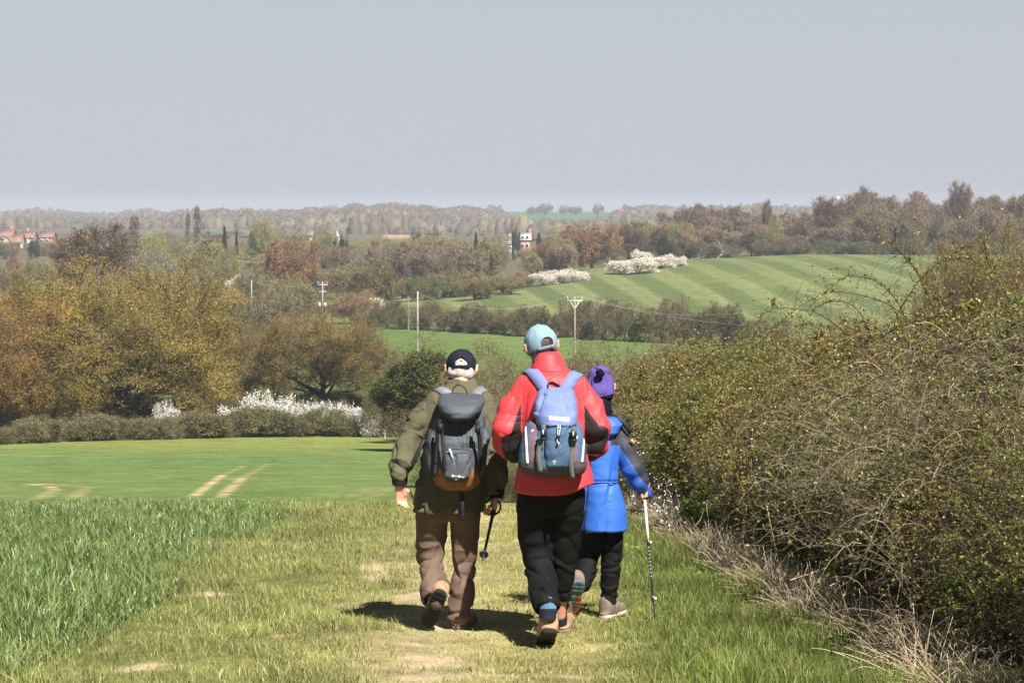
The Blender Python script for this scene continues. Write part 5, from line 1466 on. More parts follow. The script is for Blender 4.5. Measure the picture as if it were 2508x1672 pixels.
cm('sole_orange', (.35, .10, .05), rough=.75, var=.3)
cm('pole_pale', (.62, .68, .50), rough=.35, spec=.5, var=.03)
cm('pole_dark', (.03, .03, .032), rough=.3, spec=.6, var=.05)
cm('steel', (.6, .6, .62), rough=.3, metal=.9, var=.03)

def text_obj(name, body, loc, size, mat, parent, bold=.0, roll=0, tilt=0, extr=.0012, align='CENTER', sx=1.0):
    cu = bpy.data.curves.new(name, 'FONT'); cu.body = body; cu.size = size; cu.align_x = align; cu.extrude = extr; cu.offset = bold
    cu.materials.append(mat)
    o = bpy.data.objects.new(name, cu); link(o, parent)
    bpy.context.view_layer.update()
    me = bpy.data.meshes.new_from_object(o.evaluated_get(bpy.context.evaluated_depsgraph_get()))
    bpy.data.objects.remove(o); o = bpy.data.objects.new(name, me); link(o, parent)
    if not me.materials: me.materials.append(mat)
    o.location = loc; o.rotation_euler = (math.radians(90 - tilt), math.radians(roll), 0); o.scale = (sx, 1, 1)
    return o

def text_on(bvh, name, body, c, size, mat, parent, eye, bold=0.0, roll=0, sx=1.0, off=.0015):
    """lettering laid onto a surface"""
    o = text_obj(name, body, (0, 0, 0), size, mat, parent, bold, extr=.0, sx=1.0)
    me = o.data; V = np.empty(len(me.vertices) * 3, np.float32); me.vertices.foreach_get('co', V); V = V.reshape(-1, 3)
    a = math.radians(roll); X_ = V[:, 0] * sx; Z_ = V[:, 1]
    X2 = X_ * math.cos(a) + Z_ * math.sin(a); Z2 = -X_ * math.sin(a) + Z_ * math.cos(a)
    out = []
    for x_, z_ in zip(X2, Z2):
        q = Vector((c[0] + x_, c[1], c[2] + z_)); d = (q - Vector(eye)).normalized(); h = bvh.ray_cast(Vector(eye), d)
        out.append(h[0] - d * off if h[0] is not None else q)
    me.vertices.foreach_set('co', np.array(out, np.float32).ravel()); me.update()
    o.rotation_euler = (0, 0, 0); o.scale = (1, 1, 1)
    return o

def cap(parent, P, Rm, c, size, mat, mat_strap, tab, origin, gap=(0, 0), tilt_gap=0.0, nm='cap'):
    """baseball cap: six panel crown, arched opening over a strap at the back, button, brim"""
    c = np.array(c, float)
    s_ = Solid(c - .2 * size - .02, c + .24 * size, .0045)
    s_.ell(P(0, -.002, .022), np.array([.0925, .1125, .104]) * size, 0, rot=Rm)
    # cut off below the rim
    for yy in np.linspace(-.16, .16, 9):
        s_.cone(P(-.2, yy, -.092 + yy * .10), P(.2, yy, -.092 + yy * .10), .062 * size, .062 * size, .012, cut=True)
    s_.chain([(P(-.085, .07, .0), .007 * size), (P(-.06, .13, .005), .006 * size), (P(0, .165, .012), .006 * size), (P(.06, .13, .005), .006 * size), (P(.085, .07, .0), .007 * size)], .02)
    for a in np.linspace(-.06, .06, 7):
        s_.cone(P(a, .075, .01), P(a * .95, .15 - abs(a) * .6, .012), .006 * size, .004 * size, .015)
    # the opening at the back
    g0, g1 = gap
    for t in np.linspace(-1, 1, 9):
        zz = .028 + .016 * (1 - t * t)
        for z_ in (-.012, .0, .010, zz - .012):
            if z_ <= zz - .012 + 1e-6:
                s_.cone(P(g0 + t * .027, -.085, z_ + tilt_gap * t), P(g0 + t * .027, -.14, z_ + tilt_gap * t), .0085 * size, .0085 * size, 0.0, cut=True)
    s_.ell(P(0, 0, .128), np.array([.012, .012, .006]) * size, .004, rot=Rm)
    def disp(V):
        q = (V - (c)) @ Rm
        a = np.arctan2(q[:, 0], q[:, 1]); seam = np.minimum(np.abs(((a / (math.pi / 3)) % 1) - .0), np.abs(((a / (math.pi / 3)) % 1) - 1.0))
        return -.0022 * np.exp(-(seam / .03) ** 2) + .0016 * snoise(V, 3, 60)
    o = solid_obj(nm, s_, [mat], parent, disp, origin=origin)
    mb = MB()
    K = 11; a = np.linspace(-.62, .62, K)
    pts = np.array([P(math.sin(t) * .090 + g0 * .5, -math.cos(t) * .110 - .002, -.016 + tilt_gap * math.sin(t) * 2.2) for t in a]) - np.array(origin)
    V, F = ribbon(pts, Rm[:, 2], .016 * size, .004); mb.add(V, F, 0)
    V, F = ribbon(pts[7:10] + (pts[7:10] - (c - np.array(origin))) * .05, Rm[:, 2], .019 * size, .004); mb.add(V, F, 1)
    mb.obj('cap_strap', [mat_strap, tab], o)
    return o

def world_obj_root(ps, label, name='person', cat='person'):
    return empty(name, tuple(ps.o), label, cat)

def slim_body(S_, ps, neck, hips, arms, legs, headc):
    n = np.array(neck); h = np.array(hips)
    S_.cone(headc, n, .050, .055, .03)
    S_.cone(n + [0, 0, -.12], h + [0, 0, .05], .085, .075, .05, sq=(1.2, .8, 1))
    S_.cone(h, h + [0, 0, .1], .085, .08, .04, sq=(1.2, .8, 1))
    for a in arms: S_.chain(a, .03)
    for l in legs: S_.chain(l, .03)

def eyes_for(parent, P, origin, size=1.0):
    for sx in (-1, 1):
        mb = MB()
        c = P(sx * .031, .086, .003) - np.array(origin)
        th = np.linspace(0, math.pi, 7); ph = np.linspace(0, 2 * math.pi, 11)[:-1]
        V = np.array([[math.sin(a) * math.cos(b), math.sin(a) * math.sin(b), math.cos(a)] for a in th for b in ph]) * .011 * size + c
        F = np.array([[i * 10 + j, i * 10 + (j + 1) % 10, (i + 1) * 10 + (j + 1) % 10, (i + 1) * 10 + j] for i in range(6) for j in range(10)])
        mb.add(V, F, 0)
        mb.obj('eye', [C_['white_mark']], parent, True)

def loop_ring(mb, c, r1, r2, ax1, ax2, rad, m=0, n=22, a0=0, a1=2 * math.pi):
    t = np.linspace(a0, a1, n)
    P = np.array(c) + np.outer(np.cos(t) * r1, ax1) + np.outer(np.sin(t) * r2, ax2)
    V, F = tubes(P[None], np.full((1, n), rad), 6); mb.add(V, F, m)

# ================================================================== the walker in olive, black cap, grey rucksack
ps = Pose(14.5, 1090); p = ps.p; O = (0, 0, 0)
man = world_obj_root(ps, 'elderly person in olive jacket, brown trousers and black cap walking with head bowed')
hc = p(1130, 905, .26); fw = (0, .93, -.38); up = (0, .38, .93)
B_ = Solid(p(940, 1560, -.4) + [0, 0, -.02], p(1260, 850, .5), .0055)
P_, Rm = head(B_, hc, fw, up, 1.0)
slim_body(B_, ps, p(1130, 950, .17), p(1098, 1240, 0),
          [[(p(1060, 985, .13), .05), (p(1020, 1040, .10), .045), (p(993, 1098, .05), .04), (p(979, 1190, -.03), .027)],
           [(p(1190, 985, .13), .05), (p(1208, 1050, .1), .045), (p(1215, 1110, .06), .04), (p(1215, 1214, .0), .027)]],
          [[(p(1062, 1250, 0), .07), (p(1057, 1345, .06), .048), (p(1063, 1455, -.12), .036), (p(1070, 1475, -.17), .032)],
           [(p(1138, 1250, 0), .07), (p(1138, 1385, .02), .044), (p(1123, 1515, .01), .034)]], hc)
hand(B_, p(979, 1190, -.03), (.10, .12, -1), (.35, -.95, 0), (1, -.3, 0), .90, .62)
hand(B_, p(1215, 1214, 0), (-.12, -.25, -1), (-1, -.1, .1), (0, 1, 0), .95, 1.0)
solid_obj('body', B_, [C_['skin']], man, sm=1)
eyes_for(man, P_, O)
# hair
H = Solid(hc - .17, hc + .17, .004)
H.ell(P_(0, -.008, .002), (.079, .098, .088), .01, rot=Rm)
H.cone(P_(-.042, -.058, -.045), P_(.042, -.058, -.045), .034, .034, .03)
H.ell(P_(0, .12, -.03), (.13, .12, .16), .02, cut=True, rot=Rm)
for a in (-1, 1): H.ell(P_(a * .09, -.005, -.01), (.022, .035, .042), .01, cut=True, rot=Rm)
solid_obj('hair', H, [C_['white_hair']], man, lambda V: .004 * snoise(V * [1, 1, .3], 8, 150) + .003 * snoise(V, 9, 60))
cap(man, P_, Rm, hc, 1.0, C_['navy_cap'], C_['navy_cap'], C_['navy_cap'], O)
# jacket
J = Solid(p(930, 1275, -.35), p(1270, 905, .45), .007)
J.loft([ps.row(*r) for r in [(926, 1100, 1160, .215, .070), (944, 1090, 1170, .20, .085), (960, 1058, 1190, .175, .105), (978, 1042, 1202, .155, .125), (1010, 1040, 1200, .12, .14), (1060, 1042, 1198, .08, .15),
                              (1150, 1026, 1193, .02, .15), (1220, 1013, 1190, .0, .155), (1256, 1009, 1186, -.01, .16)]], .02, e=2.2, round_=.015)
J.chain([(p(1066, 988, .13), .072), (p(1026, 1035, .10), .068), (p(994, 1095, .05), .068), (p(985, 1130, .01), .063), (p(979, 1163, -.02), .050)], .035)
J.chain([(p(1182, 990, .13), .078), (p(1204, 1045, .1), .070), (p(1214, 1105, .06), .066), (p(1218, 1160, .02), .062), (p(1216, 1205, .0), .050)], .035)
J.cone(p(1103, 936, .21), p(1157, 936, .21), .03, .03, .02)
J.cone(p(1130, 880, .26), p(1130, 940, .215), .055, .055, .01, cut=True)
def dj(V):
    x, y = ps.px(V)
    arm = ((x < 1040) & (y > 985)) | ((x > 1197) & (y > 1000))
    Vr = V @ rotm('Y', 18)
    d = (.014 * folds(Vr * [.6, .6, 1.25], 31, 30, 5) + .003 * snoise(V, 37, 30)) * arm
    d += .008 * folds(V * [1.5, .8, .4], 32, 18, 5) * (~arm) + .004 * snoise(V, 33, 9)
    d += -.003 * np.exp(-((y - 991 - .02 * (x - 1120)) / 1.6) ** 2) * (~arm)
    d += .012 * np.exp(-((y - 1248) / 10) ** 2) * (np.sin(x * .11) * .4) * (~arm)
    return d
jk = solid_obj('jacket', J, [C_['olive_cloth']], man, dj)
def bvh_of(o):
    me = o.data; V = np.empty(len(me.vertices) * 3, np.float32); me.vertices.foreach_get('co', V); V = V.reshape(-1, 3)
    return tree_of(V, [q.vertices for q in me.polygons])
bj1 = bvh_of(jk)
cf = Solid(p(950, 1195, -.15), p(1010, 1150, .1), .004); cf.cone(p(979, 1163, -.02), p(979, 1184, -.028), .050, .044, 0)
solid_obj('cuff', cf, [C_['black_knit']], jk, lambda V: .0012 * np.sin(V[:, 0] * 900))
cf = Solid(p(1185, 1225, -.12), p(1245, 1190, .12), .004); cf.cone(p(1216, 1202, .0), p(1215, 1216, 0), .050, .044, 0)
solid_obj('cuff', cf, [C_['black_knit']], jk, lambda V: .0012 * np.sin(V[:, 0] * 900))
# trousers
T_ = Solid(p(990, 1540, -.35), p(1200, 1205, .3), .007)
T_.loft([ps.row(*r) for r in [(1215, 1020, 1180, 0, .125), (1250, 1017, 1178, 0, .13), (1275, 1020, 1176, 0, .12)]], .02)
T_.chain([(p(1058, 1268, 0), .096), (p(1056, 1320, .05), .090), (p(1056, 1348, .07), .084), (p(1059, 1400, -.01), .071), (p(1063, 1458, -.13), .076)], .02)
T_.chain([(p(1139, 1270, 0), .090), (p(1140, 1320, .01), .082), (p(1138, 1388, .02), .068), (p(1131, 1450, .01), .071), (p(1121, 1510, .01), .070)], .012)
T_.cone(p(1063, 1462, -.14), p(1068, 1490, -.22), .062, .066, .004, cut=True)
T_.cone(p(1121, 1516, .01), p(1121, 1545, .01), .058, .064, .004, cut=True)
def dt(V):
    x, y = ps.px(V)
    low = np.clip((y - 1300) / 60, 0, 1)
    return .015 * folds((V @ rotm('Y', -20)) * [.7, .7, 1.2], 41, 25, 5) * (low * .9 + .1) + .004 * snoise(V * [1, 1, .6], 42, 16) - .003 * np.exp(-((y - 1500) / 1.5) ** 2)
solid_obj('trousers', T_, [C_['brown_cloth']], man, dt)
sk = Solid(p(1030, 1520, -.4), p(1110, 1430, .1), .005); sk.chain([(p(1064, 1452, -.13), .042), (p(1070, 1476, -.18), .042)], .01); solid_obj('sock', sk, [C_['brown_leather']], man)
heel = p(1078, 1454, -.24); toe = p(1043, 1536, -.10)
boot(man, heel, toe - heel, (.1, 1, .35), C_['tan_leather'], C_['black_rubber'], 1.0, collar=C_['brown_leather'])
boot(man, p(1122, 1540, -.02) * [1, 1, 0] + [0, 0, .008], (.28, 1, 0), (0, 0, 1), C_['tan_leather'], C_['taupe_leather'], 1.05, collar=C_['brown_leather'])

# grey rucksack
bp = empty('backpack', tuple(ps.o), 'charcoal grey rucksack with rust brown base on the olive jacket', 'backpack')
K_ = Solid(p(1020, 1215, -.42), p(1225, 985, .05), .006)
K_.loft([ps.row(*r) for r in [(1008, 1078, 1186, -.10, .10), (1035, 1062, 1190, -.12, .115), (1080, 1058, 1188, -.155, .13), (1130, 1054, 1186, -.165, .13), (1165, 1056, 1180, -.16, .125), (1188, 1066, 1172, -.15, .105), (1200, 1080, 1158, -.14, .085)]], .02, e=2.8, round_=.03)
def dk(V):
    x, y = ps.px(V); f = (V[:, 1] < -.2)
    fold = -.014 * creases(np.stack([(x - 1128) / np.maximum(60, 1) * .5, V[:, 1] * 0, (y - 1045) * .0004], 1), 51, 26, 1.3) ** 3 * f * (y < 1100)
    return fold - .006 * creases(V * [1.4, 1, .5], 52, 26, 1.2) ** 3 + .004 * snoise(V, 53, 14)
def fk(C):
    x, y = ps.px(C)
    th = 1176 - 30 * np.exp(-((x - 1077) / 9) ** 2) - 30 * np.exp(-((x - 1160) / 9) ** 2)
    return np.where(y > th, 1, 0)
pk = solid_obj('pack_body', K_, [C_['grey_pack'], C_['rust_cloth']], bp, dk, fk)
L_ = Solid(p(1045, 1050, -.45), p(1210, 945, .10), .006)
L_.loft([ps.row(*r) for r in [(966, 1082, 1178, -.05, .12), (974, 1070, 1187, -.09, .165), (990, 1069, 1188, -.125, .20), (1006, 1075, 1181, -.15, .20), (1020, 1089, 1168, -.175, .175), (1029, 1106, 1150, -.20, .13)]], .02, e=2.7, round_=.018)
def dl(V):
    x, y = ps.px(V)
    d = .003 * snoise(V, 55, 20) - .004 * creases(V * [.6, 1, 1.2], 56, 24, 1.2) ** 3
    d -= .004 * np.exp(-((y - (974 + .0 * x)) / 2.0) ** 2)
    return d
solid_obj('lid', L_, [C_['grey_pack']], bp, dl)
Q = Solid(p(1070, 1200, -.42), p(1170, 1085, -.15), .005)
Q.loft([ps.row(*r) for r in [(1100, 1087, 1154, -.26, .045), (1125, 1083, 1154, -.275, .055), (1165, 1084, 1151, -.28, .058), (1180, 1092, 1143, -.27, .045)]], .02, e=3.2, round_=.02)
def dq(V):
    x, y = ps.px(V); a = np.arctan2(x - 1121, 1185 - y)
    return -.010 * (np.abs(np.sin(a * 5.2 + .6)) < .28) * np.clip((1160 - y) / 40, 0, 1) * np.clip((y - 1104) / 10, 0, 1) + .002 * snoise(V, 57, 30)
pq = solid_obj('front_pocket', Q, [C_['grey_pack']], bp, dq, sm=3)
for rows in ([(1048, 1046, 1070, -.14, .08), (1080, 1038, 1080, -.165, .105), (1135, 1038, 1083, -.17, .105), (1158, 1042, 1082, -.17, .095), (1168, 1052, 1078, -.165, .07)],
             [(1045, 1176, 1196, -.14, .07), (1066, 1174, 1205, -.155, .09), (1100, 1172, 1196, -.165, .10), (1150, 1170, 1190, -.165, .095), (1166, 1172, 1184, -.16, .07)]):
    s_ = Solid(p(1025, 1180, -.4), p(1225, 1030, .0), .006)
    s_.loft([ps.row(*r) for r in rows], .02, e=2.6, round_=.02)
    solid_obj('side_pocket', s_, [C_['grey_pack'] if rows[0][1] > 1100 else C_['grey_pack_dark']], bp, lambda V: -.009 * creases(V * [1.3, 1, .6], 58, 26, 1.2) ** 3 + .003 * snoise(V, 59, 25))
def strap_obj(name, pts, w, mat, parent, n=16, wd=(1, 0, 0), th=.0035):
    V, F = ribbon(spline(pts, n), wd, w, th); return obj_np(name, V, [F], [mat], parent, smooth=False)
strap_obj('compression_strap', [p(1078, 1028, -.33), p(1073, 1050, -.335), p(1070, 1090, -.318), p(1066, 1138, -.315)], .021, C_['black_web'], bp)
strap_obj('compression_strap', [p(1082, 1045, -.315), p(1083, 1080, -.325), p(1088, 1120, -.335), p(1090, 1152, -.335)], .018, C_['black_web'], bp)
strap_obj('compression_strap', [p(1168, 1028, -.33), p(1171, 1052, -.335), p(1176, 1095, -.318), p(1174, 1158, -.31)], .024, C_['black_web'], bp)
for px_, py_ in ((1078, 1046), (1170, 1050)):
    V, F = boxy(p(px_, py_, -.338), (.034, .012, .040)); obj_np('buckle', V, [F], [C_['black_web']], bp)
for a, b in (((1068, 1066, -.30), (1063, 1082, -.30)), ((1102, 1101, -.325), (1109, 1121, -.34)), ((1190, 1084, -.25), (1188, 1100, -.25))):
    mb = MB(); P0, P1 = p(*a), p(*b)
    V, F = tubes(np.stack([P0, (P0 * .6 + P1 * .4), P1])[None], np.array([[.0055, .003, .0032]]), 7); mb.add(V, F, 0)
    mb.add(*boxy(P0, (.012, .008, .012)), 0)
    mb.obj('zip_pull', [C_['white_mark']], bp)
V, F = tubes(spline([p(1090, 1102, -.318), p(1120, 1099, -.335), p(1150, 1102, -.318)], 12)[None], np.full((1, 12), .0022), 5); obj_np('zip', V, [F], [C_['black_web']], bp)
mb = MB(); V, F = ribbon(spline([p(1108, 966, .0), p(1111, 950, -.01), p(1124, 942, -.02), p(1138, 950, -.01), p(1146, 966, .0)], 18), (0, 1, 0), .016, .006); mb.add(V, F, 0)
mb.obj('haul_loop', [C_['black_web']], bp)
for pts in ([p(1106, 975, -.04), p(1095, 958, .0), p(1083, 946, .07), p(1070, 945, .15), p(1062, 955, .27), p(1060, 1010, .31), p(1062, 1060, .28)],
            [p(1150, 977, -.04), p(1160, 960, .0), p(1172, 950, .07), p(1184, 952, .15), p(1190, 965, .27), p(1190, 1010, .31), p(1188, 1060, .28)]):
    V, F = hug(bj1, pts, .058, .007, 26, .012); obj_np('shoulder_strap', V, [F], [C_['grey_web']], bp)
strap_obj('waist_strap', [p(1040, 1075, -.10), p(1030, 1095, -.12), p(1018, 1120, -.13), p(1010, 1138, -.13)], .026, C_['black_web'], bp)
strap_obj('waist_strap', [p(1130, 1196, -.16), p(1132, 1230, -.18), p(1133, 1262, -.18), p(1131, 1275, -.17)], .026, C_['black_web'], bp)
cam_1 = (-ps.X0, -ps.Y0, CZ - ps.Z0); bq1 = bvh_of(pq)
text_on(bq1, 'logo', 'Freeflow', p(1122, 1169, -.34), .021, C_['white_mark'], bp, cam_1, .0006, roll=4)
text_on(bq1, 'logo', '20', p(1117, 1175.5, -.34), .015, C_['white_mark'], bp, cam_1, .0006, roll=4)

# his pole, trailing point down
pl = empty('walking_pole', tuple(ps.o), 'black folding walking pole held low behind the walker in olive', 'walking pole')
A, Bq = p(1213, 1232, .02), p(1182, 1372, -.42)
dr = Bq - A; Lp = np.linalg.norm(dr); dr /= Lp
V, F = tubes(np.stack([A + dr * Lp * t for t in (0, .25, .5, .52, .53, .75, .76, .98, 1)])[None], np.array([[.011, .0105, .0095, .0095, .0085, .0085, .0075, .007, .004]]) * 1.0, 10)
pole = obj_np('shaft', V, [F], [C_['pole_dark']], pl, smooth=True)
V, F = tubes(np.stack([A - dr * .05, A - dr * .045, A + dr * .02, A + dr * .08, A + dr * .12])[None], np.array([[.010, .018, .015, .016, .013]]), 12); obj_np('grip', V, [F], [C_['black_web']], pl, smooth=True)
bc = p(1185, 1357, -.375)
V, F = tubes(np.stack([bc - dr * .008, bc - dr * .004, bc + dr * .004, bc + dr * .006])[None], np.array([[.010, .026, .026, .012]]), 16); obj_np('basket', V, [F], [C_['black_web']], pl, smooth=True)
mb = MB(); loop_ring(mb, p(1207, 1240, -.02), .046, .046, (1, 0, 0), (0, .25, 1), .007); mb.obj('wrist_strap', [C_['black_web']], pl, True)

# ================================================================== the walker in red, light blue cap, blue rucksack
ps2 = Pose(14.0, 1350); p = ps2.p
man2 = world_obj_root(ps2, 'tall person in bright red jacket, black trousers and pale blue cap walking in the middle')
hc = p(1326, 850, .16); fw = (-.20, 1, -.22); up = (-.16, .16, 1)
B_ = Solid(p(1190, 1590, -.6), p(1515, 790, .55), .006)
P_, Rm = head(B_, hc, fw, up, 1.03)
slim_body(B_, ps2, p(1342, 905, .08), p(1350, 1210, 0),
          [[(p(1285, 950, .05), .05), (p(1252, 1005, .04), .046), (p(1240, 1065, 0), .04), (p(1262, 1108, .16), .035), (p(1292, 1112, .30), .028)],
           [(p(1418, 950, .05), .05), (p(1448, 1005, .04), .046), (p(1460, 1060, 0), .04), (p(1438, 1104, .16), .035), (p(1408, 1110, .30), .028)]],
          [[(p(1312, 1230, 0), .075), (p(1316, 1372, .04), .048), (p(1328, 1430, -.10), .045), (p(1338, 1470, -.33), .036), (p(1342, 1500, -.38), .034)],
           [(p(1388, 1230, 0), .075), (p(1374, 1390, .1), .048), (p(1371, 1505, .18), .036)]], hc)
hand(B_, p(1292, 1112, .30), (.9, .4, -.1), (0, -.3, 1), (0, 1, .2), 1.0, .7)
hand(B_, p(1408, 1110, .30), (-.9, .4, -.1), (0, -.3, 1), (0, 1, .2), 1.0, .7)
solid_obj('body', B_, [C_['skin_deeper']], man2, sm=1)
eyes_for(man2, P_, O)
H = Solid(hc - .18, hc + .17, .004)
H.ell(P_(0, -.008, .002), (.082, .102, .094), .01, rot=Rm)
H.cone(P_(-.045, -.062, -.085), P_(.045, -.062, -.085), .035, .035, .04)
H.ell(P_(0, .125, -.03), (.14, .12, .17), .02, cut=True, rot=Rm)
for a in (-1, 1): H.ell(P_(a * .094, -.008, -.005), (.022, .034, .042), .01, cut=True, rot=Rm)
solid_obj('hair', H, [C_['dark_hair']], man2, lambda V: .004 * snoise(V * [1, 1, .35], 68, 140) + .002 * snoise(V, 69, 60))
cap(man2, P_, Rm, hc, 1.04, C_['denim_cap'], C_['denim_strap'], C_['tan_tab'], O, gap=(.012, 0), tilt_gap=.004)
J = Solid(p(1190, 1225, -.35), p(1515, 845, .42), .005)
J.loft([ps2.row(*r) for r in [(903, 1302, 1392, .09, .10), (920, 1280, 1415, .07, .12), (940, 1272, 1430, .055, .135), (1000, 1274, 1432, .03, .145), (1060, 1278, 1432, .01, .15), (1110, 1274, 1438, -.01, .15), (1160, 1264, 1450, -.02, .16), (1206, 1255, 1457, -.03, .165)]], .02, e=2.2, round_=.015)
J.chain([(p(1286, 948, .05), .068), (p(1257, 1000, .04), .076), (p(1241, 1052, .0), .079), (p(1240, 1085, .03), .070), (p(1258, 1106, .15), .060), (p(1286, 1110, .28), .045)], .03)
J.chain([(p(1416, 948, .05), .068), (p(1444, 1000, .04), .076), (p(1460, 1048, .0), .081), (p(1460, 1085, .03), .070), (p(1442, 1102, .15), .060), (p(1414, 1106, .28), .045)], .03)
J.loft([ps2.row(*r) for r in [(861, 1318, 1366, .125, .10), (872, 1309, 1376, .115, .108), (894, 1302, 1384, .095, .11), (912, 1298, 1396, .08, .11)]], .008, e=2.2, round_=.012)
J.cone(P_(-.01, .02, .03), p(1332, 900, .15), .084, .05, .008, cut=True)
J.cone(p(1290, 862, .26), p(1300, 895, .24), .05, .03, .02, cut=True)
def hemw(V):
    x, y = ps2.px(V); k = np.clip((y - 1150) / 55, 0, 1); s = np.clip((x - 1385) / 70, 0, 1); s = s * s * (3 - 2 * s)
    return k * (s * .045 - np.exp(-((x - 1330) / 50) ** 2) * .010)
def dj2(V):
    x, y = ps2.px(V)
    arm = ((x < 1277) | (x > 1430)) & (y > 970) & (y < 1150)
    d = .010 * folds(V * [1.1, .5, .8], 71, 21, 5) * arm + .004 * snoise(V, 72, 14) * arm
    d += -.005 * creases(V * [1.5, .8, .4], 73, 20, 1.2) ** 3 * (~arm) * (y > 930) + .003 * snoise(V, 74, 9)
    d -= .003 * (np.exp(-((x - 1279 - (y - 1000) * -.02) / 1.3) ** 2) + np.exp(-((x - 1430) / 1.3) ** 2)) * (y < 1000)
    d -= .006 * np.exp(-((y - (908 + 5 * np.cos((x - 1345) / 25))) / 1.8) ** 2) * (V[:, 1] < .12)
    d -= .010 * np.exp(-((x - (1243 + (1132 - y) * .25)) / 5) ** 2) * arm * (y > 1060) * (x < 1300)
    return d
def fj2(C):
    x, y = ps2.px(C)
    bl = np.interp(y, [980, 1009, 1060, 1066, 1070, 1088, 1132], [1279, 1268, 1252, 1240, 1228, 1227, 1240])
    br = np.interp(y, [985, 1015, 1040, 1045, 1052, 1075, 1100, 1130], [1427, 1447, 1466, 1484, 1491, 1489, 1481, 1466])
    L1 = (y > 980) & (x > bl) & (x < 1282) & (y < 1140)
    R1 = (y > 985) & (x < br) & (x > 1426) & (y < 1136)
    tx = (x > 1276) & (x < 1432) & (C[:, 1] < -.02)
    return np.where((L1 | R1) & ~tx & ((y < 1112) | (C[:, 1] > .0)), 1, 0)
V, F = J.mesh(); V = smooth_mesh(V, F, 2); N = vnormals(V, F); V = V + N * dj2(V)[:, None]; V[:, 2] += hemw(V); V = smooth_mesh(V, F, 1)
jk2 = obj_np('jacket', V, [F], [C_['red_cloth'], C_['charcoal_cloth']], man2, fj2(V[F].mean(1)), True)
V, F = boxy(p(1341, 874, .045), (.022, .004, .017), rotm('X', -15)); obj_np('collar_badge', V, [F], [C_['white_mark']], jk2)
T_ = Solid(p(1245, 1525, -.58), p(1460, 1175, .4), .007)
T_.loft([ps2.row(*r) for r in [(1190, 1270, 1434, -.02, .125), (1235, 1267, 1435, -.01, .135), (1262, 1272, 1428, 0, .12)]], .02)
T_.chain([(p(1311, 1250, 0), .105), (p(1312, 1305, .03), .094), (p(1318, 1375, .04), .080), (p(1328, 1430, -.10), .078), (p(1338, 1476, -.345), .078)], .02)
T_.chain([(p(1390, 1250, 0), .100), (p(1383, 1310, .05), .086), (p(1374, 1390, .10), .073), (p(1371, 1440, .14), .068), (p(1371, 1494, .19), .064)], .008)
T_.cone(p(1348, 1541, -.52), p(1349, 1555, -.56), .118, .118, .01, cut=True)
T_.cone(p(1340, 1486, -.365), p(1343, 1520, -.43), .058, .062, .004, cut=True)
T_.cone(p(1371, 1502, .19), p(1371, 1530, .19), .054, .060, .004, cut=True)
def dt2(V):
    x, y = ps2.px(V); low = np.clip((y - 1290) / 60, 0, 1)
    return .015 * folds((V @ rotm('Y', 22)) * [.7, .7, 1.2], 81, 22, 5) * (low * .8 + .2) + .005 * snoise(V * [1, 1, .7], 82, 14)
solid_obj('trousers', T_, [C_['black_trousers']], man2, dt2)
s_ = Solid(p(1300, 1530, -.6), p(1385, 1430, -.15), .004); s_.chain([(p(1338, 1450, -.27), .040), (p(1339, 1464, -.33), .046), (p(1340, 1476, -.37), .048), (p(1342, 1490, -.385), .047), (p(1343, 1518, -.40), .044)], .01)
solid_obj('sock', s_, [C_['teal_sock'], C_['navy_sock']], man2, lambda V: .0012 * np.sin(V[:, 0] * 700), lambda C: np.where(ps2.px(C)[1] > 1490, 1, 0))
sk = Solid(p(1330, 1545, .0), p(1415, 1480, .4), .005); sk.chain([(p(1371, 1495, .19), .042), (p(1373, 1530, .21), .043)], .01); solid_obj('sock', sk, [C_['navy_sock']], man2)
heel = p(1346, 1551, -.42); toe = p(1335, 1576, -.2)
boot(man2, heel, toe - heel, (0, .12, 1), C_['tan_leather'], C_['black_rubber'], 1.10, .135, collar=C_['brown_leather'])
boot(man2, p(1378, 1546, .20) * [1, 1, 0] + [0, 0, .0], (.15, 1, 0), (0, 0, 1), C_['tan_leather'], C_['taupe_leather'], 1.05, collar=C_['brown_leather'])

bp2 = empty('backpack', tuple(ps2.o), 'lilac and steel blue rucksack with white lettering on the red jacket', 'backpack')
K_ = Solid(p(1250, 1185, -.47), p(1460, 1000, .0), .006)
K_.loft([ps2.row(*r) for r in [(1020, 1306, 1414, -.16, .09), (1038, 1288, 1424, -.19, .12), (1075, 1277, 1433, -.215, .13), (1110, 1269, 1437, -.22, .135), (1142, 1269, 1438, -.22, .135), (1158, 1280, 1432, -.215, .12), (1168, 1300, 1418, -.21, .10)]], .02, e=2.6, round_=.03)
def dk2(V):
    x, y = ps2.px(V)
    return -.006 * creases(V * [1.3, 1, .6], 91, 24, 1.2) ** 3 + .003 * snoise(V, 92, 14) - .008 * np.exp(-((x - 1314) / 4) ** 2) - .008 * np.exp(-((x - 1403) / 4) ** 2)
def fk2(C):
    x, y = ps2.px(C); u = x - 1354 + (y - 1100) * .0
    a = np.abs(x - 1354.5)
    off = np.interp(y, [1035, 1090, 1150], [-6, 0, 2])
    o = np.zeros(len(C), int)
    o = np.where((a > 42 + off) & (a < 60 + off), 1, o)
    o = np.where(y > 1147, 3, o)
    o = np.where((y > 1130) & (a > 42), 3, o)
    return o
bk2 = solid_obj('pack_body', K_, [C_['steel_blue'], C_['mauve_mesh'], C_['silver_tape'], C_['mauve_base']], bp2, dk2, fk2)
bk2 = bvh_of(bk2)
L_ = Solid(p(1285, 1070, -.50), p(1435, 930, .08), .006)
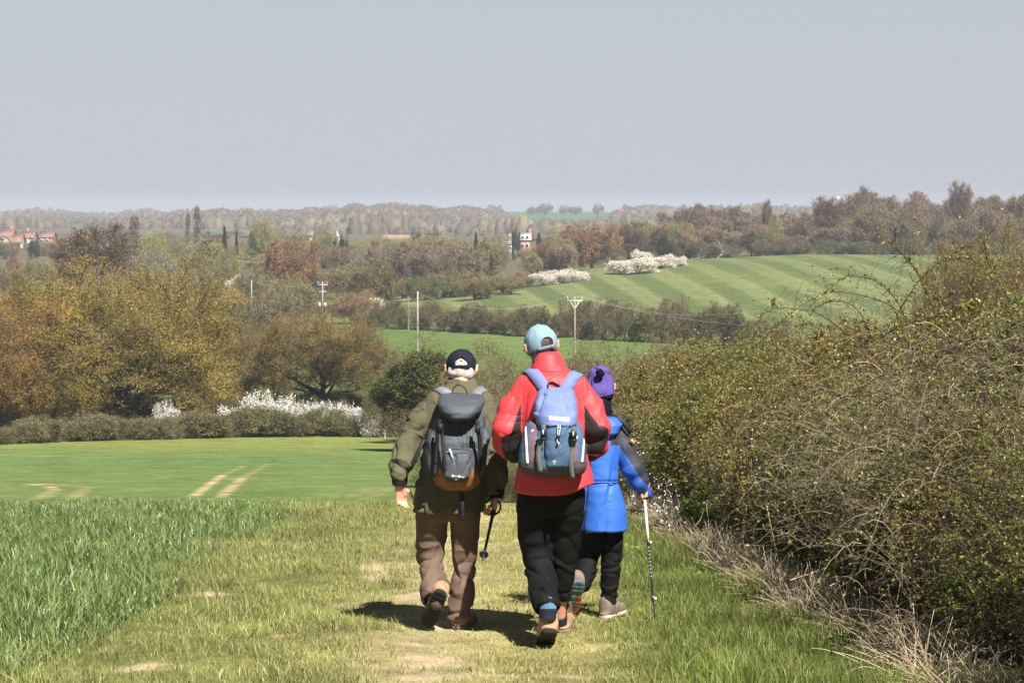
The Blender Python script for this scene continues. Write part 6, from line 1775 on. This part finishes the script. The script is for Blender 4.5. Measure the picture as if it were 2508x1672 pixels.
L_.loft([ps2.row(*r) for r in [(948, 1328, 1396, -.08, .085), (960, 1317, 1406, -.12, .115), (985, 1308, 1413, -.17, .15), (1015, 1304, 1416, -.20, .16), (1038, 1312, 1415, -.225, .15), (1047, 1322, 1410, -.23, .135)]], .02, e=2.6, round_=.02)
L_.cone(p(1366, 1062, -.5), p(1366, 1062, .0), .048, .048, .006, cut=True, sq=(1.35, 1, .85))
def dl2(V):
    x, y = ps2.px(V)
    d = .004 * snoise(V, 95, 16) - .010 * creases(V * [1.2, .8, .8], 96, 15, 1.2) ** 4
    for a, b, c_, dd in ((1333, 1310, 962, 1010), (1385, 1400, 965, 1015)):
        t = np.clip((y - c_) / (dd - c_), 0, 1); d -= .014 * np.exp(-((x - (a + (b - a) * t)) / 4.5) ** 2) * (t > 0) * (t < 1)
    return d
bl2 = bvh_of(solid_obj('lid', L_, [C_['lilac_blue']], bp2, dl2))
Q = Solid(p(1315, 1165, -.47), p(1420, 1025, -.2), .005)
Q.loft([ps2.row(*r) for r in [(1036, 1337, 1400, -.31, .05), (1060, 1334, 1402, -.325, .055), (1110, 1333, 1401, -.33, .06), (1145, 1334, 1398, -.325, .05)]], .02, e=3.0, round_=.018)
def dq2(V):
    x, y = ps2.px(V)
    return -.010 * np.exp(-(((x - 1373) + (y - 1090) * .55) / 3.0) ** 2) * (x > 1371) * (y < 1092) + .003 * snoise(V, 97, 25) - .003 * creases(V, 98, 40, 1.2) ** 3
bq2 = solid_obj('front_panel', Q, [C_['steel_blue']], bp2, dq2)
bq2 = bvh_of(bq2)
strap_obj('compression_strap', [p(1331, 1040, -.39), p(1331, 1062, -.392), p(1322, 1090, -.372), p(1319, 1120, -.37), p(1324, 1156, -.36)], .026, C_['olive_web'], bp2)
strap_obj('compression_strap', [p(1404, 1044, -.39), p(1405, 1066, -.392), p(1404, 1090, -.372), p(1398, 1130, -.37), p(1403, 1172, -.35)], .026, C_['olive_web'], bp2)
for px_, py_ in ((1331, 1060), (1405, 1064)):
    mb = MB(); mb.add(*boxy(p(px_, py_, -.398), (.034, .014, .036)), 0); mb.add(*boxy(p(px_, py_ + 14, -.392), (.036, .012, .016)), 0); mb.add(*boxy(p(px_ - 1, py_ - 2, -.407), (.006, .003, .024)), 1)
    mb.obj('buckle', [C_['black_web'], C_['silver_tape']], bp2)
mb = MB()
for a in (-2, 3):
    V, F = tubes(spline([p(1369 + a, 1040, -.375), p(1368 + a, 1054, -.39), p(1367 + a * .4, 1067, -.39)], 8)[None], np.full((1, 8), .0022), 5); mb.add(V, F, 0)
V, F = tubes(spline([p(1368, 1070, -.392), p(1364, 1080, -.394), p(1370, 1086, -.394), p(1365, 1092, -.392)], 12)[None], np.full((1, 12), .0022), 5); mb.add(V, F, 0)
mb.add(*boxy(p(1368, 1068, -.396), (.024, .012, .012)), 1); mb.add(*boxy(p(1365, 1088, -.396), (.012, .008, .01)), 1)
mb.obj('drawcord', [C_['silver_tape'], C_['black_web']], bp2)
V, F = ribbon(spline([p(1343, 952, -.09), p(1345, 932, -.10), p(1357, 922, -.10), p(1369, 932, -.10), p(1372, 952, -.09)], 18), (0, 1, 0), .022, .006); obj_np('haul_loop', V, [F], [C_['olive_web']], bp2)
bj2 = bvh_of(jk2)
for pts in ([p(1342, 965, -.09), p(1330, 945, -.08), p(1317, 925, -.06), p(1304, 910, .0), p(1294, 906, .07), p(1286, 916, .18), p(1286, 960, .26), p(1290, 1020, .26)],
            [p(1380, 965, -.09), p(1391, 945, -.08), p(1403, 925, -.06), p(1413, 910, .0), p(1419, 908, .07), p(1422, 920, .18), p(1422, 960, .26), p(1416, 1020, .26)]):
    V, F = hug(bj2, pts, .066, .007, 28, .012); obj_np('shoulder_strap', V, [F], [C_['lilac_blue']], bp2)
cam_l = Vector((-ps2.X0, -ps2.Y0, CZ - ps2.Z0))
for pts in ([p(1287, 1040, -.4), p(1288, 1060, -.4), p(1290, 1100, -.4), p(1292, 1135, -.4)], [p(1424, 1040, -.4), p(1430, 1060, -.4), p(1428, 1100, -.4), p(1425, 1132, -.4)]):
    V, F = hug(bk2, pts, .017, .003, 18, .004, cam_l); obj_np('reflective_strip', V, [F], [C_['silver_tape']], bp2)
text_on(bl2, 'lettering', 'KARRIMOR', p(1369.5, 1029, -.38), .027, C_['white_mark'], bp2, cam_l, .0018, roll=5, sx=.85)
text_on(bq2, 'lettering', 'AIR', p(1358, 1131, -.38), .014, C_['silver_tape'], bp2, cam_l, .0003)
text_on(bq2, 'lettering', '25', p(1358, 1136, -.38), .011, C_['silver_tape'], bp2, cam_l, .0003)

# ================================================================== the walker in blue, purple fleece hat
ps3 = Pose(15.0, 1480); p = ps3.p
wo = world_obj_root(ps3, 'smaller person in bright blue coat and purple fleece hat half hidden behind the red jacket')
hc = p(1470, 950, .20); fw = (.05, .95, -.4); up = (0, .35, .94)
B_ = Solid(p(1385, 1535, -.45), p(1615, 890, .6), .006)
P_, Rm = head(B_, hc, fw, up, .95)
slim_body(B_, ps3, p(1470, 1012, .1), p(1476, 1270, 0),
          [[(p(1440, 1055, .05), .042), (p(1418, 1120, .04), .038), (p(1415, 1170, .12), .033), (p(1430, 1200, .25), .024)],
           [(p(1508, 1060, .05), .042), (p(1540, 1110, .03), .038), (p(1562, 1160, .02), .033), (p(1583, 1186, .06), .024)]],
          [[(p(1450, 1275, 0), .055), (p(1441, 1350, .05), .040), (p(1434, 1395, 0), .036), (p(1422, 1430, -.14), .030)],
           [(p(1500, 1275, 0), .05), (p(1496, 1390, .02), .036), (p(1489, 1490, .02), .029)]], hc)
hand(B_, p(1583, 1186, .06), (-.1, -.05, -1), (-.9, -.2, 0), (0, 1, 0), .82, 1.15)
hand(B_, p(1430, 1200, .25), (.3, .4, -.8), (.9, 0, .1), (0, 1, 0), .85, .6)
solid_obj('body', B_, [C_['skin']], wo, sm=1)
eyes_for(wo, P_, O, .95)
H = Solid(hc - .2, hc + .22, .0045)
H.ell(P_(0, -.006, .014), (.088, .108, .120), .01, rot=Rm)
H.ell(P_(.0, -.03, .085), (.066, .07, .055), .02, rot=Rm)
H.cone(P_(-.03, -.05, -.06), P_(.03, -.05, -.06), .05, .05, .04)
H.ell(P_(.0, .125, -.06), (.11, .09, .10), .01, cut=True, rot=Rm)
def dh(V):
    x, y = ps3.px(V)
    return -.012 * creases(V * [.8, 1, 1.3], 101, 24, 1.1) ** 3 + .004 * snoise(V, 102, 22) + .006 * np.exp(-((y - 974) / 3) ** 2)
hat = solid_obj('fleece_hat', H, [C_['purple_fleece'], C_['dark_fleece']], wo, dh, lambda C: np.where((ps3.px(C)[1] > 972 + (ps3.px(C)[0] - 1470) * -.25) , 1, 0))
s_ = Solid(p(1445, 935, -.1), p(1495, 890, .4), .004); s_.ell(p(1470, 914, .09), (.028, .025, .027), 0)
solid_obj('bobble', s_, [C_['dark_fleece']], hat, lambda V: .004 * snoise(V, 103, 150))
s_ = Solid(p(1430, 1050, -.05), p(1515, 960, .35), .005); s_.cone(p(1472, 985, .15), p(1473, 1030, .07), .062, .075, 0)
solid_obj('scarf', s_, [C_['dark_fleece']], wo, lambda V: .005 * folds(V, 130, 40, 3))
J = Solid(p(1385, 1325, -.35), p(1612, 990, .4), .005)
J.loft([ps3.row(*r) for r in [(1006, 1448, 1492, .11, .07), (1024, 1438, 1506, .09, .095), (1042, 1425, 1520, .06, .12), (1100, 1426, 1516, .03, .13), (1150, 1428, 1513, .02, .13), (1180, 1430, 1511, .0, .122), (1200, 1426, 1519, 0, .14), (1250, 1421, 1533, 0, .16), (1300, 1420, 1539, -.01, .165)]], .02, e=2.2, round_=.015)
J.chain([(p(1505, 1058, .04), .060), (p(1530, 1100, .03), .068), (p(1550, 1145, .02), .068), (p(1563, 1178, .04), .058), (p(1582, 1207, .08), .036)], .02)
J.chain([(p(1442, 1055, .05), .058), (p(1420, 1115, .04), .060), (p(1416, 1165, .10), .052), (p(1428, 1195, .22), .038)], .02)
J.loft([ps3.row(*r) for r in [(1020, 1440, 1512, .02, .10), (1040, 1432, 1526, -.01, .10), (1060, 1440, 1516, -.03, .09), (1072, 1455, 1500, -.03, .07)]], .006, e=2.2, round_=.02)
def dj3(V):
    x, y = ps3.px(V)
    arm = (x > 1522) & (y < 1215)
    d = .006 * folds(V * [1, .5, .9], 111, 20, 4) * arm
    d += .012 * folds(V * [1.7, .8, .3], 113, 17, 3) * (~arm) * np.clip((y - 1090) / 60, 0, 1) + .004 * snoise(V, 114, 10)
    d -= .010 * np.exp(-((y - 1180) / 4) ** 2) * (x < 1525)
    return d
def fj3(C):
    x, y = ps3.px(C)
    edge = np.interp(y, [1040, 1085, 1126, 1176, 1200, 1215], [1500, 1511, 1540, 1572, 1600, 1620])
    sl = (x > edge) & (y > 1040)
    yoke = (x > 1496) & (y > 1062) & (y < 1090) & (C[:, 1] > -.13)
    hood = (C[:, 1] < -.06) & (y < 1078) & (x < 1524)
    return np.where((sl | yoke) & ~hood, 1, 0)
jk3 = solid_obj('coat', J, [C_['blue_cloth'], C_['slate_cloth']], wo, dj3, fj3)
V, F = boxy(p(1549, 1080, -.035), (.020, .006, .028), rotm('Y', -35)); obj_np('sleeve_badge', V, [F], [C_['orange_badge']], jk3)
strap_obj('waist_cord', [p(1428, 1181, -.05), p(1450, 1181, -.118), p(1475, 1181, -.128), p(1500, 1181, -.112), p(1513, 1181, -.05)], .009, C_['blue_cloth'], jk3, 16, (0, 0, 1), .004)
strap_obj('shoulder_strap', [p(1495, 1018, .02), p(1510, 1022, -.01), p(1526, 1034, -.02), p(1540, 1052, -.015), p(1545, 1060, .0)], .03, C_['black_web'], jk3, 14, (.7, 0, .7), .006)
T_ = Solid(p(1395, 1505, -.4), p(1550, 1265, .3), .007)
T_.loft([ps3.row(*r) for r in [(1275, 1432, 1524, 0, .11), (1300, 1430, 1524, 0, .11)]], .02)
T_.chain([(p(1450, 1300, 0), .072), (p(1441, 1350, .05), .068), (p(1435, 1395, .0), .060), (p(1425, 1428, -.13), .056)], .02)
T_.chain([(p(1500, 1300, 0), .066), (p(1498, 1350, .02), .064), (p(1495, 1410, .02), .060), (p(1490, 1484, .02), .051)], .006)
T_.cone(p(1490, 1490, .02), p(1490, 1510, .02), .043, .046, .004, cut=True)
solid_obj('trousers', T_, [C_['black_trousers']], wo, lambda V: .008 * folds(V * [.6, .6, 1.7], 121, 28, 4) + .003 * snoise(V, 122, 20))
for a_, b_ in (((1423, 1418, -.12), (1419, 1440, -.18)), ((1490, 1484, .02), (1487, 1503, .02))):
    sk = Solid(p(1395, 1515, -.3), p(1520, 1400, .15), .005); sk.chain([(p(*a_), .036), (p(*b_), .036)], .01); solid_obj('sock', sk, [C_['navy_sock']], wo)
heel = p(1418, 1428, -.27); toe = p(1396, 1514, -.12)
boot(wo, heel, toe - heel, (-.1, 1, .35), C_['taupe_leather'], C_['sole_grey'], .93, .08, name='shoe', pads=(C_['sole_green'], C_['sole_orange']))
boot(wo, p(1480, 1510, -.02) * [1, 1, 0] + [0, 0, .006], (.55, 1, 0), (0, 0, 1), C_['taupe_leather'], C_['pale_rubber'], .95, .07, name='shoe')

pl = empty('walking_pole', tuple(ps3.o), 'white and black walking pole planted by the person in blue', 'walking pole')
A, Bq = p(1577, 1200, .06), p(1604, 1519, -.10)
dr = Bq - A; Lp = np.linalg.norm(dr); dr /= Lp
def seg(name, t0, t1, r0, r1, mat, n=10):
    V, F = tubes(np.stack([A + dr * Lp * t for t in np.linspace(t0, t1, 4)])[None], np.linspace(r0, r1, 4)[None], n); return obj_np(name, V, [F], [mat], pl, smooth=True)
seg('upper_shaft', .0, .40, .0095, .0090, C_['pole_pale'])
seg('middle_shaft', .40, .83, .0078, .0075, C_['pole_dark'])
seg('lower_shaft', .83, .985, .006, .0052, C_['pole_dark'])
seg('tip', .985, 1.0, .004, .0025, C_['steel'])
seg('grip', -.06, .03, .014, .013, C_['black_web'])
for t in (.40, .83):
    c = A + dr * Lp * t
    V, F = tubes(np.stack([c - dr * .018, c - dr * .014, c + dr * .016, c + dr * .02])[None], np.array([[.008, .0125, .0125, .008]]), 12); o_ = obj_np('lock', V, [F], [C_['pole_dark']], pl, smooth=True)
    V, F = boxy(c + np.array([.014, -.004, 0]), (.014, .014, .016)); obj_np('lever', V, [F], [C_['silver_tape']], o_)
mb = MB()
for t in np.linspace(.44, .66, 9):
    c = A + dr * Lp * t; mb.add(*boxy(c + np.array([0, -.0075, 0]), (.004, .002, .007)), 0)
mb.obj('length_marks', [C_['white_mark']], pl)

# ------------------------------------------------------------------ poles, wires, houses, mast
C_['pole_wood'] = plain_mat('weathered_pole', (.30, .28, .24), .9, .1, .2, 2.0)
C_['pole_wood_red'] = plain_mat('reddish_pole', (.26, .20, .165), .9, .1, .2, 2.0)
C_['insulator'] = plain_mat('insulator', (.42, .42, .42), .3, .5, .05)
C_['wire'] = plain_mat('wire', (.4, .42, .42), .4, .5, .05)
C_['galv'] = plain_mat('galvanised_box', (.5, .52, .53), .5, .4, .1)
tops = {}
def pole(key, px, Y, top, label, mat='pole_wood', cross=0.0, vee=False, trans=False, r0=.095):
    x, y, z = at(px, Y); zt = CZ - (top - HY) / FPX * Y; h = zt - z
    root = empty('power_pole', (x, y, z), label, 'power pole')
    V, F = tubes(np.array([[[0, 0, t * h] for t in (0, .3, .6, 1)]]), np.array([[r0, r0 * .92, r0 * .8, r0 * .68]]), 9); obj_np('pole', V, [F], [C_[mat]], root, smooth=True)
    pts = []
    if cross:
        V, F = boxy((0, 0, h - .25), (cross, .09, .09)); obj_np('crossarm', V, [F], [C_['galv']], root)
        if vee:
            for s in (-1, 1):
                V, F = tubes(np.array([[[0, 0, h - .95], [s * cross * .3, 0, h - .28]]]), np.full((1, 2), .035), 5); obj_np('brace', V, [F], [C_['galv']], root)
        for s in (-1, 0, 1):
            q = np.array([s * cross * .46, 0, h - .16]); pts.append(q + [x, y, z + .3])
            V, F = tubes(np.array([[q, q + [0, 0, .08], q + [0, 0, .18], q + [0, 0, .3]]]), np.array([[.03, .055, .04, .025]]), 8); obj_np('insulator', V, [F], [C_['insulator']], root, smooth=True)
    else:
        q = np.array([0, 0, h]); pts = [q + [x, y, z + .05]] * 3
        V, F = tubes(np.array([[q, q + [0, 0, .08], q + [0, 0, .2]]]), np.array([[.06, .09, .05]]), 8); obj_np('insulator', V, [F], [C_['insulator']], root, smooth=True)
    if trans:
        for s in (-1, 1):
            V, F = boxy((s * .32, -.12, h - 2.6), (.28, .3, .55)); obj_np('transformer', V, [F], [C_['galv']], root)
        V, F = boxy((0, 0, h - 1.05), (.8, .1, .1)); obj_np('lower_crossarm', V, [F], [C_['galv']], root)
    tops[key] = pts
pole('a', 616, 285, 690, 'slim pale pole at the right edge of the huge willow')
pole('b', 790, 285, 692, 'wooden pole with a wide crossarm and hanging transformer boxes', cross=1.15, trans=True)
pole('c', 1023, 205, 720, 'tall pale pole rising from the scrub beside the black cap')
pole('d', 1408, 205, 729, 'reddish pole with a braced crossarm right of the pale blue cap', 'pole_wood_red', cross=1.3, vee=True)
pole('e', 549, 430, 636, 'small distant pole above the willow crown', cross=1.2)
def wire(p, q, sag, label, rad=.006):
    t = np.linspace(0, 1, 40)[:, None]; P = p * (1 - t) + q * t; P[:, 2] -= (4 * sag * t * (1 - t))[:, 0]
    V, F = tubes(P[None], np.full((1, 40), rad), 4); tag(obj_np('overhead_wire', V, [F], [C_['wire']]), label, 'wire')
def pt3(px, py, Y): return np.array([(px - CX) / FPX * Y, Y, CZ - (py - HY) / FPX * Y])
wire(tops['c'][1], tops['d'][0], 1.2, 'thin wire sagging between the pale pole and the braced pole')
wire(tops['d'][2], pt3(1860, 760, 200), .9, 'thin wire running right from the braced pole over the hedgerow')
wire(tops['d'][1], pt3(2100, 800, 190), .9, 'second thin wire running right from the braced pole')
wire(tops['c'][0], tops['b'][2], 1.4, 'thin wire from the pale pole to the crossarm pole')
wire(tops['b'][0], tops['a'][0], .6, 'thin wire between the crossarm pole and the slim pole')
wire(tops['e'][0], pt3(330, 660, 430), .8, 'distant wire running left above the willow crown', .02)
wire(tops['e'][2], pt3(760, 630, 430), .8, 'distant wire running right from the small pole', .02)
wire(pt3(1010, 607, 700), pt3(1400, 568, 700), 1.0, 'far wire crossing the valley in front of the gabled house', .035)

C_['cream_wall'] = plain_mat('cream_render', (.50, .46, .35), .9, .1, .06, 1.0)
C_['white_wall'] = plain_mat('white_render', (.42, .41, .40), .9, .1, .05, 1.0)
C_['brick_wall'] = plain_mat('red_brick', (.40, .20, .14), .9, .1, .2, 2.0)
C_['red_tiles'] = plain_mat('red_tiles', (.24, .135, .11), .9, .1, .2, 1.5)
C_['grey_tiles'] = plain_mat('grey_tiles', (.24, .19, .18), .9, .1, .2, 1.5)
C_['window_glass'] = plain_mat('window_glass', (.03, .035, .045), .1, .6, .1)
C_['window_frame'] = plain_mat('window_frame', (.8, .8, .78), .5, .3, .03)
def house(px, py_base, Y, wpx, h_wall, h_roof, depth, label, wall='cream_wall', roof='red_tiles', rot=0.0, gable_front=False, wins=(), chim=None, cat='house', verge=False):
    Yn = yrow(px, py_base, Y * .9, Y * 1.7); k_ = Yn / Y; Y = Yn; x = (px - CX) / FPX * Y; z = float(ground(x, Y)) - .05; w = wpx / FPX * Y
    wpx_ = .88; w *= wpx_; k_ *= .85; h_wall *= k_; h_roof *= k_; depth *= k_; wins = [(a_, b_ * k_, c_ * k_, d_ * k_) for a_, b_, c_, d_ in wins]
    root = empty('house', (x, Y, z), label, cat); root.rotation_euler = (0, 0, rot)
    a, b, d0 = w / 2, depth / 2, -.8
    if gable_front:
        V = np.array([[-a, -b, d0], [a, -b, d0], [a, -b, h_wall], [0, -b, h_wall + h_roof], [-a, -b, h_wall], [-a, b, d0], [a, b, d0], [a, b, h_wall], [0, b, h_wall + h_roof], [-a, b, h_wall]])
        obj_np('wall', V, [np.array([[0, 1, 2, 3, 4], [6, 5, 9, 8, 7]]), np.array([[1, 6, 7, 2], [5, 0, 4, 9]])], [C_[wall]], root)
        e = .35; t = .16; sl = h_roof / a
        mb = MB()
        for s in (-1, 1):
            P = [(s * (a + e), -b - e, h_wall - e * sl), (0, -b - e, h_wall + h_roof), (0, b + e, h_wall + h_roof), (s * (a + e), b + e, h_wall - e * sl)]
            P = np.array([list(q) for q in P] + [[q[0], q[1], q[2] + t] for q in P]) + [0, 0, .02]
            mb.add(P, np.array([[0, 1, 2, 3], [7, 6, 5, 4], [0, 4, 5, 1], [1, 5, 6, 2], [2, 6, 7, 3], [3, 7, 4, 0]]))
        mb.obj('roof', [C_[roof]], root)
        if verge:
            mb = MB()
            for s in (-1, 1):
                V, F = tubes(np.array([[[s * (a + e), -b - e - .1, h_wall - e * sl], [0, -b - e - .1, h_wall + h_roof]]]), np.full((1, 2), .22), 4); mb.add(V, F)
            mb.obj('bargeboard', [C_['window_frame']], root)
    else:
        V = np.array([[-a, -b, d0], [a, -b, d0], [a, b, d0], [-a, b, d0], [-a, -b, h_wall], [a, -b, h_wall], [a, b, h_wall], [-a, b, h_wall], [-a, 0, h_wall + h_roof - .05], [a, 0, h_wall + h_roof - .05]])
        obj_np('wall', V, [np.array([[0, 1, 5, 4], [2, 3, 7, 6]]), np.array([[1, 2, 6, 9, 5], [3, 0, 4, 8, 7]])], [C_[wall]], root)
        e = .35; t = .16; sl = h_roof / b; mb = MB()
        for s in (-1, 1):
            P = [(-a - e, s * (b + e), h_wall - e * sl), (a + e, s * (b + e), h_wall - e * sl), (a + e, 0, h_wall + h_roof), (-a - e, 0, h_wall + h_roof)]
            P = np.array([list(q) for q in P] + [[q[0], q[1], q[2] + t] for q in P]) + [0, 0, .02]
            mb.add(P, np.array([[0, 1, 2, 3], [7, 6, 5, 4], [0, 4, 5, 1], [1, 5, 6, 2], [2, 6, 7, 3], [3, 7, 4, 0]]))
        mb.obj('roof', [C_[roof]], root)
    for wx, wz, ww, wh in wins:
        V, F = boxy((wx * a, -b - .02, wz), (ww, .1, wh)); o = obj_np('window', V, [F], [C_['window_frame']], root)
        V, F = boxy((wx * a, -b - .08, wz), (ww - .22, .03, wh - .22)); obj_np('pane', V, [F], [C_['window_glass']], o)
    if chim:
        for cx_ in chim:
            V, F = boxy((cx_ * a, .3, h_wall + h_roof + .4), (.8, .6, 2.0)); obj_np('chimney', V, [F], [C_['brick_wall']], root)
    return root
house(26, 607, 640, 30, 1.9, 1.7, 12, 'cream gable fronted bungalow at the left edge', gable_front=True, wins=[(-.3, .9, 1.6, 1.1), (.4, .9, 1.0, 1.1)])
house(46, 607, 650, 24, 1.9, 2.4, 8, 'low cream wing with red roof joined to the gable fronted bungalow', wins=[(.2, 1.0, 1.4, 1.0), (.75, 1.0, .9, 1.0)])
house(18, 592, 690, 40, 1.9, 1.9, 9, 'long red roofed house behind the cream bungalow', wins=[(-.4, 1.0, 1.4, 1.0)], chim=[.6])
house(72, 596, 700, 34, 2.0, 1.9, 9, 'red roofed house behind the dark round bush', wins=[(-.2, 1.0, 1.2, 1.0)], chim=[-.3])
house(118, 596, 720, 36, 2.2, 1.8, 9, 'pale red roofed house right of the dark round bush', 'brick_wall', wins=[(-.6, 1.2, 1.0, 1.0), (.2, 1.2, 1.0, 1.0)])
house(270, 622, 560, 20, 1.2, 1.5, 8, 'brick gable with white edging behind the big bare oak', 'brick_wall', gable_front=True, verge=True, wins=[(0, 1.1, .5, 1.0)])
house(214, 612, 600, 16, 1.6, 1.6, 8, 'pinkish cottage between the two bare oaks', 'brick_wall', gable_front=True, wins=[(0, .9, .6, .8)])
house(1287, 612, 600, 27, 3.0, 1.8, 8, 'tall gabled house with white roof front in the valley trees', 'brick_wall', 'white_wall', gable_front=False, wins=[(-.6, 3.7, .9, 1.0), (.35, 3.7, .9, 1.0), (-.6, 1.4, .9, 1.2), (.35, 1.4, .9, 1.2)], chim=[.9])
house(1255, 618, 600, 24, 2.5, 1.6, 8, 'lower white fronted wing left of the tall gabled house', 'white_wall', 'grey_tiles', wins=[(-.5, 1.6, .8, .9), (.4, 1.6, .8, .9)], chim=[-.6])
house(761, 596, 640, 14, 2.4, 1.6, 7, 'small white house among pale willows', 'white_wall', 'grey_tiles', wins=[(-.3, 1.3, .7, .8)])
house(829, 596, 560, 9, 3.0, 1.2, 6, 'white gable beside the dark evergreen', 'white_wall', 'grey_tiles', gable_front=True, wins=[(0, 1.8, .6, .8)])
house(748, 549, 1900, 32, 2.5, 2.0, 12, 'long pale farm shed on the far slope', 'white_wall', 'grey_tiles', wins=[(0, 1.2, 3, 1.0)], cat='shed')
house(103, 537, 2600, 8, 4, 3, 9, 'tiny white house on the far left skyline', 'white_wall', 'grey_tiles', gable_front=True, wins=[(0, 2, 1, 1)])
house(270, 545, 2200, 20, 2.5, 2.0, 10, 'pale farm roofs on the far left hillside', 'white_wall', 'grey_tiles', wins=[(0, 1.2, 2, 1.0)])
# brick tower on the far ridge
x, y, z = at(1523, 2000)
tw = empty('brick_tower', (x, y, z), 'square pinkish brick tower on the far ridge beside the rounded copse', 'tower')
V, F = boxy((0, 0, 2.0), (7.2, 7.2, 9.0), bev=.02); obj_np('wall', V, [F], [C_['brick_wall']], tw)
V, F = boxy((0, 0, 6.6), (7.6, 7.6, .5), bev=.1); obj_np('parapet', V, [F], [C_['brick_wall']], tw)
for wx in (-2, 0, 2):
    V, F = boxy((wx, -3.62, 4.2), (.9, .1, 1.6)); obj_np('window', V, [F], [C_['window_glass']], tw)
# mobile phone mast behind the wood
x, y, z = at(2053, 620); zt = CZ - (481 - HY) / FPX * 620; h = zt - z
ms = empty('radio_mast', (x, y, z), 'thin white radio mast beside the bare fan shaped oak', 'mast')
V, F = tubes(np.array([[[0, 0, 0], [0, 0, h * .6], [0, 0, h]]]), np.array([[.22, .18, .10]]), 8); obj_np('pole', V, [F], [C_['insulator']], ms, smooth=True)
for k, zz in enumerate((h - .6, h - 1.9)):
    for s in (-1, 1):
        V, F = boxy((s * .3, -.1, zz), (.22, .2, .9)); obj_np('antenna', V, [F], [C_['insulator']], ms)
V, F = boxy((-.2, 0, h - .1), (1.1, .15, .15)); obj_np('crossbar', V, [F], [C_['insulator']], ms)
# fallen pale branches at the field edge
def limb(name, pts, r0, label, mat='bark_pale'):
    P = spline(np.array([pt3(*q) for q in pts]), 14); mb = MB()
    V, F = tubes(P[None], np.linspace(r0, r0 * .3, 14)[None], 6); mb.add(V, F)
    b = grow(P[None], 7, .2, 1, 40, 1.6, .2, .3, 5, None, np.random.default_rng(3)); V, F = tubes(b, np.linspace(r0 * .35, r0 * .1, 5)[None] * np.ones((len(b), 1)), 4); mb.add(V, F)
    tag(mb.obj(name, [M[mat]]), label, 'dead branch')
limb('fallen_branch', [(1678, 641, 476), (1698, 634, 477), (1722, 630, 478)], .16, 'fallen pale branch lying at the top edge of the hill field')
limb('dead_tree', [(1756, 634, 480), (1769, 620, 480), (1766, 606, 480), (1760, 594, 480)], .2, 'crooked pale dead trunk at the field edge')
# fence stake in the left hedge and two specks of walkers far off
x, y, z = at(943, 146); V, F = tubes(np.array([[[x, y, z - .1], [x, y, z + 1.25]]]), np.full((1, 2), .05), 6); tag(obj_np('fence_stake', V, [F], [C_['pole_wood']]), 'pale stake standing at the end of the field hedge', 'stake')
x, y, z = at(1000, 288); V, F = tubes(np.array([[[x, y, z - .1], [x + .1, y, z + 2.0], [x, y, z + 3.9]]]), np.array([[.09, .07, .03]]), 6); tag(obj_np('dead_sapling', V, [F], [M['bark_pale']]), 'thin pale bare sapling standing in the left part of the hedgerow', 'sapling')
build_haze()
